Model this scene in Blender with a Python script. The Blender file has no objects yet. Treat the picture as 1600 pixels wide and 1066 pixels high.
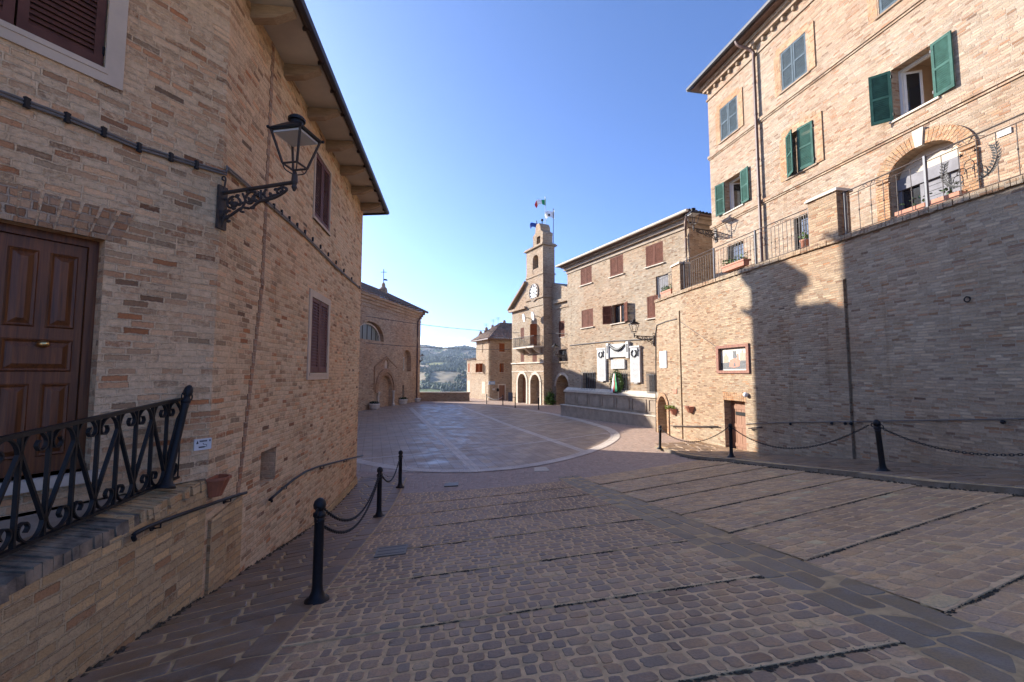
import bpy, math, random
import numpy as np
from mathutils import Vector, Matrix
R = math.radians
random.seed(11)
scene = bpy.context.scene
col = scene.collection
# ------------------------------------------------------------------ camera, light, sky, exposure
F, PITCH, EYE = 690.0, R(4.2), 3.05          # focal length in photo pixels, pitch, eye height above the square
cam_d = bpy.data.cameras.new('camera'); cam = bpy.data.objects.new('camera', cam_d); col.objects.link(cam)
cam.location = (0, 0, EYE); cam.rotation_euler = (math.pi/2 + PITCH, 0, 0)
cam_d.sensor_width = 36; cam_d.lens = 36*F/1600; cam_d.clip_start = 0.05; cam_d.clip_end = 40000
scene.camera = cam
SUN_EL = R(21.5); SUN_H = Vector((0.86, -0.51)).normalized()      # horizontal direction the light travels
sun_d = bpy.data.lights.new('sun', 'SUN'); sun_d.energy = 4.0; sun_d.angle = R(0.5); sun_d.color = (1.0, 0.94, 0.85)
sun = bpy.data.objects.new('sun', sun_d); col.objects.link(sun)
LDIR = Vector((SUN_H.x*math.cos(SUN_EL), SUN_H.y*math.cos(SUN_EL), -math.sin(SUN_EL)))
sun.rotation_euler = LDIR.to_track_quat('-Z', 'Y').to_euler(); sun.location = (-30, 20, 40)
world = bpy.data.worlds.new('World'); scene.world = world; world.use_nodes = True
wt = world.node_tree; wn = wt.nodes; wl = wt.links
bg = wn['Background']
sky = wn.new('ShaderNodeTexSky'); sky.sky_type = 'NISHITA'; sky.sun_disc = False
sky.sun_elevation = SUN_EL; sky.sun_rotation = math.atan2(-SUN_H.x, -SUN_H.y) % (2*math.pi)
sky.altitude = 500; sky.air_density = 0.42; sky.dust_density = 1.35; sky.ozone_density = 7.0
bg.inputs['Strength'].default_value = 0.15
# a bank of white cloud low over the hills
tc = wn.new('ShaderNodeTexCoord'); sep = wn.new('ShaderNodeSeparateXYZ'); wl.new(tc.outputs['Generated'], sep.inputs[0])
mp = wn.new('ShaderNodeMapping'); mp.inputs['Scale'].default_value = (5, 5, 16); wl.new(tc.outputs['Generated'], mp.inputs[0])
nz = wn.new('ShaderNodeTexNoise'); nz.inputs['Scale'].default_value = 2.2; nz.inputs['Detail'].default_value = 8; nz.inputs['Roughness'].default_value = 0.6
wl.new(mp.outputs[0], nz.inputs['Vector'])
band = wn.new('ShaderNodeMapRange'); band.interpolation_type = 'SMOOTHSTEP'
band.inputs['From Min'].default_value = 0.115; band.inputs['From Max'].default_value = 0.045
wl.new(sep.outputs['Z'], band.inputs['Value'])
mu = wn.new('ShaderNodeMath'); mu.operation = 'MULTIPLY_ADD'; wl.new(band.outputs[0], mu.inputs[0]); mu.inputs[1].default_value = 0.62
wl.new(nz.outputs['Fac'], mu.inputs[2])
cr = wn.new('ShaderNodeMapRange'); cr.interpolation_type = 'SMOOTHSTEP'
cr.inputs['From Min'].default_value = 0.78; cr.inputs['From Max'].default_value = 0.98; wl.new(mu.outputs[0], cr.inputs['Value'])
mx = wn.new('ShaderNodeMix'); mx.data_type = 'RGBA'; wl.new(cr.outputs[0], mx.inputs['Factor'])
wl.new(sky.outputs[0], mx.inputs['A']); mx.inputs['B'].default_value = (6.6, 6.7, 7.0, 1)
wl.new(mx.outputs['Result'], bg.inputs['Color'])
vs = scene.view_settings; vs.view_transform = 'Standard'; vs.look = 'None'; vs.gamma = 1; vs.exposure = 1.7
scene.cycles.max_bounces = 7; scene.cycles.diffuse_bounces = 4; scene.cycles.use_denoising = True

# ------------------------------------------------------------------ geometry helpers
def ray(px, py):
    x, y = (px-800)/F, (533-py)/F
    return Vector((x, math.cos(PITCH)-y*math.sin(PITCH), math.sin(PITCH)+y*math.cos(PITCH)))
def smax(a, b, k=.10):
    m = max(a, b); return m + k*math.log(math.exp((a-m)/k)+math.exp((b-m)/k))
def G(X, Y):                                   # ground height (world z) of street and square
    s = -(1.45 + .129*Y - .096*(X if X < 6 else 6+1.2*(1-math.exp(-(X-6)/1.2))))
    p = -3.05 + .04*min(max(X, 0), 8)
    return smax(s, p) + EYE
def ground(px, py, off=0):                     # where the ray of a photo pixel meets the ground
    d = ray(px, py); t, prev = 1.0, 1.0
    while t < 90:
        if EYE + d.z*t < G(d.x*t, d.y*t)+off: break
        prev = t; t *= 1.02
    a, b = prev, t
    for _ in range(30):
        m = (a+b)/2
        if EYE + d.z*m < G(d.x*m, d.y*m)+off: b = m
        else: a = m
    return Vector((d.x*a, d.y*a, EYE+d.z*a))
def at_depth(px, py, Y):
    d = ray(px, py); return Vector((d.x*Y/d.y, Y, EYE+d.z*Y/d.y))

ORG = {}
def tag(o, label=None, cat=None, group=None, kind=None):
    if label: o['label'] = label
    if cat: o['category'] = cat
    if group: o['group'] = group
    if kind: o['kind'] = kind
    return o
def thing(name, label, cat, loc=(0, 0, 0), group=None, rz=0):
    o = bpy.data.objects.new(name, None); col.objects.link(o); o.location = loc; o.rotation_euler.z = rz
    o.empty_display_size = .2
    ORG[o.name] = Vector(loc)
    return tag(o, label, cat, group)
def dup(root, loc, rz=None, label=None, group=None):
    r = root.copy(); col.objects.link(r); r.location = loc
    if rz is not None: r.rotation_euler.z = rz
    if label: r['label'] = label
    if group: r['group'] = group
    for ch in list(root.children):
        c = ch.copy(); col.objects.link(c); c.parent = r
        for g in ch.children:
            d = g.copy(); col.objects.link(d); d.parent = c
    return r

class MB:
    def __init__(s): s.v = []; s.f = []; s.uv = []; s.mi = []; s.m = 0
    def poly(s, pts, uv=None):
        i = len(s.v); s.v.extend([tuple(p) for p in pts]); s.f.append(tuple(range(i, i+len(pts)))); s.uv.append(uv); s.mi.append(s.m)
    def faces(s, pts, fs):
        i = len(s.v); s.v.extend([tuple(p) for p in pts])
        for f in fs: s.f.append(tuple(i+k for k in f)); s.uv.append(None); s.mi.append(s.m)
    def hexa(s, b, t):                          # bottom ring of four, top ring of four
        s.faces(list(b)+list(t), [(3, 2, 1, 0), (4, 5, 6, 7), (0, 1, 5, 4), (1, 2, 6, 5), (2, 3, 7, 6), (3, 0, 4, 7)])
    def box(s, x0, x1, y0, y1, z0, z1):
        s.hexa([(x0, y0, z0), (x1, y0, z0), (x1, y1, z0), (x0, y1, z0)], [(x0, y0, z1), (x1, y0, z1), (x1, y1, z1), (x0, y1, z1)])
    def fbox(s, O, a, n, u0, u1, o0, o1, z0, z1):
        q = lambda u, o, z: (O[0]+a[0]*u+n[0]*o, O[1]+a[1]*u+n[1]*o, O[2]+z)
        s.hexa([q(u0, o0, z0), q(u1, o0, z0), q(u1, o1, z0), q(u0, o1, z0)], [q(u0, o0, z1), q(u1, o0, z1), q(u1, o1, z1), q(u0, o1, z1)])
    def wbox(s, W, u0, u1, z0, z1, o0, o1):
        n = max(1, int((u1-u0)/.6)) if W.curved else 1
        for k in range(n):
            a, b = u0+(u1-u0)*k/n, u0+(u1-u0)*(k+1)/n
            P = lambda u, o, z: W.pos(u, z, o)
            s.hexa([P(a, o0, z0), P(b, o0, z0), P(b, o1, z0), P(a, o1, z0)], [P(a, o0, z1), P(b, o0, z1), P(b, o1, z1), P(a, o1, z1)])
    def prism(s, poly2, z0, z1):
        n = len(poly2); b = [(p[0], p[1], z0 if not callable(z0) else z0(p)) for p in poly2]; t = [(p[0], p[1], z1 if not callable(z1) else z1(p)) for p in poly2]
        s.faces(b+t, [tuple(range(n))[::-1], tuple(range(n, 2*n))]+[(i, (i+1) % n, n+(i+1) % n, n+i) for i in range(n)])
    def tube(s, pts, r, n=6, closed=False, cap=True):
        pts = [Vector(p) for p in pts]; N = len(pts); rs = r if isinstance(r, (list, tuple)) else [r]*N
        rings = []; ref = None
        for i in range(N):
            if closed: t = pts[(i+1) % N]-pts[i-1]
            else: t = pts[min(i+1, N-1)]-pts[max(i-1, 0)]
            if t.length < 1e-9: t = Vector((0, 0, 1))
            t.normalize()
            if ref is None: ref = Vector((0, 0, 1)) if abs(t.z) < .9 else Vector((1, 0, 0))
            a = t.cross(ref)
            if a.length < 1e-6: a = t.cross(Vector((0, 1, 0)))
            a.normalize(); b = t.cross(a); ref = a.cross(t) if False else ref
            rings.append([pts[i]+(a*math.cos(2*math.pi*k/n)+b*math.sin(2*math.pi*k/n))*rs[i] for k in range(n)])
        vs_ = [p for g in rings for p in g]; fs = []
        for i in range(N if closed else N-1):
            j = (i+1) % N
            for k in range(n): fs.append((i*n+k, i*n+(k+1) % n, j*n+(k+1) % n, j*n+k))
        if cap and not closed: fs += [tuple(range(n))[::-1], tuple((N-1)*n+k for k in range(n))]
        s.faces(vs_, fs)
    def lathe(s, prof, c, n=16, axis=None):
        c = Vector(c); N = len(prof)
        if axis is None: X, Y, Z = Vector((1, 0, 0)), Vector((0, 1, 0)), Vector((0, 0, 1))
        else:
            Z = Vector(axis).normalized(); X = Z.cross(Vector((0, 0, 1)) if abs(Z.z) < .9 else Vector((1, 0, 0))).normalized(); Y = Z.cross(X)
        vs_ = [c+X*(r*math.cos(2*math.pi*k/n))+Y*(r*math.sin(2*math.pi*k/n))+Z*z for r, z in prof for k in range(n)]
        fs = [(i*n+k, i*n+(k+1) % n, (i+1)*n+(k+1) % n, (i+1)*n+k) for i in range(N-1) for k in range(n)]
        fs += [tuple(range(n))[::-1], tuple((N-1)*n+k for k in range(n))]
        s.faces(vs_, fs)
    def ball(s, c, r, n=8, m=5, sc=(1, 1, 1)):
        prof = [(max(1e-4, r*math.sin(math.pi*i/m)), -r*math.cos(math.pi*i/m)) for i in range(m+1)]
        i0 = len(s.v); s.lathe(prof, (0, 0, 0), n)
        for k in range(i0, len(s.v)): p = s.v[k]; s.v[k] = (c[0]+p[0]*sc[0], c[1]+p[1]*sc[1], c[2]+p[2]*sc[2])
    def build(s, name, mat, parent=None, smooth=False, local=False):
        o0 = ORG.get(parent.name, Vector((0, 0, 0))) if parent is not None and not local else Vector((0, 0, 0))
        V = np.array(s.v, dtype=np.float64).reshape(-1, 3)
        me = bpy.data.meshes.new(name); me.from_pydata((V-np.array(o0)).tolist(), [], s.f)
        for m in (mat if isinstance(mat, (list, tuple)) else [mat]): me.materials.append(m)
        uvl = me.uv_layers.new(name='UVMap'); buf = np.zeros((len(me.loops), 2)); k = 0
        for f, uv in zip(s.f, s.uv):
            n = len(f)
            if uv is not None: buf[k:k+n] = uv
            else:
                P = V[list(f)]; Q = np.roll(P, -1, 0)
                nn = np.cross(P, Q).sum(0); l = np.linalg.norm(nn); nn = nn/l if l > 1e-12 else np.array((0, 0, 1.))
                if abs(nn[2]) > .75: buf[k:k+n] = P[:, :2]
                else:
                    h = math.hypot(nn[0], nn[1]); t = np.array((-nn[1]/h, nn[0]/h))
                    if t[0]+.3*t[1] < 0: t = -t
                    buf[k:k+n, 0] = P[:, :2] @ t; buf[k:k+n, 1] = P[:, 2]
            k += n
        uvl.data.foreach_set('uv', buf.ravel())
        if any(s.mi): me.polygons.foreach_set('material_index', s.mi)
        if smooth: me.polygons.foreach_set('use_smooth', [True]*len(me.polygons))
        me.update()
        o = bpy.data.objects.new(name, me); col.objects.link(o)
        if parent is not None: o.parent = parent
        ORG[o.name] = Vector(o0)
        return o

class Wall:                                     # a vertical wall standing on a plan polyline; u runs along it, o points to its open side
    def __init__(s, pts, face=None):
        s.p = [Vector((x, y)) for x, y in pts]; s.L = [0]
        for a, b in zip(s.p, s.p[1:]): s.L.append(s.L[-1]+(b-a).length)
        s.t = [(b-a).normalized() for a, b in zip(s.p, s.p[1:])]; s.n = []
        for i, t in enumerate(s.t):
            n = Vector((-t.y, t.x)); m = (s.p[i]+s.p[i+1])/2
            ref = (Vector(face) if face else Vector((0, 0)))-m
            s.n.append(n if n.dot(ref) > 0 else -n)
        s.len = s.L[-1]; s.curved = len(s.p) > 2
        s.vn = [s.n[0]]+[(s.n[i]+s.n[i+1]).normalized() for i in range(len(s.n)-1)]+[s.n[-1]]
    def seg(s, u):
        for i in range(len(s.t)):
            if u <= s.L[i+1]: return i
        return len(s.t)-1
    def pos(s, u, z, o=0):
        i = s.seg(u); q = s.p[i]+s.t[i]*(u-s.L[i])
        if s.curved:
            f = min(1, max(0, (u-s.L[i])/(s.L[i+1]-s.L[i]))); n = s.vn[i].lerp(s.vn[i+1], f).normalized()
        else: n = s.n[i]
        q = q+n*o
        return Vector((q.x, q.y, z))
    def nrm(s, u): n = s.n[s.seg(u)]; return Vector((n.x, n.y, 0))
    def tan(s, u): t = s.t[s.seg(u)]; return Vector((t.x, t.y, 0))
    def at(s, px, py):
        d = ray(px, py); best = None
        for i, t in enumerate(s.t):
            D = Vector((d.x, d.y)); den = D.x*t.y-D.y*t.x
            if abs(den) < 1e-9: continue
            k = (s.p[i].x*t.y-s.p[i].y*t.x)/den; q = D*k; u = (q-s.p[i]).dot(t); ln = s.L[i+1]-s.L[i]
            ok = (u >= -1e-6 or i == 0) and (u <= ln+1e-6 or i == len(s.t)-1)
            if ok and k > 0:
                pen = 0 if -1e-6 <= u <= ln+1e-6 else 1
                if best is None or pen < best[0]: best = (pen, s.L[i]+u, EYE+d.z*k)
        return best[1], best[2]
    def rect(s, a, b):                          # a, b = (x, y top, y bottom) of two upright edges -> u0,u1,z0,z1
        ua, za1 = s.at(a[0], a[1]); _, za0 = s.at(a[0], a[2]); ub, zb1 = s.at(b[0], b[1]); _, zb0 = s.at(b[0], b[2])
        return min(ua, ub), max(ua, ub), (za0+zb0)/2, (za1+zb1)/2
def arc_pts(u0, u1, zs, zt, n=14):
    c, r = (u0+u1)/2, (u1-u0)/2
    return [(c-r*math.cos(math.pi*i/n), zs+(zt-zs)*math.sin(math.pi*i/n)) for i in range(n+1)]
def wallmesh(mb, W, u0, u1, z0, z1, ops=(), o=0, ztop=None):
    """front face of a wall with real openings and reveals; op = dict(u0,u1,z0,z1,d,arch,rise)"""
    us = {u0, u1}; zs = {z0, z1}
    for p in ops: us |= {max(u0, p['u0']), min(u1, p['u1'])}; zs |= {max(z0, p['z0']), min(z1, p['z1'])}
    for L in W.L:
        if u0 < L < u1: us.add(L)
    us = sorted(us); zs = sorted(zs)
    for a, b in zip(us, us[1:]):
        for c, d in zip(zs, zs[1:]):
            m, h = (a+b)/2, (c+d)/2
            if any(p['u0'] < m < p['u1'] and p['z0'] < h < p['z1'] for p in ops): continue
            mb.poly([W.pos(a, c, o), W.pos(b, c, o), W.pos(b, d, o), W.pos(a, d, o)], [(a, c), (b, c), (b, d), (a, d)])
    for p in ops:
        d = p.get('d', .2); a, b, c, e = p['u0'], p['u1'], p['z0'], p['z1']; q = o-d
        Q = lambda pts: mb.poly([W.pos(*x) for x in pts], None)
        zs_ = e
        if p.get('arch'):
            zs_ = p.get('spring', e-(b-a)/2); A = arc_pts(a, b, zs_, e)
            for (ua, za), (ub, zb) in zip(A, A[1:]):
                mb.poly([W.pos(ua, za, o), W.pos(ub, zb, o), W.pos(ub, e, o), W.pos(ua, e, o)], [(ua, za), (ub, zb), (ub, e), (ua, e)])
                mb.poly([W.pos(ua, za, o), W.pos(ub, zb, o), W.pos(ub, zb, q), W.pos(ua, za, q)], [(0, za), (0, zb+ub-ua), (d, zb+ub-ua), (d, za)])
        else: Q([(a, e, o), (b, e, o), (b, e, q), (a, e, q)])
        Q([(a, c, o), (a, zs_, o), (a, zs_, q), (a, c, q)]); Q([(b, c, o), (b, zs_, o), (b, zs_, q), (b, c, q)]); Q([(a, c, o), (b, c, o), (b, c, q), (a, c, q)])
        if p.get('back', False): mb.poly([W.pos(a, c, q), W.pos(b, c, q), W.pos(b, e, q), W.pos(a, e, q)], [(a, c), (b, c), (b, e), (a, e)])
def op(r, d=.2, **k): return dict(u0=r[0], u1=r[1], z0=r[2], z1=r[3], d=d, **k)

# ------------------------------------------------------------------ materials
def new_mat(name):
    m = bpy.data.materials.new(name); m.use_nodes = True
    return m, m.node_tree, m.node_tree.nodes['Principled BSDF']
class NT:
    def __init__(s, nt): s.nt = nt
    def n(s, t, **k):
        x = s.nt.nodes.new(t)
        for a, b in k.items(): setattr(x, a, b)
        return x
    def set(s, sock, v):
        if hasattr(v, 'is_linked') or isinstance(v, bpy.types.NodeSocket): s.nt.links.new(v, sock)
        else: sock.default_value = v
    def math(s, o, a, b=None, c=None, clamp=False):
        x = s.n('ShaderNodeMath', operation=o, use_clamp=clamp); s.set(x.inputs[0], a)
        if b is not None: s.set(x.inputs[1], b)
        if c is not None: s.set(x.inputs[2], c)
        return x.outputs[0]
    def noise(s, vec, scale, detail=4, rough=.55, dim='3D', dist=0):
        x = s.n('ShaderNodeTexNoise', noise_dimensions=dim); s.set(x.inputs['Vector'], vec); x.inputs['Scale'].default_value = scale
        x.inputs['Detail'].default_value = detail; x.inputs['Roughness'].default_value = rough; x.inputs['Distortion'].default_value = dist
        return x
    def mix(s, f, a, b, blend='MIX'):
        x = s.n('ShaderNodeMix', data_type='RGBA', blend_type=blend); s.set(x.inputs['Factor'], f); s.set(x.inputs['A'], a); s.set(x.inputs['B'], b)
        return x.outputs['Result']
    def ramp(s, f, stops, interp='LINEAR'):
        x = s.n('ShaderNodeValToRGB'); x.color_ramp.interpolation = interp; e = x.color_ramp.elements
        while len(e) < len(stops): e.new(.5)
        for el, (p, c) in zip(e, stops): el.position = p; el.color = (c[0], c[1], c[2], 1)
        s.set(x.inputs[0], f); return x.outputs[0]
    def mrange(s, v, a, b, c=0, d=1, smooth=True):
        x = s.n('ShaderNodeMapRange'); x.interpolation_type = 'SMOOTHSTEP' if smooth else 'LINEAR'
        s.set(x.inputs[0], v); x.inputs[1].default_value = a; x.inputs[2].default_value = b; x.inputs[3].default_value = c; x.inputs[4].default_value = d
        return x.outputs[0]
    def bump(s, h, strength, dist, bsdf):
        x = s.n('ShaderNodeBump'); x.inputs['Strength'].default_value = strength; x.inputs['Distance'].default_value = dist
        s.set(x.inputs['Height'], h); s.nt.links.new(x.outputs[0], bsdf.inputs['Normal'])
def c4(c): return (c[0], c[1], c[2], 1)
def plain(name, c, rough=.6, var=.25, scale=6, bump=0, metal=0, spec=.5, c2=None, detail=5):
    m, nt, b = new_mat(name); N = NT(nt); g = N.n('ShaderNodeTexCoord').outputs['Object']
    f = N.noise(g, scale, detail, .6).outputs['Fac']; f = N.mrange(f, .3, .7)
    c2 = c2 or tuple(x*(1-var) for x in c)
    nt.links.new(N.mix(f, c4(c2), c4(c)), b.inputs['Base Color'])
    b.inputs['Roughness'].default_value = rough; b.inputs['Metallic'].default_value = metal
    if 'Specular IOR Level' in b.inputs: b.inputs['Specular IOR Level'].default_value = spec
    if bump: N.bump(N.noise(g, scale*6, 4).outputs['Fac'], bump, .01, b)
    return m
def brick(name, stops, mortar, h=.075, w=.27, joint=.010, smear=.5, hue=None, bumpd=.012, paint=None, rough_edge=.013):
    """hand made bricks: rows with wandering widths, per brick colour, lime smeared over some of them"""
    m, nt, b = new_mat(name); N = NT(nt); L = nt.links
    uv = N.n('ShaderNodeUVMap', uv_map='UVMap').outputs[0]
    s = N.n('ShaderNodeSeparateXYZ'); L.new(uv, s.inputs[0]); u, v = s.outputs[0], s.outputs[1]
    w1 = N.noise(uv, 1.3, 2).outputs['Fac']; v = N.math('ADD', v, N.math('MULTIPLY', N.math('SUBTRACT', w1, .5), .05))
    w2 = N.noise(uv, 14, 2).outputs['Fac']; v = N.math('ADD', v, N.math('MULTIPLY', N.math('SUBTRACT', w2, .5), .012))
    vv = N.math('DIVIDE', v, h); row = N.math('FLOOR', vv); fv = N.math('FRACT', vv)
    wr = N.n('ShaderNodeTexWhiteNoise', noise_dimensions='1D'); L.new(row, wr.inputs['W'])
    uu = N.math('ADD', N.math('DIVIDE', u, w), N.math('MULTIPLY', wr.outputs['Value'], 7.3))
    cv = N.n('ShaderNodeCombineXYZ'); L.new(N.math('MULTIPLY', uu, .9), cv.inputs[0]); L.new(N.math('MULTIPLY', row, 5.37), cv.inputs[1])
    uu = N.math('ADD', uu, N.math('MULTIPLY', N.noise(cv.outputs[0], 1, 0).outputs['Fac'], .75))
    cl = N.math('FLOOR', uu); fu = N.math('FRACT', uu)
    cid = N.n('ShaderNodeCombineXYZ'); L.new(cl, cid.inputs[0]); L.new(row, cid.inputs[1])
    wn_ = N.n('ShaderNodeTexWhiteNoise', noise_dimensions='3D'); L.new(cid.outputs[0], wn_.inputs['Vector'])
    du = N.math('MULTIPLY', N.math('MINIMUM', fu, N.math('SUBTRACT', 1, fu)), w); dv = N.math('MULTIPLY', N.math('MINIMUM', fv, N.math('SUBTRACT', 1, fv)), h)
    d = N.math('MINIMUM', du, dv)
    grain = N.noise(uv, 45, 4, .7).outputs['Fac']; d = N.math('ADD', d, N.math('MULTIPLY', N.math('SUBTRACT', grain, .5), rough_edge*2))
    mask = N.mrange(d, joint*.45, joint*.45+.006)
    # lime smear: patches, and per brick
    sm = N.noise(uv, .9, 3, .6).outputs['Fac']; sc = N.n('ShaderNodeSeparateColor'); L.new(wn_.outputs['Color'], sc.inputs[0])
    ln = N.noise(uv, 16, 5, .75).outputs['Fac']
    e = N.math('ADD', N.math('ADD', N.math('MULTIPLY', sm, .9), N.math('MULTIPLY', sc.outputs[1], .6)), N.math('MULTIPLY', ln, .8))
    lime = N.math('MULTIPLY', N.mrange(e, 1.0, 1.28), smear)
    bc = N.ramp(wn_.outputs['Value'], stops)
    bc = N.mix(N.mrange(grain, .35, .75, 0, .30), bc, (.12, .08, .055, 1))
    val = N.math('ADD', .72, N.math('MULTIPLY', sc.outputs[2], .52)); x = N.n('ShaderNodeHueSaturation'); L.new(val, x.inputs['Value']); L.new(bc, x.inputs['Color']); bc = x.outputs[0]
    mc = N.mix(N.mrange(ln, .3, .7), c4(tuple(k*.72 for k in mortar)), c4(mortar))
    bc = N.mix(lime, bc, mc); crk = N.mrange(N.noise(uv, 28, 5, .75).outputs['Fac'], .56, .64, 0, .55)
    bc = N.mix(N.math('MULTIPLY', crk, sc.outputs[0]), bc, (.09, .06, .045, 1))
    c = N.mix(mask, mc, bc)
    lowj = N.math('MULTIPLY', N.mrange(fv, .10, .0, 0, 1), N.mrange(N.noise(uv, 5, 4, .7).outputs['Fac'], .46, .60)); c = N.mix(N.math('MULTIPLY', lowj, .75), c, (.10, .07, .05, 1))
    big = N.noise(uv, .35, 4, .6).outputs['Fac']
    c = N.mix(N.mrange(big, .4, .75, 0, .30), c, (.66, .60, .54, 1), 'MULTIPLY')
    hue = N.noise(uv, .22, 3, .6).outputs['Fac']; hue2 = N.noise(uv, .75, 4, .65, dist=.8).outputs['Fac']
    c = N.mix(N.mrange(hue, .40, .62, 0, .8), c, (1.0, .88, .80, 1), 'MULTIPLY'); c = N.mix(N.mrange(hue2, .52, .68, 0, .55), c, (.80, .76, .70, 1), 'MULTIPLY')
    ms = N.n('ShaderNodeMapping'); ms.inputs['Scale'].default_value = (3.2, .16, 1); L.new(uv, ms.inputs[0]); stk = N.noise(ms.outputs[0], 1, 5, .7).outputs['Fac']
    c = N.mix(N.mrange(stk, .54, .74, 0, .6), c, (.66, .60, .55, 1), 'MULTIPLY')
    L.new(c, b.inputs['Base Color']); b.inputs['Roughness'].default_value = .93; b.inputs['Specular IOR Level'].default_value = .25
    hgt = N.math('ADD', N.math('MULTIPLY', N.math('MULTIPLY', mask, N.math('ADD', .45, N.math('MULTIPLY', sc.outputs[0], .75))), N.math('SUBTRACT', 1, N.math('MULTIPLY', lime, .6))), N.math('MULTIPLY', grain, .55))
    N.bump(hgt, 1.0, bumpd*1.35, b)
    return m
def stone(name, stops, rough=.75, bump=.4, vein=5):
    """paving stones; the random number of each stone picks its colour"""
    m, nt, b = new_mat(name); N = NT(nt); g = N.n('ShaderNodeTexCoord').outputs['Object']
    a = N.n('ShaderNodeAttribute', attribute_name='tone').outputs['Fac']
    c = N.ramp(a, stops); f = N.noise(g, vein, 6, .65).outputs['Fac']; k = N.noise(g, 60, 3, .6).outputs['Fac']
    c = N.mix(N.mrange(f, .3, .72, 0, .5), c, (.34, .285, .235, 1)); c = N.mix(N.mrange(k, .35, .7, 0, .30), c, (.08, .065, .055, 1))
    wide = N.noise(g, .55, 5, .65, dist=.7).outputs['Fac']; c = N.mix(N.mrange(wide, .45, .66, 0, .7), c, (.66, .62, .58, 1), 'MULTIPLY')
    nt.links.new(c, b.inputs['Base Color'])
    nt.links.new(N.mrange(f, .25, .75, rough-.15, rough+.15), b.inputs['Roughness'])
    N.bump(N.math('ADD', N.math('MULTIPLY', f, 1.2), N.math('MULTIPLY', k, .5)), bump, .012, b)
    return m
def wood(name, c1, c2, rough=.42, axis=2, sc=1.0):
    m, nt, b = new_mat(name); N = NT(nt); g = N.n('ShaderNodeTexCoord').outputs['Object']
    mp_ = N.n('ShaderNodeMapping'); s3 = [38*sc, 38*sc, 38*sc]; s3[axis] = 1.6*sc; mp_.inputs['Scale'].default_value = s3; nt.links.new(g, mp_.inputs[0])
    f = N.noise(mp_.outputs[0], 1, 5, .65, dist=.6).outputs['Fac']
    nt.links.new(N.ramp(f, [(.3, c1), (.7, c2)]), b.inputs['Base Color']); b.inputs['Roughness'].default_value = rough
    N.bump(f, .35, .004, b); return m
M = {}
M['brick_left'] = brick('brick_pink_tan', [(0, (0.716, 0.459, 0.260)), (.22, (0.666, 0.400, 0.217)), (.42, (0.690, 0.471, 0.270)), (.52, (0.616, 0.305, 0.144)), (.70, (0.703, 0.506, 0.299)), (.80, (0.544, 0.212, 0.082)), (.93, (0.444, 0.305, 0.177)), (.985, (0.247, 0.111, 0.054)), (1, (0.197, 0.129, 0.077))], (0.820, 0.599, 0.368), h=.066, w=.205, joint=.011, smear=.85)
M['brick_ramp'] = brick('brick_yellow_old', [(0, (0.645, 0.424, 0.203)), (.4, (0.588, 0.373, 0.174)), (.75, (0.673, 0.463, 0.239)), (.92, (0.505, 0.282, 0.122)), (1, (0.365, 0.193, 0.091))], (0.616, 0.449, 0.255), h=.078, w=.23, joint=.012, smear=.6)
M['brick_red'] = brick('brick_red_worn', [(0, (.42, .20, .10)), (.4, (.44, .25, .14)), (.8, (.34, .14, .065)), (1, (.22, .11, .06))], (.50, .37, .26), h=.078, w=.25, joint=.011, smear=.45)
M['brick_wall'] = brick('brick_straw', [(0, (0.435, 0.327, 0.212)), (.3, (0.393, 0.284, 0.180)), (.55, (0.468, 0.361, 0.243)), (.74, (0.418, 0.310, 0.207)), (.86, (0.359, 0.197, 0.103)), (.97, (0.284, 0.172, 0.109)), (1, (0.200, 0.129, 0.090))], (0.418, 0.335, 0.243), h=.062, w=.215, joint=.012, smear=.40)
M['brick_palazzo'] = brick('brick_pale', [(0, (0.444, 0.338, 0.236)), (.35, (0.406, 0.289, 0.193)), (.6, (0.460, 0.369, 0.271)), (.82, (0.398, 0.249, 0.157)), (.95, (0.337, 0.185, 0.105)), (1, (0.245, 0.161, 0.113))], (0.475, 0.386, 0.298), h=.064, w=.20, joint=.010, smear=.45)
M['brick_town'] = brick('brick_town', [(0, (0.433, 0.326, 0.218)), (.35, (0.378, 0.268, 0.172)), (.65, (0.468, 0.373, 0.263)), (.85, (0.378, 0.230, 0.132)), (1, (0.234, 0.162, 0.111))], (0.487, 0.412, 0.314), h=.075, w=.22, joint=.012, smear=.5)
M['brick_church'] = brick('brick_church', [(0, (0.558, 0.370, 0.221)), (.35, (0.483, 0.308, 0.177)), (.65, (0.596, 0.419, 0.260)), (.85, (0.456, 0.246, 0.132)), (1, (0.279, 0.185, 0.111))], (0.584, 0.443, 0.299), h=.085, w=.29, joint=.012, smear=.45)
M['brick_trim'] = brick('brick_trim_orange', [(0, (.52, .33, .19)), (.5, (.47, .27, .14)), (1, (.40, .20, .10))], (.52, .40, .28), h=.075, w=.13, joint=.009, smear=.3)
M['plaster'] = plain('plaster_cream', (.60, .46, .33), .9, .14, 3, .15)
M['soffit'] = plain('soffit_plaster', (.58, .49, .38), .9, .15, 2, .1)
M['limestone'] = plain('limestone', (.62, .53, .42), .8, .22, 4, .2)
M['whitestone'] = plain('white_stone', (.56, .55, .53), .6, .14, 4, .05, spec=.3)
M['greystone'] = plain('grey_plinth_stone', (.38, .295, .215), .85, .3, 3, .3)
M['iron'] = plain('black_iron', (.014, .013, .014), .5, .3, 30, .15, 0, .3)
M['iron_rust'] = plain('weathered_iron', (.042, .034, .030), .6, .4, 24, .3, c2=(.05, .028, .018))
M['iron_grey'] = plain('grey_iron', (.10, .10, .11), .5, .25, 20)
M['shutter_brown'] = plain('shutter_brown', (.13, .05, .034), .65, .3, 5, spec=.2)
M['shutter_plum'] = plain('shutter_plum', (.17, .072, .055), .65, .3, 5, spec=.2)
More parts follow.
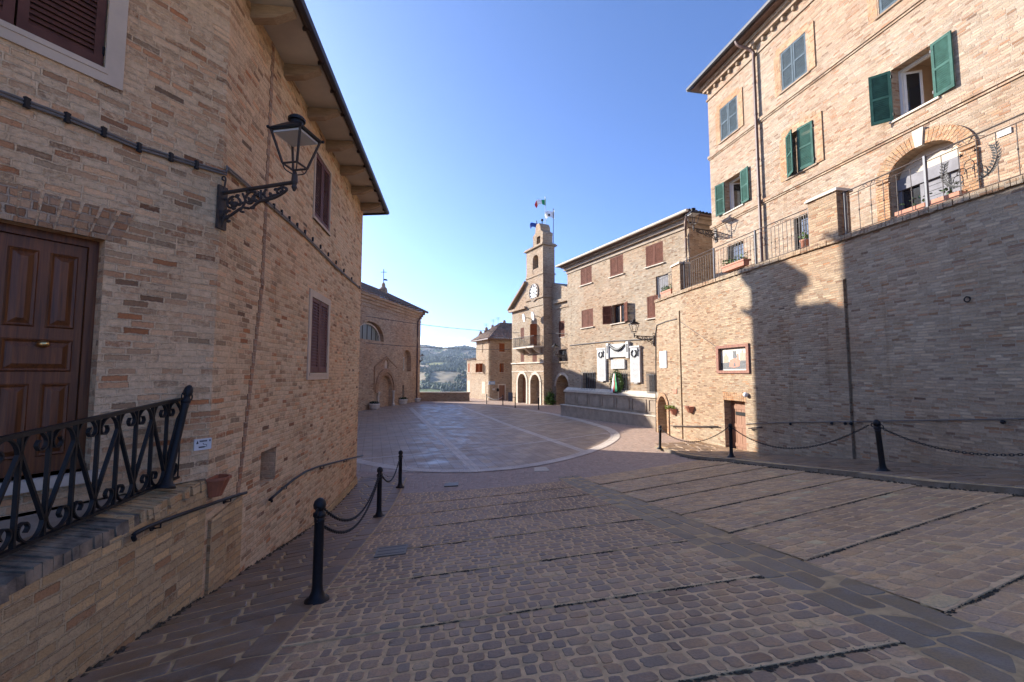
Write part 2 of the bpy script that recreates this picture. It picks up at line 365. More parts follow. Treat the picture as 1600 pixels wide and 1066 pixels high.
M['shutter_town'] = plain('shutter_faded_brown', (.17, .068, .045), .75, .35, 4, spec=.1)
M['shutter_orange'] = plain('shutter_orange', (.32, .10, .035), .7, .25, 4, spec=.15)
M['shutter_green'] = plain('shutter_green', (.045, .115, .09), .7, .35, 5, spec=.12)
M['shutter_grey'] = plain('shutter_grey', (.10, .13, .15), .75, .3, 5, spec=.1)
M['shutter_grey_frame'] = plain('shutter_grey_frame', (.20, .19, .20), .6, .25, 5, spec=.2)
M['door_wood'] = wood('door_wood', (.055, .015, .003), (.21, .065, .014), .5)
M['door_old'] = wood('door_old_wood', (.17, .075, .04), (.33, .17, .10), .7)
M['frame_wood'] = wood('frame_wood', (.24, .10, .04), (.40, .19, .08), .5)
M['rafter'] = wood('corbel_wood', (.26, .17, .10), (.42, .29, .18), .8, axis=0)
M['brass'] = plain('brass', (.75, .50, .20), .3, .2, 20, 0, 1)
M['gutter'] = plain('gutter_brown', (.045, .030, .027), .4, .25, 8, 0, .3)
M['copper'] = plain('pipe_brown', (.14, .075, .055), .5, .25, 8)
M['white_paint'] = plain('white_paint', (.66, .65, .63), .5, .06, 8)
M['dark'] = plain('dark_interior', (.012, .011, .011), .9, .2, 4)
M['terracotta'] = plain('terracotta', (.40, .125, .055), .7, .25, 9, .2)
M['terracotta_pale'] = plain('terracotta_pale', (.48, .20, .12), .75, .25, 9, .2)
M['leaf'] = plain('leaf_green', (.10, .19, .035), .6, .5, 30)
M['leaf_dark'] = plain('leaf_dark', (.04, .09, .025), .6, .5, 30)
M['leaf_lime'] = plain('leaf_lime', (.25, .32, .05), .6, .4, 30)
M['petal'] = plain('petal', (.75, .72, .62), .6, .2, 30)
M['concrete'] = plain('concrete_pale', (.60, .55, .48), .85, .2, 5, .25)
M['lichen'] = plain('lichen_stone', (.30, .225, .15), .95, .6, 5, .9, c2=(.055, .045, .036), detail=9)
M['moss'] = plain('moss_dirt', (.085, .062, .034), .95, .5, 22, .8, c2=(.035, .026, .016))
M['red'] = plain('red_cloth', (.5, .03, .03), .7, .15, 8); M['green_cloth'] = plain('green_cloth', (.01, .28, .10), .7, .15, 8)
M['blue_cloth'] = plain('blue_cloth', (.015, .06, .30), .7, .2, 8); M['white_cloth'] = plain('white_cloth', (.82, .82, .84), .7, .06, 8)
M['sign_blue'] = plain('sign_blue', (.28, .42, .60), .4, .1, 8); M['ink'] = plain('ink', (.03, .03, .035), .6, .2, 9)
M['pale_ink'] = plain('engraved_letter', (.22, .21, .20), .7, .1, 9); M['bronze'] = plain('dark_bronze', (.045, .045, .045), .5, .3, 20, .2, .4)
M['wire'] = plain('wire_grey', (.10, .09, .085), .6, .2, 9); M['conduit'] = plain('conduit_grey', (.20, .17, .145), .5, .3, 12)
M['sky_tile'] = plain('painted_tile', (.58, .53, .45), .35, .08, 6); M['pink_tile'] = plain('painted_pink', (.48, .22, .15), .4, .2, 14)
M['grey_tile'] = plain('painted_grey', (.16, .16, .16), .4, .5, 24); M['tan_tile'] = plain('painted_tan', (.40, .32, .23), .4, .2, 16)
def glass_mat():
    m, nt, b = new_mat('window_glass'); b.inputs['Base Color'].default_value = (.02, .022, .025, 1); b.inputs['Roughness'].default_value = .06
    b.inputs['Specular IOR Level'].default_value = .8; return m
M['glass'] = glass_mat()
m, nt, b = new_mat('pale_glass'); b.inputs['Base Color'].default_value = (.20, .20, .15, 1); b.inputs['Roughness'].default_value = .3; M['church_glass'] = m
def tile_mat():
    m, nt, b = new_mat('roof_tile'); N = NT(nt); a = N.n('ShaderNodeAttribute', attribute_name='tone').outputs['Fac']
    g = N.n('ShaderNodeTexCoord').outputs['Object']
    c = N.ramp(a, [(0, (.24, .15, .10)), (.35, (.34, .21, .14)), (.6, (.22, .17, .13)), (.85, (.40, .27, .18)), (1, (.15, .125, .10))])
    f = N.noise(g, 6, 5, .7).outputs['Fac']; c = N.mix(N.mrange(f, .4, .75, 0, .6), c, (.10, .09, .075, 1))
    nt.links.new(c, b.inputs['Base Color']); b.inputs['Roughness'].default_value = .9
    N.bump(f, .4, .02, b); return m
M['tile'] = tile_mat()
M['cobble'] = stone('cobble_stone', [(0, (0.269, 0.146, 0.071)), (.2, (0.460, 0.255, 0.116)), (.4, (0.364, 0.206, 0.101)), (.6, (0.594, 0.323, 0.140)), (.75, (0.460, 0.245, 0.096)), (.88, (0.674, 0.383, 0.166)), (.95, (0.296, 0.186, 0.101)), (1, (0.800, 0.491, 0.212))], .62, .8)
M['flag'] = stone('flag_stone', [(0, (0.491, 0.286, 0.134)), (.3, (0.664, 0.386, 0.173)), (.55, (0.566, 0.330, 0.158)), (.8, (0.785, 0.460, 0.198)), (.93, (0.664, 0.360, 0.134)), (1, (0.800, 0.625, 0.297))], .62, .6)
M['slab'] = stone('dark_sandstone', [(0, (0.174, 0.094, 0.041)), (.3, (0.268, 0.143, 0.060)), (.6, (0.214, 0.123, 0.056)), (.85, (0.319, 0.176, 0.076)), (1, (0.155, 0.083, 0.037))], .55, .45)
M['gutter_stone'] = stone('grey_gutter_stone', [(0, (0.167, 0.120, 0.066)), (.5, (0.226, 0.161, 0.083)), (1, (0.274, 0.185, 0.095))], .55, .45)
M['mortar'] = plain('road_mortar', (0.769, 0.502, 0.262), .95, .35, 10, .5)
M['mortar_dark'] = plain('pavement_mortar', (0.597, 0.399, 0.194), .95, .35, 10, .5)
def setts():
    m, nt, b = new_mat('small_setts'); N = NT(nt); L = nt.links; uv = N.n('ShaderNodeUVMap', uv_map='UVMap').outputs[0]
    ds = N.noise(uv, .6, 2).outputs['Color']; v = N.n('ShaderNodeVectorMath', operation='MULTIPLY_ADD'); L.new(ds, v.inputs[0]); v.inputs[1].default_value = (.5, .5, 0); L.new(uv, v.inputs[2])
    vo = N.n('ShaderNodeTexVoronoi', feature='F1'); L.new(v.outputs[0], vo.inputs['Vector']); vo.inputs['Scale'].default_value = 9.5; vo.inputs['Randomness'].default_value = .35
    ve = N.n('ShaderNodeTexVoronoi', feature='DISTANCE_TO_EDGE'); L.new(v.outputs[0], ve.inputs['Vector']); ve.inputs['Scale'].default_value = 9.5; ve.inputs['Randomness'].default_value = .35
    s = N.n('ShaderNodeSeparateColor'); L.new(vo.outputs['Color'], s.inputs[0])
    c = N.ramp(s.outputs[0], [(0, (.27, .17, .125)), (.4, (.39, .25, .18)), (.7, (.32, .225, .175)), (1, (.48, .31, .22))])
    k = N.mrange(ve.outputs['Distance'], .03, .12); c = N.mix(k, (.36, .28, .21, 1), c); L.new(c, b.inputs['Base Color'])
    b.inputs['Roughness'].default_value = .7; N.bump(k, .6, .01, b); return m
M['setts'] = setts()
def pavers(name, stops, h, w, joint, rough0, rough1, jc):
    m, nt, b = new_mat(name); N = NT(nt); L = nt.links; uv = N.n('ShaderNodeUVMap', uv_map='UVMap').outputs[0]
    s = N.n('ShaderNodeSeparateXYZ'); L.new(uv, s.inputs[0]); vv = N.math('DIVIDE', s.outputs[1], h); row = N.math('FLOOR', vv); fv = N.math('FRACT', vv)
    wr = N.n('ShaderNodeTexWhiteNoise', noise_dimensions='1D'); L.new(row, wr.inputs['W'])
    uu = N.math('ADD', N.math('DIVIDE', s.outputs[0], w), N.math('MULTIPLY', wr.outputs['Value'], 5.1)); cl = N.math('FLOOR', uu); fu = N.math('FRACT', uu)
    cid = N.n('ShaderNodeCombineXYZ'); L.new(cl, cid.inputs[0]); L.new(row, cid.inputs[1]); wq = N.n('ShaderNodeTexWhiteNoise', noise_dimensions='3D'); L.new(cid.outputs[0], wq.inputs['Vector'])
    d = N.math('MINIMUM', N.math('MULTIPLY', N.math('MINIMUM', fu, N.math('SUBTRACT', 1, fu)), w), N.math('MULTIPLY', N.math('MINIMUM', fv, N.math('SUBTRACT', 1, fv)), h))
    mask = N.mrange(d, joint*.5, joint*.5+.006); f = N.noise(uv, 1.2, 6, .65).outputs['Fac']; g = N.noise(uv, 22, 4, .6).outputs['Fac']
    c = N.ramp(wq.outputs['Value'], stops); c = N.mix(N.mrange(f, .3, .7, 0, .4), c, (.28, .22, .18, 1)); c = N.mix(N.mrange(g, .4, .7, 0, .3), c, (.10, .085, .08, 1))
    L.new(N.mix(mask, c4(jc), c), b.inputs['Base Color'])
    sq = N.n('ShaderNodeSeparateColor'); L.new(wq.outputs['Color'], sq.inputs[0])
    ro = N.math('ADD', N.mrange(f, .3, .7, rough0, rough1), N.math('MULTIPLY', N.math('SUBTRACT', sq.outputs[0], .5), .16)); L.new(ro, b.inputs['Roughness'])
    N.bump(N.math('ADD', N.math('MULTIPLY', mask, .6), N.math('MULTIPLY', g, .3)), .25, .006, b); return m
M['paver'] = pavers('square_pavers', [(0, (0.353, 0.235, 0.151)), (.4, (0.449, 0.305, 0.197)), (.7, (0.385, 0.270, 0.176)), (1, (0.535, 0.375, 0.244))], .36, .52, .016, .40, .70, (0.214, 0.150, 0.097))
M['band'] = pavers('pale_band_stone', [(0, (.62, .52, .42)), (1, (.70, .59, .49))], .30, .6, .008, .6, .75, (.30, .24, .2))
# ------------------------------------------------------------------ ground, street, square, hills
def Gv(X, Y):
    Xc = np.where(X < 6, X, 6+1.2*(1-np.exp(-np.maximum(X-6, 0)/1.2)))
    s = -(1.45+.129*Y-.096*Xc); p = -3.05+.04*np.clip(X, 0, 8); m = np.maximum(s, p); k = .10
    return m + k*np.log(np.exp((s-m)/k)+np.exp((p-m)/k)) + EYE
def mesh_np(name, V, Fq, mat, uv=None, tone=None, smooth=False, kind='structure'):
    me = bpy.data.meshes.new(name); me.from_pydata(V.tolist(), [], Fq if isinstance(Fq, list) else Fq.tolist()); me.materials.append(mat)
    li = np.zeros(len(me.loops), dtype=np.int32); me.loops.foreach_get('vertex_index', li)
    l = me.uv_layers.new(name='UVMap'); U = (uv if uv is not None else V[:, :2])[li]; l.data.foreach_set('uv', np.ascontiguousarray(U, dtype=np.float64).ravel())
    if tone is not None:
        a = me.attributes.new('tone', 'FLOAT', 'FACE'); a.data.foreach_set('value', np.asarray(tone, dtype=np.float32))
    if smooth: me.polygons.foreach_set('use_smooth', [True]*len(me.polygons))
    me.update(); o = bpy.data.objects.new(name, me); col.objects.link(o); ORG[o.name] = Vector((0, 0, 0))
    if kind: o['kind'] = kind
    return o
def grid_faces(nr, nc):
    i = np.arange((nr-1)*(nc-1)); r, c = i//(nc-1), i % (nc-1); a = r*nc+c
    return np.stack([a, a+1, a+nc+1, a+nc], 1)
# street sheet of small setts below everything else
xs = np.arange(-24, 14.01, .25); ys = np.arange(-8, 62.01, .25); XX, YY = np.meshgrid(xs, ys)
V = np.stack([XX.ravel(), YY.ravel(), (Gv(XX, YY)-.008-.014*np.clip(13.1-(YY-.38*np.maximum(XX, 0)), 0, 1)).ravel()], 1)
mesh_np('street', V, grid_faces(len(ys), len(xs)), M['setts'], smooth=True)

class Stones:
    def __init__(s): s.V = []; s.F = []; s.T = []; s.n = 0
    def add(s, cx, cy, ax, hw, hl, zf, h, tone, rng, p=5.0, jit=.06, n=14):
        """one rounded stone: half length hl along ax, half width hw across, top h above the bed"""
        # outline: rounded rectangle, corners of unequal radius, edges slightly uneven
        m_ = min(hl, hw); px, py = [], []
        for sx, sy in ((1, 1), (-1, 1), (-1, -1), (1, -1)):
            q = min(.95, rng.uniform(.6, 1.5)*(2.2/p))*m_; a0 = {(1, 1): 0, (-1, 1): 1, (-1, -1): 2, (1, -1): 3}[(sx, sy)]*np.pi/2
            for t in (0, .5, 1): px.append(sx*(hl-q)+q*np.cos(a0+t*np.pi/2)); py.append(sy*(hw-q)+q*np.sin(a0+t*np.pi/2))
            e_ = rng.uniform(-jit, jit)*m_*.6
            if sx*sy > 0: px.append(rng.uniform(-.3, .3)*hl); py.append(sy*hw+e_)
            else: px.append(sx*hl+e_); py.append(rng.uniform(-.3, .3)*hw)
        n = len(px); lx = np.array(px)+rng.uniform(-jit, jit, n)*m_*.35; ly = np.array(py)+rng.uniform(-jit, jit, n)*m_*.35; bx, by = -ax[1], ax[0]
        tilt = rng.uniform(-.02, .02, 2)
        rings = []
        for sc, z in ((1.0, -.012), (.99, h*.55), (.95, h*.97), (.80, h)):
            X = cx+(lx*ax[0]+ly*bx)*sc; Y = cy+(lx*ax[1]+ly*by)*sc
            rings.append(np.stack([X, Y, zf(X, Y)+z+(lx*tilt[0]+ly*tilt[1])*sc], 1))
        ctr = np.array([[cx, cy, float(zf(np.array([cx]), np.array([cy]))[0])+h*1.02]])
        b = s.n; s.V += rings+[ctr]
        for k in range(3):
            for i in range(n): s.F.append((b+k*n+i, b+k*n+(i+1) % n, b+(k+1)*n+(i+1) % n, b+(k+1)*n+i))
        for i in range(n): s.F.append((b+3*n+i, b+3*n+(i+1) % n, b+4*n))
        s.T += [tone]*(4*n); s.n += 4*n+1
    def build(s, name, mat): return mesh_np(name, np.concatenate(s.V), s.F, mat, tone=s.T, smooth=True)
def rows(st, k, c0, c1, rowh, wmin, wmax, xl, xr, zf, h, gap, rng, p=5, jit=.06, wob=.0, tonef=None, n=14):
    nn = math.sqrt(1+k*k); ax = (1/nn, k/nn); nrow = max(1, round((c1-c0)/nn/rowh)); dc = (c1-c0)/nrow
    for r in range(nrow):
        c = c0+(r+.5)*dc; a = b = 0.
        for _ in range(12): a = xl(c+k*a)
        for _ in range(12): b = xr(c+k*b)
        if b-a < .05: continue
        ln = (b-a)*nn; u = 0.; ws = []
        while u < ln-wmin*.5: w = rng.uniform(wmin, wmax); ws.append(w); u += w
        ws = np.array(ws)*ln/u; u = 0.
        for w in ws:
            hl = w/2-gap/2; hw = dc/nn/2-gap/2; cu = a+(u+w/2)/nn; cy = c+k*cu+rng.uniform(-wob, wob)
            u += w
            if hl < .015: continue
            k0, k1 = (.95, .985) if p > 12 else (.88, .92); st.add(cu, cy, ax, hw*rng.uniform(k0, .97 if p > 12 else 1.02), hl*rng.uniform(k1, 1.0 if p > 12 else 1.02), zf, h*rng.uniform(.75, 1.25), rng.random() if tonef is None else tonef(), rng, p, jit, n)
def saw(c, L, amp=.014):
    c = np.asarray(c, dtype=float); i = np.clip(np.searchsorted(L, c)-1, 0, len(L)-2); Li = np.array(L)
    f = (c-Li[i])/(Li[i+1]-Li[i]); return np.where((c < L[0]) | (c > L[-1]), 0, amp*(.5-np.clip(f, 0, 1)))
ga, gb = ground(531, 897), ground(631, 756)
LSL = (gb.x-ga.x)/(gb.y-ga.y); LX0 = ga.x-LSL*ga.y
lx = lambda Y: LX0+LSL*Y                                    # edge between left pavement and cobbles
sl = lambda Y: 2.56-.1*Y; sr = lambda Y: 3.14-.1*Y          # grey gutter strip down the middle
kerb_px = [(1100, 713), (1140, 716), (1228, 725.6), (1300, 733), (1365, 740), (1447, 749), (1578, 760)]
KP = [ground(x, y, .11) for x, y in kerb_px]; KP.sort(key=lambda p: p.y)
e = KP[1]-KP[0]; KP = [KP[0]-e*(9/e.length)]+KP+[ground(1040, 704, .05)]
def kx(Y):
    ps = KP
    if Y <= ps[0].y: a, b = ps[0], ps[1]
    elif Y >= ps[-1].y: a, b = ps[-2], ps[-1]
    else:
        for a, b in zip(ps, ps[1:]):
            if a.y <= Y <= b.y: break
    return a.x+(b.x-a.x)*(Y-a.y)/(b.y-a.y)
CL = [-2.4, -1.2, 0, 1.2, 2.45, 3.72, 5.03, 6.4, 7.8, 9.2, 10.5, 11.8]; CR = [-5.2, -4, -2.8, -1.6, -.6, .6, 1.8, 3.08, 4.33, 5.6, 6.9, 8.2, 9.8, 11.4]
KL, KR = .12, .43
zl = lambda X, Y: Gv(X, Y)+saw(Y-KL*X, CL); zr = lambda X, Y: Gv(X, Y)+saw(Y-KR*X, CR, .022)
def tread_sheet(name, Cs, k, xl, xr, zf_amp, mat, lift=.0):
    V, Fq, n = [], [], 0
    for i in range(len(Cs)-1):
        rows_ = []
        for f in (0.0005, .34, .67, .9995):
            c = Cs[i]+(Cs[i+1]-Cs[i])*f; a = b = 0.
            for _ in range(12): a = xl(c+k*a)
            for _ in range(12): b = xr(c+k*b)
            X = np.linspace(a, b, 25); Y = c+k*X; rows_.append(np.stack([X, Y, Gv(X, Y)+zf_amp*(.5-f)+lift], 1))
        V += rows_; n += 100
    return mesh_np(name, np.concatenate(V), grid_faces(len(V), 25), mat)
rng = np.random.default_rng(5)
tread_sheet('road_bed', CL, KL, lx, sl, .014, M['mortar']); tread_sheet('road_bed', CR, KR, sr, lambda Y: kx(Y)+.05, .022, M['mortar'])
st = Stones()
for a, b in zip(CL, CL[1:]): rows(st, KL, a+.014, b-.004, .140, .085, .20, lx, sl, zl, .0045, .022, rng, 5, .22, .008)
st.build('cobbled_road', M['cobble'])
st = Stones()
for a, b in zip(CR, CR[1:]): rows(st, KR, a+.016, b-.004, .165, .11, .32, sr, lambda Y: kx(Y)+.03, zr, .004, .020, rng, 5, .24, .010)
st.build('flagstone_road', M['flag'])
# dark grass and dirt along the foot of each step
mV, mF = [], []
def moss_line(k, c, xl, xr, amp, dens):
    a = b = 0.
    for _ in range(12): a = xl(c+k*a)
    for _ in range(12): b = xr(c+k*b)
    X = np.arange(a, b, .035); keep = np.interp(X, np.linspace(a, b, 22), rng.random(22)) < dens; wv = np.interp(X, np.linspace(a, b, 30), rng.normal(0, .011, 30)); ww = np.interp(X, np.linspace(a, b, 18), rng.uniform(.5, 1.7, 18))
    for x, q, w0, w1 in zip(X, keep, wv, ww):
        if not q and rng.random() > .06: continue
        for _ in range(4):
            px = x+rng.uniform(-.02, .02); pc = c+.012+w0-abs(rng.normal(0, .014*w1)); py = pc+k*px; r = rng.uniform(.006, .014)*w1; z = float(Gv(np.array(px), np.array(py)))-amp/2+.006
            n = len(mV); h = rng.uniform(.003, .012)
            for t in range(5): mV.append((px+r*1.4*math.cos(t*1.257), py+r*.8*math.sin(t*1.257), z))
            mV.append((px+rng.uniform(-.01, .01), py, z+h))
            mF.extend([(n+t, n+(t+1) % 5, n+5) for t in range(5)])
for c in CL[3:-1]: moss_line(KL, c, lambda Y: lx(Y)+.9, sl, .014, .72)
for c in CR[3:-1]: moss_line(KR, c, sr, lambda Y: kx(Y)-.7, .022, .92)
def base_dirt(fx, y0, y1, side, dens):
    y = y0
    while y < y1:
        y += rng.exponential(1/dens); x = fx(y)+side*abs(rng.normal(0, .035)); r = rng.uniform(.008, .028); z = float(Gv(np.array(x), np.array(y)))+.006; n = len(mV)
        for t in range(5): mV.append((x+r*math.cos(t*1.257), y+r*1.5*math.sin(t*1.257), z))
        mV.append((x, y, z+rng.uniform(.006, .03))); mF.extend([(n+t, n+(t+1) % 5, n+5) for t in range(5)])
base_dirt(lambda Y: -3.335+(Y-4.93)*(-.98/7.55), 1.5, 12.4, 1, 45); base_dirt(lambda Y: kx(Y)-.01, 2.5, 15, -1, 40)
mesh_np('joint_moss', np.array(mV), mF, M['moss'], kind='stuff')
# gutter strip
st = Stones(); gS = lambda X, Y: Gv(X, Y)-.006
def along(st, x0, x1, y0, y1, lanes, lmin, lmax, zf, h, gap, rng, p=7, jit=.03):
    """long slabs laid along the street between two edge lines"""
    for i in range(lanes):
        y = y0+rng.uniform(0, .3)
        while y < y1:
            ln = rng.uniform(lmin, lmax); ym = y+ln/2; f0, f1 = i/lanes, (i+1)/lanes
            a, b = x0(ym)+(x1(ym)-x0(ym))*f0, x0(ym)+(x1(ym)-x0(ym))*f1; d = Vector((x0(ym+.5)-x0(ym-.5), 1)).normalized()
            st.add((a+b)/2, ym, (d.x, d.y), (b-a)/2*d.y-gap/2, ln/2-gap/2, zf, h*rng.uniform(.8, 1.2), rng.random(), rng, p, jit); y += ln
along(st, sl, sr, -3, 12.4, 3, .3, .62, gS, .004, .018, rng); st.build('drain_strip', M['gutter_stone'])
def strip_sheet(name, x0, x1, y0, y1, zf, mat, n=60, m=5):
    V = []
    for y in np.linspace(y0, y1, n): X = np.linspace(x0(y), x1(y), m); V.append(np.stack([X, np.full(m, y), zf(X, np.full(m, y))], 1))
    return mesh_np(name, np.concatenate(V), grid_faces(n, m), mat)
strip_sheet('drain_bed', lambda Y: sl(Y)-.02, lambda Y: sr(Y)+.02, -3, 12.5, lambda X, Y: Gv(X, Y)-.004, M['mortar_dark'])
# ------------------------------------------------------------------ builders for windows, roofs, ironwork
def leaf(mat, O, a, n, w, h, parent, mid=(.5,), pitch=.05, name='shutter', th=.035):
    """louvred shutter leaf: O bottom of the hinge edge, a along its width, n its face"""
    mb = MB(); s = min(.07, w*.16); B = lambda u0, u1, z0, z1, o0=-th/2, o1=th/2: mb.fbox(O, a, n, u0, u1, o0, o1, z0, z1)
    B(.004, s, 0, h); B(w-s, w-.004, 0, h); B(s, w-s, 0, s*1.25); B(s, w-s, h-s, h)
    zs = [s*1.25]+[h*m for m in mid]+[h-s]
    for m in mid: B(s, w-s, h*m-s*.45, h*m+s*.45)
    for z0, z1 in zip(zs, zs[1:]):
        z0 += s*.45 if z0 > s*1.3 else 0; z1 -= s*.45 if z1 < h-s*1.1 else 0
        k = max(2, int((z1-z0)/pitch)); dz = (z1-z0)/k
        q = lambda u, o, z: (O[0]+a[0]*u+n[0]*o, O[1]+a[1]*u+n[1]*o, O[2]+z)
        for i in range(k):
            z = z0+i*dz; e = min(.006, dz*.12)
            mb.hexa([q(s, .014, z), q(w-s, .014, z), q(w-s, .016, z+e), q(s, .016, z+e)], [q(s, -.012, z+dz*.98), q(w-s, -.012, z+dz*.98), q(w-s, -.010, z+dz*.98+e), q(s, -.010, z+dz*.98+e)])
    return mb.build(name, mat, parent)
def window(root, W, r, smat, angles=(0, 0), sill=.0, sillmat=None, surround=0, smat2=None, o=.03, mid=(.5,), glazed=False, gmat=None, pitch=.05, name='window', sill_out=.05):
    u0, u1, z0, z1 = r; mb = MB(); sillmat = sillmat or M['limestone']
    if surround:
        s = surround
        mb.wbox(W, u0-s, u0, z0-s, z1+s, 0.0, .022); mb.wbox(W, u1, u1+s, z0-s, z1+s, 0.0, .022)
        mb.wbox(W, u0, u1, z1, z1+s, 0.0, .022); mb.wbox(W, u0, u1, z0-s, z0-.03, 0.0, .022)
    mb.wbox(W, u0-sill, u1+sill, z0-.05, z0, -.08, sill_out)
    win = mb.build(name, sillmat, root)
    w = (u1-u0)/2; t = W.tan((u0+u1)/2); n = W.nrm((u0+u1)/2); h = z1-z0-.02
    if smat is not None:
        for k, ang in enumerate(angles):
            if ang is None: continue
            th = R(ang); uu = u0+.006 if k == 0 else u1-.006
            d = (t if k == 0 else -t)*math.cos(th)+n*math.sin(th); nn = Vector((-d.y, d.x, 0))
            if nn.dot(n*math.cos(th)+(t if k else -t)*math.sin(th)) < 0: nn = -nn
            leaf(smat, W.pos(uu, z0+.01, o), d, nn, w-.01, h, win, mid, pitch)
            for hz in (.12, .88):
                q = W.pos(uu, z0+h*hz, o); mh = MB(); mh.box(q.x-.02, q.x+.02, q.y-.02, q.y+.02, q.z-.04, q.z+.04)
                if root and (u1-u0)*(z1-z0) > 1.2: mh.build('hinge', M['iron'], win)
    if glazed:
        fm = MB(); o_ = -.17; f = .06
        for a, b, c, d in ((u0, u0+f, z0, z1), (u1-f, u1, z0, z1), (u0+f, u1-f, z0, z0+f), (u0+f, u1-f, z1-f, z1), ((u0+u1)/2-f*.7, (u0+u1)/2+f*.7, z0+f, z1-f)):
            fm.wbox(W, a, b, c, d, o_-.05, o_)
        fm.build('window_frame', gmat or M['frame_wood'], win)
        g = MB(); g.poly([W.pos(u0+f, z0+f, o_-.03), W.pos(u1-f, z0+f, o_-.03), W.pos(u1-f, z1-f, o_-.03), W.pos(u0+f, z1-f, o_-.03)]); g.build('pane', M['glass'], win)
    return win
def solve_angle(W, r, side, px):
    """how far a leaf hinged at one side of an opening stands open, from where its free edge is seen"""
    u0, u1, z0, z1 = r; w = (u1-u0)/2; t = W.tan((u0+u1)/2); n = W.nrm((u0+u1)/2); best = None
    for a in range(20, 176, 2):
        d = (t if side == 0 else -t)*math.cos(R(a))+n*math.sin(R(a)); q = W.pos(u0 if side == 0 else u1, (z0+z1)/2, .03)+d*w
        zc = q.y*math.cos(PITCH)+(q.z-EYE)*math.sin(PITCH); x = 800+F*q.x/zc
        if best is None or abs(x-px) < best[0]: best = (abs(x-px), a)
    return best[1]
def tiled_roof(name, quad, parent, pitch=.22, amp=.055, mat=None, ragged=.05, len_tile=.42):
    """rows of curved tiles from eave a-b up to ridge d-c"""
    a, b, c, d = [Vector(p) for p in quad]; n = max(2, int((b-a).length/pitch)); V, Fc, T = [], [], []
    up = (b-a).cross(d-a).normalized(); up = up if up.z > 0 else -up; rg = random.Random(hash(name) % 97)
    k = 6; rows_ = max(1, int(((d-a).length+(c-b).length)/2/len_tile))
    for i in range(n):
        f0, f1 = i/n, (i+1)/n; rag = rg.uniform(-ragged, ragged)
        for r in range(rows_):
            g0, g1 = r/rows_, (r+1.08)/rows_
            for s_ in range(k):
                pts = []
                for (ff, gg) in ((s_/k, g0), ((s_+1)/k, g0), ((s_+1)/k, g1), (s_/k, g1)):
                    f = f0+(f1-f0)*ff; lo = a.lerp(b, f); hi = d.lerp(c, f)
                    p = lo.lerp(hi, min(gg, 1)) - (hi-lo).normalized()*(rag if r == 0 and gg == g0 else 0)
                    hgt = amp*(abs(math.sin(math.pi*ff)))*(1.0 if gg == g0 else .72)+(.025 if gg == g0 else 0)
                    pts.append(p+up*hgt)
                i0 = len(V); V.extend(tuple(p) for p in pts); Fc.append((i0, i0+1, i0+2, i0+3))
            tv = rg.random(); T += [tv]*k
    o0 = ORG.get(parent.name, Vector()) if parent else Vector()
    me = bpy.data.meshes.new(name); me.from_pydata([tuple(Vector(p)-o0) for p in V], [], Fc); me.materials.append(mat or M['tile'])
    at = me.attributes.new('tone', 'FLOAT', 'FACE'); at.data.foreach_set('value', T); me.update()
    o = bpy.data.objects.new(name, me); col.objects.link(o); o.parent = parent; ORG[o.name] = o0
    return o
def smooth_curve(P, n=5):
    P = [Vector(p) for p in P]; out = []
    for i in range(len(P)-1):
        p0, p1, p2, p3 = P[max(0, i-1)], P[i], P[i+1], P[min(len(P)-1, i+2)]
        for k in range(n):
            t = k/n; out.append(.5*((2*p1)+(p2-p0)*t+(2*p0-5*p1+4*p2-p3)*t*t+(3*p1-p0-3*p2+p3)*t**3))
    return out+[P[-1]]
def spiral(c, r0, r1, a0, a1, n=16): return [(c[0]+(r0+(r1-r0)*i/n)*math.cos(a0+(a1-a0)*i/n), c[1]+(r0+(r1-r0)*i/n)*math.sin(a0+(a1-a0)*i/n)) for i in range(n+1)]
def chain(name, a, b, sag, link, label, group, mat=None):
    a, b = Vector(a), Vector(b); mb = MB(); N = 60; pts = []
    for i in range(N+1): t = i/N; p = a.lerp(b, t); p.z -= sag*4*t*(1-t); pts.append(p)
    L = [0]
    for p, q in zip(pts, pts[1:]): L.append(L[-1]+(q-p).length)
    n = int(L[-1]/link); 
    def pt(s):
        for i in range(N):
            if s <= L[i+1]: return pts[i].lerp(pts[i+1], (s-L[i])/max(1e-9, L[i+1]-L[i]))
        return pts[-1]
    for k in range(n):
        p, q = pt(k*L[-1]/n), pt((k+1)*L[-1]/n); c = (p+q)/2; t = (q-p).normalized(); s = t.cross(Vector((0, 0, 1))).normalized(); u = s.cross(t)
        w = s if k % 2 else u; hl, hw = link*.66, link*.30
        mb.tube([c+t*(hl*math.cos(x))*(1)+w*(hw*math.sin(x)) for x in [2*math.pi*j/8 for j in range(8)]], link*.125, 5, closed=True)
    return tag(mb.build(name, mat or M['iron'], None, True), label, 'chain', group)

# ------------------------------------------------------------------ the brick house on the left
A_L = (-3.335, 4.93); B_L = (-4.315, 12.48); Z_L = (-5.0-1.2*.47, 1.98-1.2*.88)
LE = Wall([A_L, B_L]); LW = Wall([A_L, Z_L])
house = thing('brick_house', 'pinkish brick house nearest on the left with brown shutters, deep eaves and a wooden door', 'house', (-5.5, 9, 0))
TOPL = 7.86
w_up = LE.rect((493, 236, 342), (516, 272, 367)); w_lo = LE.rect((486.5, 464, 583.5), (512.5, 476.6, 582)); w_ni = LE.rect((407.8, 708, 756), (431.7, 697, 749))
du0, zt_ = LW.at(165, 375); du1, _ = LW.at(11, 400); zb_ = LW.at(138, 735)[1]
door_r = (du0, du0+2*(du1-du0)+.06, zb_, zt_)
us_, zs_ = LW.at(163, 105); zsl = LW.at(0, 30)[1]
wl_r = (us_, us_+1.15, zs_-.02, zs_+1.5)
mb = MB()
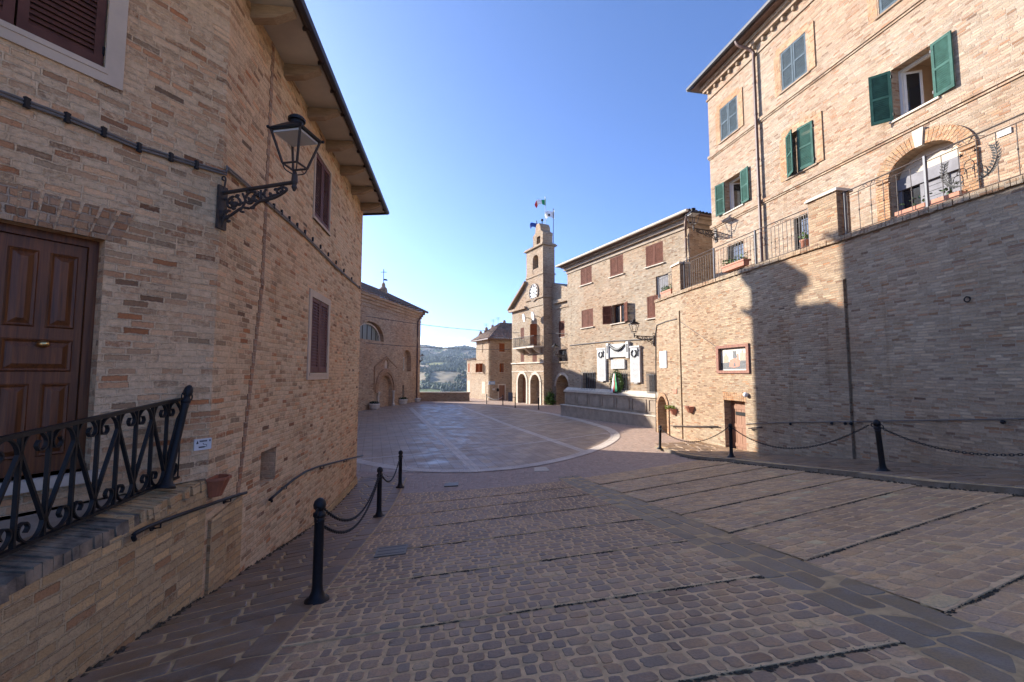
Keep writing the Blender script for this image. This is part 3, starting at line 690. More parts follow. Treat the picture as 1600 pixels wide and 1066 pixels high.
wallmesh(mb, LE, 0, LE.len, -.6, TOPL, [op(w_up, .12), op(w_lo, .12), op(w_ni, .28, back=True)])
wallmesh(mb, LW, 0, LW.len, -.6, TOPL, [op(door_r, .24), op(wl_r, .14)])
n_ = LE.nrm(0); back = [(B_L[0]-5.2, B_L[1]+.5), (Z_L[0]-5.2, Z_L[1]-.4)]
for a, b in ((B_L, back[0]), (back[0], back[1]), (back[1], Z_L)):
    mb.poly([(a[0], a[1], -.6), (b[0], b[1], -.6), (b[0], b[1], TOPL), (a[0], a[1], TOPL)])
mb.build('wall', M['brick_left'], house)
# seams where the masonry was rebuilt: toothed red brick strip up the wall, and the red patch low beside the ramp
mb = MB()
ua, za = LE.at(372, 775); ub, zb2 = LE.at(405, 560); uc, zc = LE.at(428, 60)
for k in range(70):
    z = za+(TOPL-za)*k/70; u = ua+(ub-ua)*min(1, k/30)+(uc-ub)*max(0, (k-30)/40); mb.wbox(LE, u-.045-(k % 2)*.02, u+.03, z, z+(TOPL-za)/70-.004, -.02, .008)
mb.build('brick_seam', M['brick_red'], house)
mb = MB(); a1, z1_ = LE.at(325, 815); a2, z2_ = LE.at(375, 773); zb0 = -.3
mb.wbox(LE, a1, a2, -.5, z1_, -.05, .035); P_ = LE.pos
mb.hexa([P_(a1, z1_, -.05), P_(a2, z1_, -.05), P_(a2, z1_, .035), P_(a1, z1_, .035)], [P_(a1, z1_+.01, -.05), P_(a2, z2_, -.05), P_(a2, z2_, .03), P_(a1, z1_+.01, .03)])
uL_, zL_ = LE.at(470, 742); mb.wbox(LE, a2, LE.len-.01, -.5, .2, -.05, .03)
mb.build('base_course', M['brick_ramp'], house)
for r in (w_up,): window(house, LE, r, M['shutter_plum'], (0, 0), sill=.06, sillmat=M['plaster'], surround=.05, o=-.015, mid=(), pitch=.055, sill_out=.04)
window(house, LE, w_lo, M['shutter_plum'], (0, 0), sill=.04, sillmat=M['plaster'], surround=.13, o=-.01, mid=(), pitch=.055, sill_out=.035)
window(house, LW, wl_r, M['shutter_brown'], (0, 0), sill=.02, sillmat=M['plaster'], surround=.14, o=-.03, mid=(), pitch=.05, sill_out=.03)
# eaves: plaster soffit on wooden corbels, brown gutter, tiled roof
foot = [Z_L, A_L, B_L, back[0], back[1]]; cx_, cy_ = -6.8, 7.2
def offs(d):
    out = []; n = len(foot)
    for i in range(n):
        p0, p1, p2 = Vector(foot[i-1]), Vector(foot[i]), Vector(foot[(i+1) % n]); e1, e2 = (p1-p0).normalized(), (p2-p1).normalized()
        n1, n2 = Vector((e1.y, -e1.x)), Vector((e2.y, -e2.x)); b = (n1+n2); out.append(p1+b*(d/(b.dot(n1))))
    return out
OV = .54; of = offs(OV)
mb = MB(); t0 = TOPL
for i in range(5):
    j = (i+1) % 5; mb.hexa([(*foot[i], t0), (*foot[j], t0), (*of[j], t0+.02), (*of[i], t0+.02)], [(*foot[i], t0+.05), (*foot[j], t0+.05), (*of[j], t0+.07), (*of[i], t0+.07)])
mb.build('soffit', M['soffit'], house)
for k in range(7):
    u = .55+k*1.13; m2 = MB(); P3 = lambda o, z, s: LE.pos(u+s, z, o)
    for (o0, o1, h0, h1) in ((0, .28, .20, .17), (.28, .52, .17, .06)):
        m2.hexa([P3(o0, t0-h0, -.065), P3(o1, t0-h1, -.065), P3(o1, t0-h1, .065), P3(o0, t0-h0, .065)], [P3(o0, t0-.002, -.065), P3(o1, t0-.002, -.065), P3(o1, t0-.002, .065), P3(o0, t0-.002, .065)])
    m2.build('corbel', M['rafter'], house)
mb = MB(); og = offs(OV+.07); mb.tube([(p.x, p.y, t0+.05) for p in (og[0], og[1], og[2], og[3])], .075, 8)
for k in range(12):
    q = Vector((*og[1], 0)).lerp(Vector((*og[2], 0)), (k+.5)/12); mb.box(q.x-.085, q.x+.02, q.y-.015, q.y+.015, t0-.03, t0+.14)
mb.build('rain_gutter', M['gutter'], house)
inn = offs(-2.2); ct = [(p.x, p.y, t0+1.05) for p in inn]
for i in range(3): tiled_roof('roof', [(*of[i], t0+.12), (*of[i+1], t0+.12), ct[i+1], ct[i]], house)
mb = MB(); mb.poly([(*of[3], t0+.12), (*of[4], t0+.12), ct[4], ct[3]]); mb.poly([(*of[4], t0+.12), (*of[0], t0+.12), ct[0], ct[4]]); mb.poly(ct); mb.build('roof_deck', M['tile'], house)
# door: double leaf with raised panels
def panel_leaf(name, W, u0, u1, z0, z1, o, mat, parent, lay):
    mb = MB(); mb.wbox(W, u0, u1, z0, z1, o-.05, o); w, h = u1-u0, z1-z0
    for (a, b, c, d) in lay:
        a, b, c, d = u0+a*w, u0+b*w, z0+c*h, z0+d*h; P = W.pos
        for k, (i0, i1, q0, q1) in enumerate(((0, .012, .0, .016), (.012, .03, .016, .004), (.03, .07, .004, .024))):
            r0 = [P(a+i0, c+i0, o+q0), P(b-i0, c+i0, o+q0), P(b-i0, d-i0, o+q0), P(a+i0, d-i0, o+q0)]; r1 = [P(a+i1, c+i1, o+q1), P(b-i1, c+i1, o+q1), P(b-i1, d-i1, o+q1), P(a+i1, d-i1, o+q1)]
            for x in range(4): y = (x+1) % 4; mb.poly([r0[x], r0[y], r1[y], r1[x]])
        mb.poly(r1)
    return mb.build(name, mat, parent)
dm = MB(); u0, u1, z0, z1 = door_r
for (a, b, c, d) in ((u0, u0+.07, z0, z1), (u1-.07, u1, z0, z1), (u0+.07, u1-.07, z1-.07, z1)): dm.wbox(LW, a, b, c, d, -.24, -.13)
dmid = (u0+u1)/2; door = dm.build('door', M['door_wood'], house)
LAY = [(.10, .44, .62, .95), (.56, .90, .62, .95), (.10, .90, .43, .57), (.10, .44, .07, .38), (.56, .90, .07, .38)]
for a, b in ((u0+.075, dmid-.006), (dmid+.006, u1-.075)): panel_leaf('door_leaf', LW, a, b, z0+.01, z1-.075, -.16, M['door_wood'], door, LAY)
kb = MB(); ku, kz = LW.at(75, 537); q = LW.pos(ku, kz, -.115); kb.ball(q, .05, 12, 8, (1, .8, .62)); kb.build('knob', M['brass'], door, True)
kb = MB(); q = LW.pos(dmid+.06, kz-.03, -.14); kb.ball(q, .03, 10, 6); kb.build('knob', M['brass'], door, True)
mb = MB(); mb.wbox(LW, u0-.06, u1+.06, z0-.09, z0, -.3, .10); mb.build('doorstep', M['limestone'], house)
mb = MB(); nv = 13                                                # soldier bricks over the door
for k in range(nv):
    a = u0-.10+(u1-u0+.2)*k/nv; b = a+(u1-u0+.2)/nv-.012; m_ = (k+.5)/nv-.5; P = LW.pos
    mb.hexa([P(a, z1, -.02), P(b, z1, -.02), P(b, z1, .006), P(a, z1, .006)], [P(a+m_*.22, z1+.30, -.02), P(b+m_*.22, z1+.30, -.02), P(b+m_*.22, z1+.30, .006), P(a+m_*.22, z1+.30, .006)])
mb.build('door_arch', M['brick_trim'], house)

# ------------------------------------------------------------------ ramp wall, landing and railing in front of the door
dL = Vector((A_L[0]-B_L[0], A_L[1]-B_L[1])).normalized()           # towards the camera along the wall line
RE = (A_L[0]+dL.x*6.0, A_L[1]+dL.y*6.0); RA = Wall([A_L, RE])
ztop = lambda u: 1.93-.05*u
ramp = thing('ramp_wall', 'low yellow brick wall with dark mossy top carrying the stair landing by the door', 'wall', (-3.2, 3, 0))
mb = MB(); wallmesh(mb, RA, 0.0, 6.0, -.6, 1.55, (), .0)
P = RA.pos; N_ = 24
for k in range(N_):
    a, b = 6.0*k/N_, 6.0*(k+1)/N_
    mb.poly([P(a, 1.55), P(b, 1.55), P(b, ztop(b)-.12), P(a, ztop(a)-.12)], [(a, 1.55), (b, 1.55), (b, ztop(b)-.12), (a, ztop(a)-.12)])
mb.poly([P(6, -.6), P(6, -.6, -.35), P(6, 1.6, -.35), P(6, 1.6)])
mb.build('wall', M['brick_ramp'], ramp)
rr = random.Random(3); mbs = (MB(), MB()); u = .02                          # weathered brick-on-edge top, chipped and uneven
while u < 6.0:
    w = rr.uniform(.055, .085); e = rr.uniform(-.018, .02); z = ztop(u); lo = z-.13+rr.uniform(-.02, .015); a, b = u, u+w-.006; mb = mbs[0 if u < 1.15+rr.uniform(-.25, .25) else 1]; e -= .012
    mb.hexa([P(a, lo, -.30), P(b, lo, -.30), P(b, lo, .02+e), P(a, lo, .02+e)], [P(a, z-.0, -.30), P(b, z+.004, -.30), P(b, z-.035+rr.uniform(-.014, .01), .005+e*.6), P(a, z-.035+rr.uniform(-.014, .01), .005+e*.6)]); u += w
mbs[0].build('coping', M['brick_ramp'], ramp); mbs[1].build('coping', M['lichen'], ramp)
zl_ = zb_-.22
mb = MB(); poly = [P(0, 0, -.28).xy, P(6, 0, -.28).xy, (Z_L[0]-.0, Z_L[1]-1.0), LW.pos(LW.len, 0, 0).xy, LW.pos(.02, 0, 0).xy]
mb.prism([(p[0], p[1]) for p in poly], 1.0, zl_-.05); mb.build('landing', M['greystone'], ramp)
RLo = Wall([P(-.02, 0, -.18).xy[:], P(6, 0, -.18).xy[:]])
zt = lambda u: 2.80-.075*u
zt0 = RLo.at(305, 618)[1]; uA = RLo.at(305, 618)[0]; uB, zt1 = RLo.at(0, 685); s_top = (zt1-zt0)/(uB-uA); ztr = lambda u: zt0+s_top*(u-uA)
zb0_ = RLo.at(305, 733)[1]; zb1_ = RLo.at(0, 868)[1]; s_bot = (zb1_-zb0_)/(uB-uA); zbr = lambda u: zb0_+s_bot*(u-uA)
rail = thing('iron_railing', 'black wrought iron balcony railing with zigzag bars and scrolls beside the wooden door', 'railing', (-3.3, 3.5, zb0_))
Q = lambda u, z, o=0: RLo.pos(u, z, o)
mb = MB()
for zf, hh in ((ztr, .022), (zbr, .016)):
    for a, b in ((uA-.12, 5.6),): mb.hexa([Q(a, zf(a)-hh, -.022), Q(b, zf(b)-hh, -.022), Q(b, zf(b)-hh, .022), Q(a, zf(a)-hh, .022)], [Q(a, zf(a)+hh*.4, -.022), Q(b, zf(b)+hh*.4, -.022), Q(b, zf(b)+hh*.4, .022), Q(a, zf(a)+hh*.4, .022)])
mb.build('rail', M['iron'], rail)
PER = abs(RLo.at(111, 660)[0]-RLo.at(180, 640)[0]); PER = min(max(PER, .34), .6)
ua0 = RLo.at(283, 622)[0]
def bar(mb, ua, za, ub, zb, w=.0085, o=0):
    mb.hexa([Q(ua-w, za, o-.015), Q(ua+w, za, o-.015), Q(ua+w, za, o+.015), Q(ua-w, za, o+.015)], [Q(ub-w, zb, o-.015), Q(ub+w, zb, o-.015), Q(ub+w, zb, o+.015), Q(ub-w, zb, o+.015)])
k = 0
while ua0+k*PER/2 < 5.5 and k < 24:
    ua = ua0+(k-1)*PER/2
    if ua > uA-.01:
        mb = MB(); bar(mb, ua, zbr(ua), ua, ztr(ua)); mb.build('upright', M['iron'], rail)
        zn = zbr(ua+PER/2)+.10 if k % 2 else zbr(ua)+.10; zx = ztr(ua)-.12 if k % 2 else ztr(ua+PER/2)-.12
        mb = MB()
        if k % 2: bar(mb, ua+PER/2, zn, ua, zx)
        else: bar(mb, ua, zn, ua+PER/2, zx)
        mb.build('diagonal_bar', M['iron'], rail)
        top = not (k % 2); sc = PER/2
        for sg in (-1, 1):
            mb = MB()
            pts = [(sc*.98, -.15), (sc*.86, -.06), (sc*.6, -.012), (sc*.3, -.03), (sc*.12, -.085), (sc*.16, -.135), (sc*.34, -.15), (sc*.46, -.115), (sc*.38, -.08)]
            base = ztr(ua) if top else zbr(ua)
            cur = smooth_curve([Q(ua+sg*x, base+(y if top else -y)) for x, y in pts], 4); n3 = RLo.nrm(ua)
            for p, q in zip(cur, cur[1:]):
                t = (q-p).normalized(); v = t.cross(n3).normalized()*.005; w3 = n3*.015
                mb.hexa([p-v-w3, p+v-w3, p+v+w3, p-v+w3], [q-v-w3, q+v-w3, q+v+w3, q-v+w3])
            mb.build('scroll', M['iron'], rail)
    k += 1

# ------------------------------------------------------------------ bollards and chains
def bollard_parts(root):
    mb = MB(); mb.lathe([(.115, 0), (.115, .02), (.10, .035), (.075, .05), (.055, .10), (.048, .16), (.046, .75), (.050, .76), (.050, .80)], (0, 0, 0), 16); mb.build('post', M['iron'], root, True, local=True)
    mb = MB(); mb.lathe([(.050, .80), (.060, .81), (.060, .84), (.040, .855), (.040, .87), (.055, .885), (.060, .92), (.050, .955), (.028, .975), (.004, .985)], (0, 0, 0), 16); mb.build('finial', M['iron'], root, True, local=True)
    for s in (-1, 1):
        mb = MB(); mb.tube([(0, s*(.078+.028*math.cos(t)), .865+.032*math.sin(t)) for t in [2*math.pi*k/12 for k in range(12)]], .009, 6, closed=True); mb.build('ring', M['iron'], root, True, local=True)
BP = {'L1': ground(495, 940), 'L2': ground(592, 808), 'L3': ground(625, 762), 'R1': ground(1031, 702, .05), 'R2': ground(1143, 715, .08), 'R3': ground(1380, 737, .08)}
BP['R4'] = Vector((kx(4.6)+.15, 4.6, G(kx(4.6)+.15, 4.6)+.10)); BP['L0'] = Vector((lx(.6), .6, G(lx(.6), .6)))
BL = {'L1': 'black iron bollard nearest the camera, beside the left pavement, chain looped to one side', 'L2': 'black iron bollard midway along the left pavement with chains on both sides',
      'L3': 'black iron bollard at the lower end of the left pavement near the house corner', 'R1': 'thin black bollard in front of the small brick arch at the lower right',
      'R2': 'upright black bollard at the kerb before the small wooden wall door', 'R3': 'leaning black bollard on the raised right pavement against the shaded wall',
      'R4': 'black bollard uphill of the leaning one on the right pavement', 'L0': 'black bollard up the left pavement, out of frame'}
first = None
for k in ('L1', 'L2', 'L3', 'R1', 'R2', 'R3', 'R4'):
    if first is None:
        first = thing('bollard', BL[k], 'bollard', BP[k], 'black bollards with chains along the street'); bollard_parts(first); b_ = first
    else: b_ = dup(first, BP[k], label=BL[k])
    b_.rotation_euler.z = R(8 if k[0] == 'L' else 15)
    if k == 'R3': b_.rotation_euler = (R(4), R(-11), R(15))
    if k == 'R1': b_.rotation_euler = (0, R(3), R(15)); b_.scale = (1, 1, .88)
# a spare bollard leaning in the corner behind the railing
qb = LW.pos(*LW.at(243, 730), .22); qt = LW.pos(*LW.at(288, 605), .10); qb.z = zl_-.03; dq = qt-qb
b_ = dup(first, qb, label='spare black bollard leaning against the house wall behind the railing'); b_.rotation_euler = dq.to_track_quat('Z', 'Y').to_euler(); b_.scale = (.72, .72, dq.length/.96)
hk = lambda k, s: BP[k]+Vector((0, 0, .86 if k != 'R1' else .75))+Vector((-.1*math.sin(R(8)), .1, 0))*s+(Vector((-.17, -.05, -.02)) if k == 'R3' else Vector((0, 0, 0)))
G_CH = 'chains slung between the bollards'
chain('chain', hk('L1', 1), hk('L2', -1), .42, .05, 'black chain sagging from the nearest left bollard to the second, upper strand', G_CH)
chain('chain', hk('L1', -1)+Vector((.0, .0, -.06)), hk('L2', -1)+Vector((0, 0, -.05)), .47, .05, 'black chain hanging lower, behind the nearest left bollard', G_CH)
chain('chain', hk('L2', 1), hk('L3', -1), .40, .05, 'black chain sagging between the two farther left bollards', G_CH)
chain('chain', hk('R1', -1), hk('R2', 1), .45, .05, 'chain hanging before the sunlit foot of the right wall', G_CH)
chain('chain', hk('R2', -1), hk('R3', 1), .50, .05, 'chain hanging from the upright bollard to the leaning one', G_CH)
chain('chain', hk('R3', -1), BP['R4']+Vector((0, 0, .86)), .45, .05, 'chain running uphill from the leaning bollard out of the frame', G_CH)

# ------------------------------------------------------------------ wall lanterns (one builder, arm along local x)
def lantern(root, arm):
    m = M['iron_rust']; mb = MB()
    mb.tube([(0, 0, 0), (arm, 0, .06)], .022, 8); mb.fbox((0, 0, 0), (1, 0, 0), (0, 1, 0), -.0, .03, -.06, .06, -.42, .08)
    mb.tube(smooth_curve([(.03, 0, .05), (.05, 0, .16), (.02, 0, .20), (-.0, 0, .17), (.03, 0, .15)]), .010, 6)
    mb.lathe([(.012, -.10), (.03, -.06), (.022, -.03), (.034, 0), (.03, .08), (.02, .12)], (arm, 0, .06), 10)
    mb.build('bracket', m, root, False, local=True)
    mb = MB(); T = lambda pts, r=.013: mb.tube(smooth_curve([(x*arm, 0, z) for x, z in pts], 5), r, 6)
    for cx, cz, r, a0 in ((.16, -.14, .115, 0), (.20, -.13, .06, 2), (.42, -.10, .10, 1), (.44, -.08, .05, 3), (.66, -.055, .07, 2), (.10, -.27, .065, 1), (.80, -.035, .05, 0)):
        sp = spiral((cx, cz), r, r*.22, a0, a0+5.2, 22); mb.tube([(x*arm if False else (cx*arm+(x-cx)), 0, z) for x, z in sp], .014, 6)
        mb.ball((cx*arm+.02, 0, cz), r*.33, 7, 5, (1, .6, 1))
        for q in range(3):
            aa = a0+1+q*1.5; lx_, lz_ = cx*arm+r*math.cos(aa), cz+r*math.sin(aa); mb.ball((lx_, 0, lz_), .026, 6, 4, (1.3, .5, .8))
    T([(.02, -.40), (.06, -.30), (.16, -.26), (.30, -.19), (.42, -.20), (.52, -.14), (.62, -.12), (.74, -.10), (.86, -.05), (.90, -.01), (.84, .02)], .016)
    T([(.30, -.02), (.34, -.12), (.28, -.22), (.33, -.24)]); T([(.55, .0), (.56, -.08), (.52, -.14)])
    mb.build('scrollwork', m, root, True, local=True)
    cz = .06+.10; mb = MB(); c = arm; k45 = math.pi/4
    sq = lambda r, z: [(c+r*math.cos(k45+i*math.pi/2), r*math.sin(k45+i*math.pi/2), z) for i in range(4)]
    lo, hi = sq(.125, cz+.085), sq(.25, cz+.43); fl, fh = sq(.272, cz+.43), sq(.28, cz+.45); tp = sq(.10, cz+.565)
    for i in range(4): mb.tube([lo[i], hi[i]], .014, 5); mb.tube([lo[i], lo[(i+1) % 4]], .012, 5); mb.tube(smooth_curve([lo[i], (c+(lo[i][0]-c)*.75, lo[i][1]*.75, cz+.02), (c, 0, cz-.02)]), .007, 5)
    mb.build('lantern_frame', m, root, False, local=True)
    mb = MB(); mb.hexa(fl, fh); mb.hexa([(p[0], p[1], p[2]) for p in fh], tp); mb.lathe([(.07, cz+.555), (.07, cz+.60), (.092, cz+.605), (.092, cz+.632), (.07, cz+.655), (.03, cz+.675)], (c, 0, 0), 14)
    for p in fh: mb.ball(p, .018, 6, 4)
    mb.build('lantern_roof', M['iron'], root, False, local=True)
    mb = MB(); mb.hexa(sq(.225, cz+.405), sq(.225, cz+.427)); mb.build('reflector', M['white_paint'], root, False, local=True)
LAMPG = 'iron wall lanterns on scrolled brackets'
lamp = thing('wall_lantern', 'large black lantern on a scrolled iron bracket at the near left house corner', 'lantern', (A_L[0], A_L[1], LE.at(352, 307)[1]), LAMPG, R(-10))
lantern(lamp, .93)
# cables, sign, handrails and pot on the left house
def wall_line(name, W, pix, r, mat, label, cat, group=None, o=.03, clips=0, n=6):
    pts = [W.pos(*W.at(x, y), o) if len(pix[0]) == 2 else None for x, y in pix]; mb = MB(); mb.tube(pts, r, n)
    return mb, pts
mb = MB()
for dz in (0, .03):
    p = [LW.pos(*LW.at(x, y), .025)+Vector((0, 0, dz)) for x, y in ((-700, -60), (0, 150), (110, 190), (210, 232), (300, 259), (352, 274))]+[LE.pos(.03, LE.at(372, 283)[1], .03)+Vector((0, 0, dz))]
    p += [LE.pos(*LE.at(x, y), .025)+Vector((0, 0, dz)) for x, y in ((420, 322), (470, 365), (520, 415), (562, 452))]
    mb.tube(p, .012, 6)
cab = mb.build('cable', M['conduit'], None)
tag(cab, 'twin grey cables clipped across the left house below the top windows', 'cable')
for x, y in ((40, 165), (103, 188), (160, 210), (215, 234), (265, 249), (305, 261)): q = LW.pos(*LW.at(x, y), .03); mb = MB(); mb.box(q.x-.014, q.x+.014, q.y-.02, q.y+.02, q.z-.03, q.z+.06); mb.build('clip', M['iron'], cab)
for k in range(14):
    f = k/13; q = LE.pos(*LE.at(400+160*f, 306+144*f-8*math.sin(math.pi*f)), .03); mb = MB(); mb.box(q.x-.014, q.x+.014, q.y-.014, q.y+.014, q.z-.02, q.z+.06); mb.build('clip', M['iron'], cab)
r = LW.rect((303, 687, 704), (330, 684, 701.5)); sign = MB(); sign.wbox(LW, r[0], r[1], r[2], r[3], .0, .012)
so = sign.build('notice_plate', M['white_paint'], None); tag(so, 'small white enamel plate with a black arrow on the corner below the railing end', 'sign')
mk = MB(); w, h = r[1]-r[0], r[3]-r[2]; S = lambda a, b, c, d: mk.wbox(LW, r[1]-w*b, r[1]-w*a, r[2]+h*c, r[2]+h*d, .0115, .0145)
S(.26, .60, .20, .32); P = LW.pos; uu = r[1]-w*.17
mk.poly([P(uu-.012, r[2]+h*.58, .0145), P(uu+.012, r[2]+h*.58, .0145), P(uu, r[2]+h*.9, .0145)])
mk.tube([P(r[1]-w*x, r[2]+h*z, .014) for x, z in ((.60, .25), (.72, .3), (.70, .45), (.52, .5), (.50, .6))], .003, 5)
for i in range(8): S(.30+i*.055, .335+i*.055, .72, .86)
S(.86, .93, .7, .88); mk.build('lettering', M['ink'], so)
HR = 'iron handrails fixed to the walls'
def handrail(W, pix, label, brk, r=.018, o=.075, hook=True, mat=None):
    t = thing('handrail', label, 'handrail', W.pos(*W.at(*pix[0]), 0), HR); pts = [W.pos(*W.at(x, y), o) for x, y in pix]
    d0 = (pts[0]-pts[1]).normalized(); mb = MB()
    P0 = pts if not hook else [pts[0]+d0*.03+Vector((0, 0, -.055)), pts[0]+d0*.05+Vector((0, 0, -.02))]+pts
    mb.tube(smooth_curve(P0, 3) if hook else P0, r, 8); mb.build('rail', mat or M['iron'], t, True)
    for x, y in brk:
        u, z = W.at(x, y); m2 = MB(); m2.tube([W.pos(u, z, o), W.pos(u, z-.05, o), W.pos(u-.0, z-.055, .03), W.pos(u, z-.05, 0)], .008, 6); m2.tube([W.pos(u, z-.05, 0.0), W.pos(u, z-.05, .012)], .028, 10); m2.build('wall_bracket', M['iron'], t)
    return t
RAH = Wall([RE, B_L])
handrail(RAH, [(200, 832), (240, 815), (330, 784), (375, 770)], 'black iron handrail along the yellow ramp wall below the terracotta pot', [(237, 816), (350, 777)])
handrail(RAH, [(418, 777), (471, 737), (520, 722), (563, 712)], 'black bent handrail low on the left house by the square niche', [(440, 759), (500, 728), (537, 718)])
def pot_half(W, u, z, w, h, dep, label, mat, group='terracotta wall pots'):
    """half-round wall pot with ribs, flat side to the wall"""
    t = thing('wall_pot', label, 'pot', W.pos(u, z, 0), group); mb = MB(); n = 18
    ring = lambda f, zz: [W.pos(u-w/2*f*math.cos(math.pi*i/n), zz, .01+dep*f*math.sin(math.pi*i/n)*(1+.03*math.cos(i*math.pi))) for i in range(n+1)]
    a, b, c, d, e = ring(.55, z), ring(.97, z+h*.86), ring(1.06, z+h*.87), ring(1.06, z+h), ring(.9, z+h)
    f = ring(.86, z+h*.8); V_ = a+b+c+d+e+f; k = n+1
    mb.faces(V_, [(j*k+i, j*k+i+1, (j+1)*k+i+1, (j+1)*k+i) for j in range(5) for i in range(n)]+[tuple(range(k)), tuple(5*k+i for i in range(k))]+[(j*k, (j+1)*k, (j+1)*k+n, j*k+n) for j in range(3)])
    mb.build('bowl', mat, t); return t
pu, pz = RAH.at(330, 775); pot_half(RAH, pu, pz, .27, .21, .17, 'empty ribbed terracotta wall pot at the left house corner above a handrail', M['terracotta'])
# ------------------------------------------------------------------ retaining wall on the right with coping, railings, door, tile picture
def plan(pts, n=4): return [(p.x, p.y) for p in smooth_curve([(x, y, 0) for x, y in pts], n)]
RW = Wall(plan([(10.3, 2), (9.15, 7.87), (8.58, 10.8), (8.13, 13.1), (7.65, 16), (7.24, 18.6), (6.93, 21.2)]))
CZ = 6.58
def arch_ring(mb, W, u0, u1, zs, zt, wid, o0, o1, n=22, gap=.012):
    c, r = (u0+u1)/2, (u1-u0)/2; h = zt-zs
    for i in range(n):
        a, b = math.pi*i/n+gap/2, math.pi*(i+1)/n-gap/2
        q = lambda t, w, o: W.pos(c-(r+w)*math.cos(t), zs+(h+w)*math.sin(t), o)
        mb.hexa([q(a, 0, o0), q(b, 0, o0), q(b, 0, o1), q(a, 0, o1)], [q(a, wid, o0), q(b, wid, o0), q(b, wid, o1), q(a, wid, o1)])
rwall = thing('retaining_wall', 'long curved straw coloured brick wall on the right, topped with railings, partly in shadow', 'wall', (8, 12, 0))
d_r = RW.rect((1131, 624.4, 704), (1164, 628, 708)); a_r = RW.rect((1029, 632, 699), (1043, 632, 700)); a_zt = RW.at(1034, 619)[1]
a_r = (a_r[0], a_r[1], a_r[2]-.3, a_zt); p_r = RW.rect((1124, 545, 578), (1167, 541.5, 580))
g1 = RW.at(1061.5, 486); g1b = RW.at(1063, 695); g2 = RW.at(1320, 436)
ops = [op(d_r, .30), op(a_r, .45, arch=True, spring=a_zt-(a_r[1]-a_r[0])*.6, back=True), op(p_r, .12),
       dict(u0=g1[0]-.06, u1=g1[0]+.06, z0=-.4, z1=g1[1], d=.07, back=True), dict(u0=g2[0]-.05, u1=g2[0]+.06, z0=-.4, z1=g2[1], d=.08, back=True)]
mb = MB(); wallmesh(mb, RW, 0, RW.len, -.6, CZ-.12, ops)
e0, e1 = RW.pos(RW.len, 0), RW.pos(RW.len, 0, -3)
mb.poly([(e0.x, e0.y, -.6), (e1.x, e1.y, -.6), (e1.x, e1.y, CZ-.12), (e0.x, e0.y, CZ-.12)]); mb.build('wall', M['brick_wall'], rwall)
mb = MB(); u = 0.; rr = random.Random(8)
while u < RW.len-.02:
    w = rr.uniform(.075, .10); mb.wbox(RW, u, min(u+w-.008, RW.len), CZ-.13+rr.uniform(-.008, .008), CZ+rr.uniform(-.008, .008), -.34, .065+rr.uniform(-.01, .01)); u += w
mb.build('coping', M['brick_wall'], rwall)
mb = MB(); mb.wbox(RW, d_r[0], d_r[1], d_r[2]-.3, d_r[3], -.34, -.27)
for k in range(1, 4): uu = d_r[0]+(d_r[1]-d_r[0])*k/4; mb.wbox(RW, uu-.005, uu+.005, d_r[2], d_r[3], -.27, -.262)
for f in (.12, .5, .86): zz = d_r[2]+(d_r[3]-d_r[2])*f; mb.wbox(RW, d_r[0]+.02, d_r[1]-.02, zz-.06, zz+.06, -.275, -.25)
dd = mb.build('door', M['door_old'], rwall)
mb = MB(); zz = d_r[2]+(d_r[3]-d_r[2])*.74; mb.wbox(RW, d_r[0]+.06, d_r[1]-.28, zz-.06, zz+.06, -.255, -.24); mb.build('letter_slot', M['dark'], dd)
mb = MB(); nv = 11
for k in range(nv):
    a = d_r[0]-.05+(d_r[1]-d_r[0]+.1)*k/nv; b = a+(d_r[1]-d_r[0]+.1)/nv-.012; mb.wbox(RW, a, b, d_r[3], d_r[3]+.28, -.02, .006)
mb.build('door_arch', M['brick_trim'], rwall)
mb = MB(); arch_ring(mb, RW, a_r[0], a_r[1], a_zt-(a_r[1]-a_r[0])*.6, a_zt, .17, -.03, .05)
for a, b in ((a_r[0]-.17, a_r[0]), (a_r[1], a_r[1]+.17)):
    z = a_r[2]
    while z < a_zt-(a_r[1]-a_r[0])*.6-.04: mb.wbox(RW, a, b, z, z+.066, -.03, .05); z += .075
mb.build('arch_surround', M['brick_trim'], rwall)
for (f0, f1) in (((1265, 312, 385), (1310, 291, 368)), ((1050.5, 415, 456), (1063, 408, 451))):   # two brick piers standing on the coping
    ua = RW.at(f0[0], f0[2])[0]; ub = RW.at(f1[0], f1[2])[0]; u0, u1 = min(ua, ub), max(ua, ub); zt = (RW.at(f0[0], f0[1])[1]+RW.at(f1[0], f1[1])[1])/2
    mb = MB(); mb.wbox(RW, u0, u1, CZ, zt-.09, -.42, .0); p_ = mb.build('pier', M['brick_wall'], rwall)
    mb = MB(); mb.wbox(RW, u0-.06, u1+.06, zt-.09, zt-.04, -.48, .06); mb.wbox(RW, u0-.03, u1+.03, zt-.04, zt, -.45, .03); mb.build('cap', M['limestone'], p_)
    if f0[0] > 1200: PA = (u0, u1, zt)
    else: PB = (u0, u1, zt)
for x, y in ((1513, 468), (1085, 590)):
    u, z = RW.at(x, y); mb = MB(); mb.tube([RW.pos(u+.05*math.cos(t), z+.05*math.sin(t), .03) for t in [2*math.pi*k/14 for k in range(14)]], .011, 6, closed=True); mb.tube([RW.pos(u, z+.05, -.02), RW.pos(u, z+.05, .05)], .012, 6)
    if x > 1200: tag(mb.build('iron_ring', M['iron']), 'iron tethering ring high on the shaded right wall', 'ring')
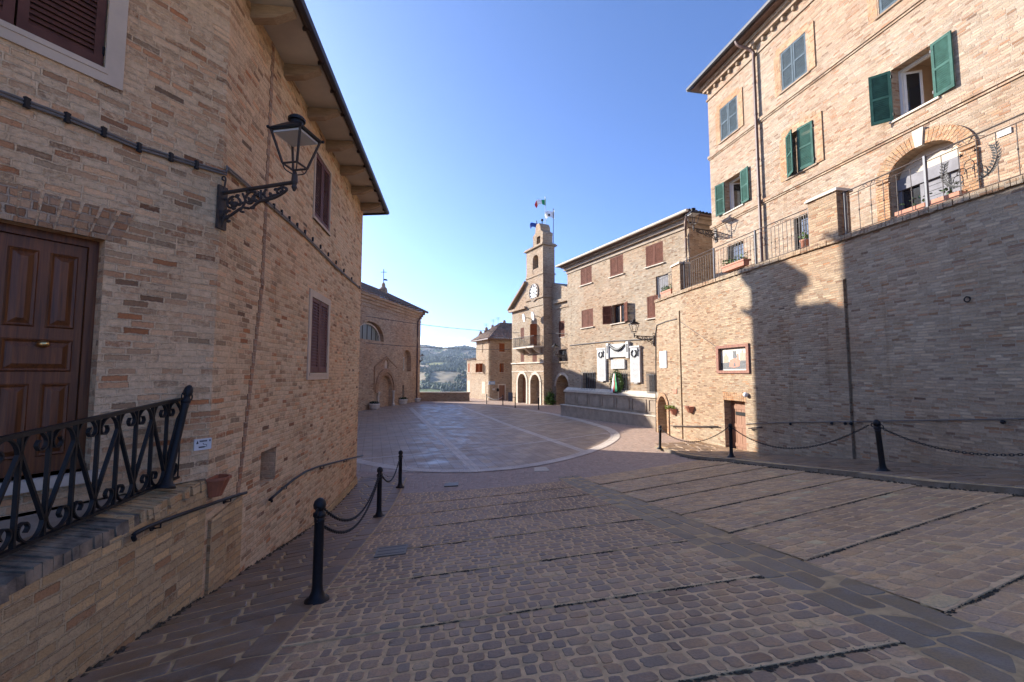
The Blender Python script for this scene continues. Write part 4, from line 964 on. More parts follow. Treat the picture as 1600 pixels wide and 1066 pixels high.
# painted tile panel in its brick frame
sh = thing('tile_picture', 'painted tile picture of a town in a red brick frame on the right wall', 'picture', RW.pos((p_r[0]+p_r[1])/2, p_r[2], 0))
mb = MB(); f = .13; zf = .10
for a, b, c, d in ((p_r[0]-f, p_r[0], p_r[2]-zf, p_r[3]+zf), (p_r[1], p_r[1]+f, p_r[2]-zf, p_r[3]+zf), (p_r[0], p_r[1], p_r[2]-zf, p_r[2]), (p_r[0], p_r[1], p_r[3], p_r[3]+zf)): mb.wbox(RW, a, b, c, d, -.05, .06)
mb.build('frame', plain('frame_brick', (.30, .13, .085), .8, .4, 14, .3), sh)
mb = MB(); mb.wbox(RW, p_r[0], p_r[1], p_r[2], p_r[3], -.14, -.06); pn = mb.build('panel', M['sky_tile'], sh)
pw, ph = p_r[1]-p_r[0], p_r[3]-p_r[2]
X = lambda f_: p_r[1]-pw*f_                                          # picture left = far end
def paint(name, shapes, mat, o1):
    mb = MB()
    for s in shapes: mb.poly([RW.pos(X(a), p_r[2]+ph*b, o1) for a, b in s])
    mb.build(name, mat, pn)
paint('painted_ground', [[(0, .06), (1, .06), (1, .34), (.75, .42), (.55, .3), (.3, .38), (0, .34)]], M['grey_tile'], -.058)
paint('painted_tower', [[(.10, .34), (.10, .62), (.17, .70), (.19, .86), (.22, .70), (.28, .62), (.28, .36)]], M['tan_tile'], -.056); paint('painted_tower', [[(.70, .36), (.70, .74), (.75, .76), (.78, .93), (.82, .76), (.95, .70), (.97, .38)]], M['tan_tile'], -.056)
paint('painted_house', [[(.30, .16), (.34, .46), (.52, .56), (.70, .44), (.68, .18), (.5, .12)], [(.60, .44), (.60, .72), (.65, .72), (.65, .44)]], M['pink_tile'], -.054)
paint('painted_figure', [[(.44, .56), (.46, .74), (.44, .88), (.50, .84), (.56, .86), (.56, .74), (.60, .58), (.52, .52)], [(.46, .18), (.49, .34), (.53, .34), (.54, .18)], [(.70, .34), (.72, .42), (.96, .42), (.96, .34)]], M['grey_tile'], -.052)
# plaques, pots, rails and cables on the right wall
def plaque(W, r, th, name, label, mat, lines=0, margin=.12, group=None, z_top=.9, cols=1):
    t = thing(name, label, 'plaque', W.pos((r[0]+r[1])/2, r[2], 0), group); mb = MB(); mb.wbox(W, r[0], r[1], r[2], r[3], 0, th); mb.build('slab', mat, t)
    if lines:
        mb = MB(); rr = random.Random(len(label)); w, h = r[1]-r[0], r[3]-r[2]
        for i in range(lines):
            zz = r[2]+h*(z_top-(z_top-.08)*i/lines)
            for c in range(cols):
                a0 = r[0]+w*(margin+(1-2*margin)*c/cols); a1 = r[0]+w*(margin+(1-2*margin)*(c+.9)/cols); x = a0
                while x < a1-.02:
                    l = rr.uniform(.04, .14)*min(1, w); mb.wbox(W, x, min(x+l, a1), zz, zz+min(.03, h/lines*.35), th-.001, th+.0015); x += l+.025
        mb.build('inscription', M['pale_ink'], t)
    return t
plaque(RW, RW.rect((1031.5, 549, 575.5), (1042, 548.5, 575)), .04, 'plaque', 'small plain white plaque above the brick arch on the right wall', M['whitestone'], 4)
plaque(RW, RW.rect((1052.3, 608, 615), (1058, 608, 615)), .03, 'plaque', 'tiny brown plate above the planted wall pot beside the arch', M['terracotta_pale'])
def tuft(name, c, n, rx, ry, h, mat, parent, sz=.05, seed=1):
    rg = random.Random(seed); mb = MB(); c = Vector(c)
    for _ in range(n):
        a = rg.uniform(0, 6.283); q = math.sqrt(rg.random()); p = c+Vector((rx*q*math.cos(a), ry*q*math.sin(a), h*rg.random()*(1.1-q*.6)))
        d = Vector((rg.uniform(-1, 1), rg.uniform(-1, 1), rg.uniform(-.3, 1))).normalized(); s = d.cross(Vector((rg.random(), rg.random(), rg.random()))).normalized(); l = sz*rg.uniform(.6, 1.4)
        mb.poly([p, p+d*l*.5+s*l*.3, p+d*l, p+d*l*.5-s*l*.3])
    return mb.build(name, mat, parent)
u, z = RW.at(1055, 648); pt = pot_half(RW, u, z, .42, .26, .24, 'terracotta wall pot with lime green plant between arch and wall joint', M['terracotta_pale'])
tuft('plant', RW.pos(u+.1, z+.24, .14), 160, .26, .2, .16, M['leaf_lime'], pt, .09, 3)
u, z = RW.at(1081, 645); pot_half(RW, u, z, .44, .26, .26, 'bare terracotta wall pot on the sunlit right wall left of the tile picture', M['terracotta_pale'])
handrail(RW, [(1051, 665.5), (1080, 666), (1125, 666.5)], 'short straight iron handrail on the sunlit right wall left of the wooden door', [(1056, 667), (1112, 667)], r=.02, hook=False, mat=M['iron_rust'])
handrail(RW, [(1173, 669.5), (1194, 668)], 'very short iron handrail stub just right of the wooden wall door', [(1178, 670)], r=.02, hook=False, mat=M['iron_rust'])
mb = MB(); mb.tube([RW.pos(*RW.at(x, y), .03) for x, y in ((1166, 662.5), (1230, 660), (1320, 659), (1400, 657.5), (1500, 656), (1620, 654))], .011, 6)
t_ = mb.build('cable', M['wire']); tag(t_, 'thin dark rail cable along the shaded right wall at bollard height', 'cable')
mb = MB()
for x, y in ((1237, 661), (1302, 660), (1323, 660), (1332, 660), (1570, 657)): q = RW.pos(*RW.at(x, y), .05); mb.ball((q.x, q.y, q.z-.03), .04, 8, 5)
mb.build('clamp', M['iron'], t_)
u, z = RW.at(1168, 617); mb = MB(); mb.ball(RW.pos(u, z, .07), .085, 10, 7); lb_ = tag(mb.build('wall_light', M['white_paint'], None, True), 'small white globe light beside the wooden door in the right wall', 'light')
mb = MB(); mb.tube([RW.pos(*RW.at(x, y), .02) for x, y in ((1026, 690), (1025.5, 600), (1025.2, 520), (1027, 508), (1040, 503), (1058, 498.5))], .025, 6); tag(mb.build('cable_conduit', M['iron_rust']), 'dark conduit climbing the far end of the right wall above the arch', 'conduit')
mb = MB()
for (x0, y0, x1, y1) in ((1064, 503, 1124, 545),): mb.tube([RW.pos(*RW.at(x0, y0), .02), RW.pos(*RW.at(x1, y1), .02)], .008, 5)
tag(mb.build('cable', M['wire']), 'thin slanting wire from the wall joint to the tile picture', 'cable')

# ------------------------------------------------------------------ terrace and its railings
tv = [RW.pos(RW.len*i/30, 0, -.1) for i in range(31)]
mb = MB(); mb.prism([(p.x, p.y) for p in tv]+[(9.0, 26), (16, 26), (16, 2)], CZ-.4, CZ-.10); o = mb.build('terrace', M['greystone']); o['kind'] = 'structure'
def t_rail(u0, u1, ztop0, ztop1, label, posts, n, scr=(), emblem=None, o=-.14):
    t = thing('terrace_railing', label, 'railing', RW.pos((u0+u1)/2, CZ, o), 'thin iron railings along the terrace edge')
    zf = lambda u: ztop0+(ztop1-ztop0)*(u-u0)/(u1-u0); P = lambda u, z: RW.pos(u, z, o); K = max(2, int((u1-u0)/.5))
    mb = MB()
    for dz, r in ((0, .016), (-.12, .009)): mb.tube([P(u0+(u1-u0)*k/K, zf(u0+(u1-u0)*k/K)+dz) for k in range(K+1)], r, 6)
    mb.tube([P(u0+(u1-u0)*k/K, CZ+.09) for k in range(K+1)], .010, 6); mb.build('rail', M['iron_rust'], t)
    for i in range(n):
        u = u0+(u1-u0)*(i+.5)/n; mb = MB(); mb.tube([P(u, CZ+.09), P(u, zf(u)-.12)], .0085, 5); zm = (CZ+.09+zf(u)-.12)/2; mb.ball(P(u, zm), .019, 6, 4, (1, 1, 1.6)); mb.build('baluster', M['iron_rust'], t)
    for u in posts: mb = MB(); q = P(u, 0); mb.box(q.x-.025, q.x+.025, q.y-.025, q.y+.025, CZ-.02, zf(u)+.02); mb.build('post', M['iron_grey'], t)
    for u in scr:
        mb = MB()
        for s in (-1, 1): mb.tube([P(u+s*(.11+x), zf(u)-.06+y) for x, y in spiral((0, 0), .055, .012, math.pi*.9, math.pi*.9-5.5, 16)], .007, 5); mb.tube([P(u+s*.02, zf(u)-.10), P(u+s*.10, zf(u)-.01), P(u+s*.28, zf(u)-.09)], .007, 5)
        mb.build('scroll', M['iron_rust'], t)
    if emblem:
        u = emblem; zc = (CZ+zf(u))/2+.02
        for s in (-1, 1):
            mb = MB(); st_ = smooth_curve([P(u+s*.10, zc-.36), P(u+s*.32, zc-.26), P(u+s*.44, zc-.02), P(u+s*.40, zc+.24)], 5); mb.tube(st_, .010, 5)
            for k in range(2, len(st_)-1):
                for e in (-1, 1):
                    d = (st_[k+1]-st_[k-1]).normalized() if k+1 < len(st_) else Vector((0, 0, 1)); sd = RW.tan(u)*e; a = st_[k]; b = a+(d*.7+sd*.8).normalized()*.11; m_ = (a+b)/2; wv = (d*.5-sd*.5).normalized()*.022
                    mb.poly([a, m_+wv, b, m_-wv]); mb.poly([a, m_-wv, b, m_+wv])
            mb.build('laurel_branch', M['iron'], t)
        mb = MB()
        for dx, dz in ((-.13, -.1), (.13, -.1), (0, .02), (-.0, -.14), (.2, -.2), (-.2, -.2)): mb.tube([P(u+dx+.085*math.cos(a), zc+dz+.10*math.sin(a)) for a in [math.pi*k/8 for k in range(9)]]+[P(u+dx-.085, zc+dz-.14)], .008, 5)
        for dx in (-.12, .12):
            for k in range(5): a = 2*math.pi*k/5; mb.tube([P(u+dx, zc+.27), P(u+dx+.05*math.cos(a), zc+.27+.05*math.sin(a))], [.018, .004], 4)
        mb.build('emblem', M['iron'], t)
    return t
RO = Wall([RW.pos(RW.len*i/24, 0, -.14).xy[:] for i in range(25)])
zA = RO.at(1330, 295)[1]; zB = RO.at(1590, 182)[1]; uE = RO.at(1513, 240)[0]*RW.len/RO.len; uP = RO.at(1448, 290)[0]*RW.len/RO.len
t_rail(.3, PA[0]-.02, zB+.05, zA-.02, 'terrace railing nearest on the right with iron laurel emblem before the arched doorway', [uP, PA[0]-.10], 30, [uE, PA[0]-.75], uE)
z2_ = RO.at(1262, 326)[1]; z3_ = RO.at(1120, 388)[1]; um = RO.at(1180, 370)[0]*RW.len/RO.len; us2 = RO.at(1218, 352)[0]*RW.len/RO.len; up2 = RO.at(1116, 410)[0]*RW.len/RO.len
t_rail(PA[1]+.04, PB[0]-.03, z2_, RO.at(1070, 408)[1], 'long middle terrace railing below the palazzo windows between the two brick piers', [PA[1]+.10, um, up2, PB[0]-.1], 42, [us2])
t_rail(PB[1]+.05, RW.len-.1, RO.at(1049, 424)[1], RO.at(1030, 434)[1], 'short far terrace railing beyond the small brick pier, with flower box', [RW.len-.15], 9)
def flower_box(W, u0, u1, z, o, h, label, leafm, dens, seed, petal=True):
    t = thing('flower_box', label, 'flower box', W.pos((u0+u1)/2, z, o), 'terracotta flower boxes'); mb = MB()
    b = [W.pos(u0+.02, z, o-.10), W.pos(u1-.02, z, o-.10), W.pos(u1-.02, z, o+.10), W.pos(u0+.02, z, o+.10)]; tp = [W.pos(u0, z+h, o-.12), W.pos(u1, z+h, o-.12), W.pos(u1, z+h, o+.12), W.pos(u0, z+h, o+.12)]
    mb.hexa(b, tp); mb.wbox(W, u0-.02, u1+.02, z+h*.78, z+h+.01, o-.135, o+.135); mb.build('box', M['terracotta_pale'], t)
    n = max(1, int((u1-u0)/.3))
    mbx = MB()
    if dens:
        rg = random.Random(seed)
        for _ in range(int(dens*(u1-u0)*140)):
            u = rg.uniform(u0, u1); p = W.pos(u, z+h+rg.random()**1.5*.22, o+rg.uniform(-.14, .16)); d = Vector((rg.uniform(-1, 1), rg.uniform(-1, 1), rg.uniform(-.3, 1))).normalized(); s = d.cross(Vector((rg.random(), rg.random(), .3))).normalized(); l = rg.uniform(.04, .10)
            mbx.poly([p, p+d*l*.5+s*l*.3, p+d*l, p+d*l*.5-s*l*.3])
        mbx.build('plant', leafm, t)
    return t
k_ = RW.len/RO.len
u0, z0 = RO.at(1137, 424); u1, _ = RO.at(1172, 414); flower_box(RW, u1*k_, u0*k_, z0-.06, -.02, .20, 'long terracotta flower box hung on the railing below the barred ground window', M['leaf'], 1.0, 4)
u0, z0 = RO.at(1034, 463); u1, _ = RO.at(1050, 456); flower_box(RW, u1*k_, u0*k_, CZ+.05, -.20, .24, 'terracotta flower box with bushy green plant by the far pier', M['leaf'], 1.8, 7)
RI = Wall([RW.pos(RW.len*i/24, 0, -.5).xy[:] for i in range(25)])
k2 = RW.len/RI.len
for (xa, xb, yy, sd, lb) in ((1407, 1452, 325, 2, 'long terracotta trough behind the railing, left half of the arched doorway'), (1456, 1506, 300, 3, 'long terracotta trough behind the railing, right half of the arched doorway')):
    u0, u1 = RI.at(xa, yy)[0]*k2, RI.at(xb, yy)[0]*k2; flower_box(RW, min(u0, u1), max(u0, u1), CZ-.08, -.5, .34, lb, M['leaf_dark'], .35, sd)

# ------------------------------------------------------------------ tall palazzo above the terrace
RP = Wall([(8.73, 18.86), (12.45, .26)])
pal = thing('palazzo', 'tall pale brick palazzo on the right with green and grey shutters', 'building', (11, 10, CZ))
EZ = 15.55
wq = {}
wq['a'] = RP.rect((1124.6, 172, 225), (1151, 148, 203)); wq['b'] = RP.rect((1219, 84, 148), (1258, 50, 115))
x3, z3 = RP.at(1374, 28); wq['c'] = (x3, x3+(wq['b'][1]-wq['b'][0]), wq['b'][2], wq['b'][3])
wq['d'] = RP.rect((1131.6, 283, 333.5), (1157.5, 269, 322)); wq['e'] = RP.rect((1228.5, 214, 280), (1270, 188, 259)); wq['f'] = RP.rect((1392, 111, 193), (1455, 69, 156))
wq['g'] = RP.rect((1136, 385, 415), (1161, 377, 406)); wq['h'] = RP.rect((1239.5, 343, 376), (1262, 334, 368))
wq['g'] = (wq['g'][0], wq['g'][1], CZ+.55, wq['g'][3]); wq['h'] = (wq['h'][0], wq['h'][1], CZ+.5, wq['h'][3])
zrow2 = (wq['a'][2]+wq['b'][2])/2
al, ar = RP.at(1393, 330)[0], RP.at(1503, 265)[0]; azt = RP.at(1447, 224)[1]; asp = azt-(ar-al)*.36
arch = (al, ar, CZ-.12, azt)
ops = [op(wq[k], .20 if k not in 'df' else .34, back=k not in 'df') for k in 'abcdefgh']+[op(arch, .35, arch=True, spring=asp)]
mb = MB(); wallmesh(mb, RP, 0, RP.len, CZ-.5, EZ, ops)
q0, q1 = RP.pos(0, 0), RP.pos(0, 0, -9); n9 = RP.pos(RP.len, 0, -9)
mb.poly([(q0.x, q0.y, CZ-.5), (q1.x, q1.y, CZ-.5), (q1.x, q1.y, EZ), (q0.x, q0.y, EZ)]); mb.poly([(q1.x, q1.y, CZ-.5), (n9.x, n9.y, CZ-.5), (n9.x, n9.y, EZ), (q1.x, q1.y, EZ)])
mb.build('wall', M['brick_palazzo'], pal)
for z in (9.45, 12.58):
    mb = MB(); mb.wbox(RP, -.06, RP.len, z-.10, z+.02, -.02, .07); mb.wbox(RP, -.04, RP.len, z-.16, z-.10, -.02, .035); mb.build('string_course', M['brick_palazzo'], pal)
mb = MB(); mb.wbox(RP, -.12, RP.len, EZ, EZ+.16, -.3, .16); mb.wbox(RP, -.06, RP.len, EZ-.42, EZ-.34, -.02, .05); mb.wbox(RP, -.2, RP.len, EZ+.16, EZ+.30, -.3, .24); mb.build('cornice', M['brick_palazzo'], pal)
u = .1
while u < RP.len: mb = MB(); mb.wbox(RP, u, u+.09, EZ-.15, EZ, -.02, .11); mb.build('cornice_bracket', M['brick_palazzo'], pal); u += .46
mb = MB(); mb.wbox(RP, -.45, RP.len, EZ+.30, EZ+.36, -.3, .52); mb.build('soffit', M['copper'], pal)
e = lambda u, o, z: RP.pos(u, z, o)
tiled_roof('roof', [e(-.5, .56, EZ+.40), e(RP.len, .56, EZ+.40), e(RP.len, -4.2, EZ+2.2), e(3.5, -4.2, EZ+2.2)], pal)
tiled_roof('roof', [e(-.5, -9.2, EZ+.40), e(-.5, .56, EZ+.40), e(3.5, -4.2, EZ+2.2), e(3.5, -4.4, EZ+2.2)], pal)
mb = MB(); mb.tube([e(-.55, .62, EZ+.42), e(RP.len, .62, EZ+.42)], .085, 8); mb.tube([e(-.55, .62, EZ+.42), e(-.55, -6, EZ+.42)], .085, 8); mb.build('rain_gutter', M['iron_grey'], pal)
pu = RP.at(1184, 150)[0]; mb = MB(); mb.tube(smooth_curve([e(pu-.35, .58, EZ+.36), e(pu-.28, .5, EZ+.12), e(pu-.02, .14, EZ-.25), e(pu, .12, EZ-.8), e(pu, .12, 12), e(pu, .12, 9), e(pu, .12, CZ-.1)], 4), .06, 8)
for z in (14, 12.75, 11, 9.6, 8): mb.tube([e(pu, .12, z), e(pu, .12, z+.07)], .075, 8)
mb.build('downpipe', M['copper'], pal)
def side_trim(r, key):                                              # orange brick margins left of the openings where iron bars once hung
    mb = MB(); k = r[3]-r[2]
    mb.wbox(RP, r[1]+.12, r[1]+.34, r[2]-.02, r[3]+.10, -.02, .035); mb.wbox(RP, r[0]-.30, r[0]-.04, r[2]-.02, r[3]+.02, -.02, .008); mb.wbox(RP, r[0]-.2, r[1]+.12, r[3], r[3]+.26, -.02, .006); mb.build('brick_margin', M['brick_trim'], pal)
for k in 'abce': side_trim(wq[k], k)
for k in 'abc':
    window(pal, RP, wq[k], M['shutter_grey'], (3, 3), sill=.1, sillmat=M['brick_palazzo'], o=-.03, mid=(.52,), pitch=.05)
an = lambda k, s, x: solve_angle(RP, wq[k], s, x)
window(pal, RP, wq['d'], M['shutter_green'], (an('d', 0, 1117), an('d', 1, 1173)), sill=.1, sillmat=M['limestone'], o=.02, mid=(.5,), pitch=.05)
window(pal, RP, wq['e'], M['shutter_green'], (26, 8), sill=.1, sillmat=M['brick_palazzo'], o=.02, mid=(.5,), pitch=.05)
window(pal, RP, wq['f'], M['shutter_green'], (an('f', 0, 1348), an('f', 1, 1498)), sill=.1, sillmat=M['limestone'], o=.02, mid=(.5,), pitch=.05)
def casement(r, W, parent):
    u0, u1, z0, z1 = r; f = .07; mb = MB()
    for a, b, c, d in ((u0, u0+f, z0, z1), (u1-f, u1, z0, z1), (u0+f, u1-f, z1-f, z1)): mb.wbox(W, a, b, c, d, -.34, -.24)
    fr = mb.build('casement', M['white_paint'], parent)
    w = (u1-u0)/2-f; n, t = W.nrm(u0), W.tan(u0); O = W.pos(u0+f, z0+.02, -.30); th = R(62); a = t*math.cos(th)-n*math.sin(th); nn = Vector((-a.y, a.x, 0)); h = z1-z0-f-.03; mb = MB()
    for p, q, c, d in ((0, .06, 0, h), (w-.06, w, 0, h), (.06, w-.06, 0, .06), (.06, w-.06, h-.06, h)): mb.fbox(O, a, nn, p, q, -.02, .02, c, d)
    sa = mb.build('sash', M['white_paint'], parent)
    mb = MB(); mb.fbox(O, a, nn, .06, w-.06, -.004, .004, .06, h-.06); mb.build('pane', M['glass'], parent)
    mb = MB(); P = W.pos; D = -1.5                                   # the dim room behind
    for pts in ([P(u0, z0, D), P(u1+.8, z0, D), P(u1+.8, z1+.3, D), P(u0, z1+.3, D)], [P(u0, z0, -.35), P(u0, z0, D), P(u0, z1+.3, D), P(u0, z1+.3, -.35)], [P(u1+.8, z0, -.35), P(u1+.8, z0, D), P(u1+.8, z1+.3, D), P(u1+.8, z1+.3, -.35)], [P(u0, z0, -.35), P(u1+.8, z0, -.35), P(u1+.8, z0, D), P(u0, z0, D)], [P(u0, z1+.3, -.35), P(u1+.8, z1+.3, -.35), P(u1+.8, z1+.3, D), P(u0, z1+.3, D)]): mb.poly(pts)
    mb.build('room', M['plaster'], parent)
wins = [o for o in pal.children if o.name.startswith('window')]
casement(wq['d'], RP, wins[3]); casement(wq['f'], RP, wins[5])
def grille_win(root, W, r, o=.02, n=6, basket=False, name='window', hb=3):
    mb = MB(); mb.wbox(W, r[0]-.06, r[1]+.06, r[2]-.06, r[2], -.08, .05); w = mb.build(name, M['limestone'], root)
    mb = MB(); mb.poly([W.pos(r[0], r[2], -.16), W.pos(r[1], r[2], -.16), W.pos(r[1], r[3], -.16), W.pos(r[0], r[3], -.16)]); mb.build('pane', M['glass'], w)
    mb = MB()
    for i in range(n): u = r[0]+(r[1]-r[0])*(i+.5)/n; mb.tube([W.pos(u, r[2], o), W.pos(u, r[3], o)], .012, 5)
    for i in range(hb): z = r[2]+(r[3]-r[2])*(i+.5)/hb; mb.tube([W.pos(r[0], z, o), W.pos(r[1], z, o)], .010, 5)
    mb.build('grille', M['iron_rust'], w); return w
grille_win(pal, RP, wq['g']); grille_win(pal, RP, wq['h'])
u = (wq['h'][0]+wq['h'][1])/2
mb = MB(); mb.lathe([(.10, 0), (.14, .26), (.15, .27), (.15, .31)], RP.pos(u+.25, wq['h'][2]+.0, .12), 12); tp_ = thing('plant_pot', 'small terracotta pot with a plant on the sill of the square ground window', 'pot', RP.pos(u+.25, wq['h'][2], .12)); mb.build('pot', M['terracotta_pale'], tp_, True); tuft('plant', RP.pos(u+.25, wq['h'][2]+.3, .12), 60, .14, .14, .25, M['leaf'], tp_, .08, 9)
mb = MB(); arch_ring(mb, RP, al, ar, asp, azt, .34, -.03, .05, 30)
for a, b in ((al-.34, al), (ar, ar+.34)):
    z = CZ-.1
    while z < asp-.04: mb.wbox(RP, a, b, z, z+.064, -.03, .05); z += .074
mb.build('arch_surround', M['brick_trim'], pal)
mb = MB(); cu = (al+ar)/2; mb.hexa([e(cu-.08, -.03, azt-.03), e(cu+.08, -.03, azt-.03), e(cu+.08, .09, azt-.03), e(cu-.08, .09, azt-.03)], [e(cu-.13, -.03, azt+.42), e(cu+.13, -.03, azt+.42), e(cu+.13, .09, azt+.42), e(cu-.13, .09, azt+.42)]); mb.build('keystone', M['limestone'], pal)
mb = MB(); zt2 = asp-.28; o2 = -.33
mb.poly([RP.pos(u_, z_, o2) for u_, z_ in [(al, zt2+.30)]+[p for p in arc_pts(al, ar, asp, azt) if p[1] >= zt2+.30]+[(ar, zt2+.30)]]); mb.build('lunette', M['soffit'], pal)
mb = MB(); mb.wbox(RP, al, ar, zt2, zt2+.31, -.36, -.22)
for a in (al, (al*2+ar)/3, (al+ar*2)/3, ar-.09): mb.wbox(RP, a, a+.09, CZ-.1, zt2, -.34, -.26)
dr_ = mb.build('door', M['shutter_grey_frame'], pal)
mb = MB(); mb.wbox(RP, al+.09, (al+ar)/2, CZ-.1, zt2, -.36, -.32); mb.build('pane', M['glass'], dr_)
mb = MB()
for k in range(10): z = CZ+(zt2-CZ)*k/10; mb.wbox(RP, (al+ar)/2-.2, ar, z, z+(zt2-CZ)/10-.012, -.36, -.30)
mb.build('white_board', M['shutter_grey_frame'], dr_)
r = RP.rect((1559, 207, 216), (1581, 199, 208)); plaque(RP, r, .03, 'plaque', 'small white plate behind the railing laurel, right of the arched doorway', M['whitestone'], 1)
u_, z_ = RP.at(1139, 352); l2 = dup(lamp, RP.pos(RP.at(1117, 352)[0]+.06, z_, 0), math.atan2(RP.nrm(0).y, RP.nrm(0).x), label='iron wall lantern at the far corner of the palazzo, against the sky'); l2.scale = (1.15,)*3
# ------------------------------------------------------------------ long brick building with the memorial plaques
LB = Wall([(9.45, 18.76), (7.5, 23.0), (4.32, 29.9)]); LB = Wall([(9.40, 18.86), (4.36, 29.83)])
lbt = thing('long_building', 'long two storey brick building with faded brown shutters and war memorial plaques', 'building', (6, 27, 0))
LC, LEND, LZ = LB.at(1076, 345)[0], LB.at(887.5, 560)[0], 10.05
wr = {}
wr['t1'] = LB.rect((907, 420.5, 446), (924.4, 415, 443)); wr['t2'] = LB.rect((953, 403.6, 433), (973.5, 397.4, 428.5)); wr['t3'] = LB.rect((1008.6, 385, 417.4), (1035.6, 377, 412))
wr['m1'] = LB.rect((908.5, 485, 512), (926.6, 482, 511.5)); wr['m2'] = LB.rect((956, 477, 507), (976, 473.7, 503)); wr['m3'] = LB.rect((1010.8, 464.5, 498.5), (1028, 460, 496))
wr['dk'] = LB.rect((1024.5, 432, 464), (1044, 428, 462))
wr['g1'] = LB.rect((911, 582, 610), (930.6, 582.5, 612)); wr['g2'] = LB.rect((957, 584, 615), (980, 584, 617)); wr['g3'] = LB.rect((1014, 585.5, 620), (1024, 585, 622))
mb = MB(); wallmesh(mb, LB, LC, LEND, -.3, LZ, [op(wr[k], .34 if k == 'm2' else .14 if k[0] != 'g' else .2, back=True) for k in wr])
c0, c1, c2, c3 = LB.pos(LC, 0), LB.pos(LC, 0, -8), LB.pos(LEND, 0, -8), LB.pos(LEND, 0)
for a, b in ((c0, c1), (c1, c2), (c2, c3)): mb.poly([(a.x, a.y, -.3), (b.x, b.y, -.3), (b.x, b.y, LZ), (a.x, a.y, LZ)])
mb.build('wall', M['brick_town'], lbt)
P = lambda u, z, o: LB.pos(u, z, o)
mb = MB(); mb.wbox(LB, LC-.05, LEND+.05, LZ, LZ+.22, -.2, .06); mb.wbox(LB, LC-.15, LEND+.15, LZ+.22, LZ+.42, -.2, .22); mb.wbox(LB, LC-.28, LEND+.28, LZ+.42, LZ+.52, -.2, .36); 
for (o0, z0, z1) in ((.06, LZ, LZ+.22), (.22, LZ+.22, LZ+.42), (.36, LZ+.42, LZ+.52)): mb.hexa([P(LC-o0, z0, .3), P(LC, z0, .3), P(LC, z0, -8), P(LC-o0, z0, -8)], [P(LC-o0, z1, .3), P(LC, z1, .3), P(LC, z1, -8), P(LC-o0, z1, -8)])
mb.build('cornice', M['greystone'], lbt)
mb = MB(); mb.wbox(LB, LC-.45, LEND+.45, LZ+.52, LZ+.57, -.2, .55); mb.hexa([P(LC-.5, LZ+.52, .5), P(LC, LZ+.52, .5), P(LC, LZ+.52, -8), P(LC-.5, LZ+.52, -8)], [P(LC-.5, LZ+.57, .5), P(LC, LZ+.57, .5), P(LC, LZ+.57, -8), P(LC-.5, LZ+.57, -8)]); mb.build('soffit', M['copper'], lbt)
mb = MB(); mb.tube([P(LC-.5, LZ+.60, .60), P(LEND+.5, LZ+.60, .60)], .08, 8); mb.build('rain_gutter', M['limestone'], lbt)
ro = lambda u, o, z: LB.pos(u, z, o)
tiled_roof('roof', [ro(LC-.5, .58, LZ+.62), ro(LEND+.5, .58, LZ+.62), ro(LEND-3.5, -4, LZ+2.1), ro(LC+3.5, -4, LZ+2.1)], lbt)
tiled_roof('roof', [ro(LC-.5, -8.5, LZ+.62), ro(LC-.5, .58, LZ+.62), ro(LC+3.5, -4, LZ+2.1), ro(LC+3.5, -4.2, LZ+2.1)], lbt)
mb = MB(); mb.tube(smooth_curve([P(LC-.35, LZ+.5, .5), P(LC-.1, LZ+.1, .3), P(LC+.12, LZ-.3, .09), P(LC+.12, LZ-1, .09), P(LC+.12, CZ-.2, .09)], 4), .055, 8); mb.build('downpipe', M['copper'], lbt)
for k in ('t1', 't2', 't3', 'm1', 'm3'): window(lbt, LB, wr[k], M['shutter_town'], (0, 0), sill=.10, sillmat=M['limestone'], o=-.02, mid=(), pitch=.06, sill_out=.09)
window(lbt, LB, wr['m2'], M['shutter_town'], (158, 150), sill=.1, sillmat=M['limestone'], o=.03, mid=(.5,), pitch=.05, glazed=True, sill_out=.09)
mb = MB(); r = wr['dk']; mb.wbox(LB, r[0], r[1], r[2], r[3], -.12, -.08); mb.build('door', M['shutter_grey_frame'], lbt)
for k in ('g1', 'g2', 'g3'):
    r = wr[k]; r2 = r; w_ = thing  # window with projecting iron basket grille
    mb = MB(); mb.wbox(LB, r[0]-.05, r[1]+.05, r[2]-.08, r[2], -.1, .06); wn_ = mb.build('window', M['limestone'], lbt)
    mb = MB(); mb.poly([P(r[0], r[2], -.19), P(r[1], r[2], -.19), P(r[1], r[3], -.19), P(r[0], r[3], -.19)]); mb.build('pane', M['glass'], wn_)
    mb = MB(); n = 9
    for i in range(n):
        u = r[0]-.04+(r[1]-r[0]+.08)*i/(n-1); mb.tube([P(u, r[2]-.02, .12), P(u, r[3]+.02, .12)], .014, 5); mb.tube([P(u, r[3]+.02, .12), P(u+.03, r[3]+.10, .13), P(u, r[3]+.14, .12)], .012, 4); mb.tube([P(u, r[2]-.02, .12), P(u+.04, r[2]-.10, .13), P(u, r[2]-.16, .12)], .012, 4)
    for z in (r[2], r[3]-.02): mb.tube([P(r[0]-.05, z, 0), P(r[0]-.05, z, .12), P(r[1]+.05, z, .12), P(r[1]+.05, z, 0)], .014, 5)
    mb.build('grille', M['iron_grey'], wn_)
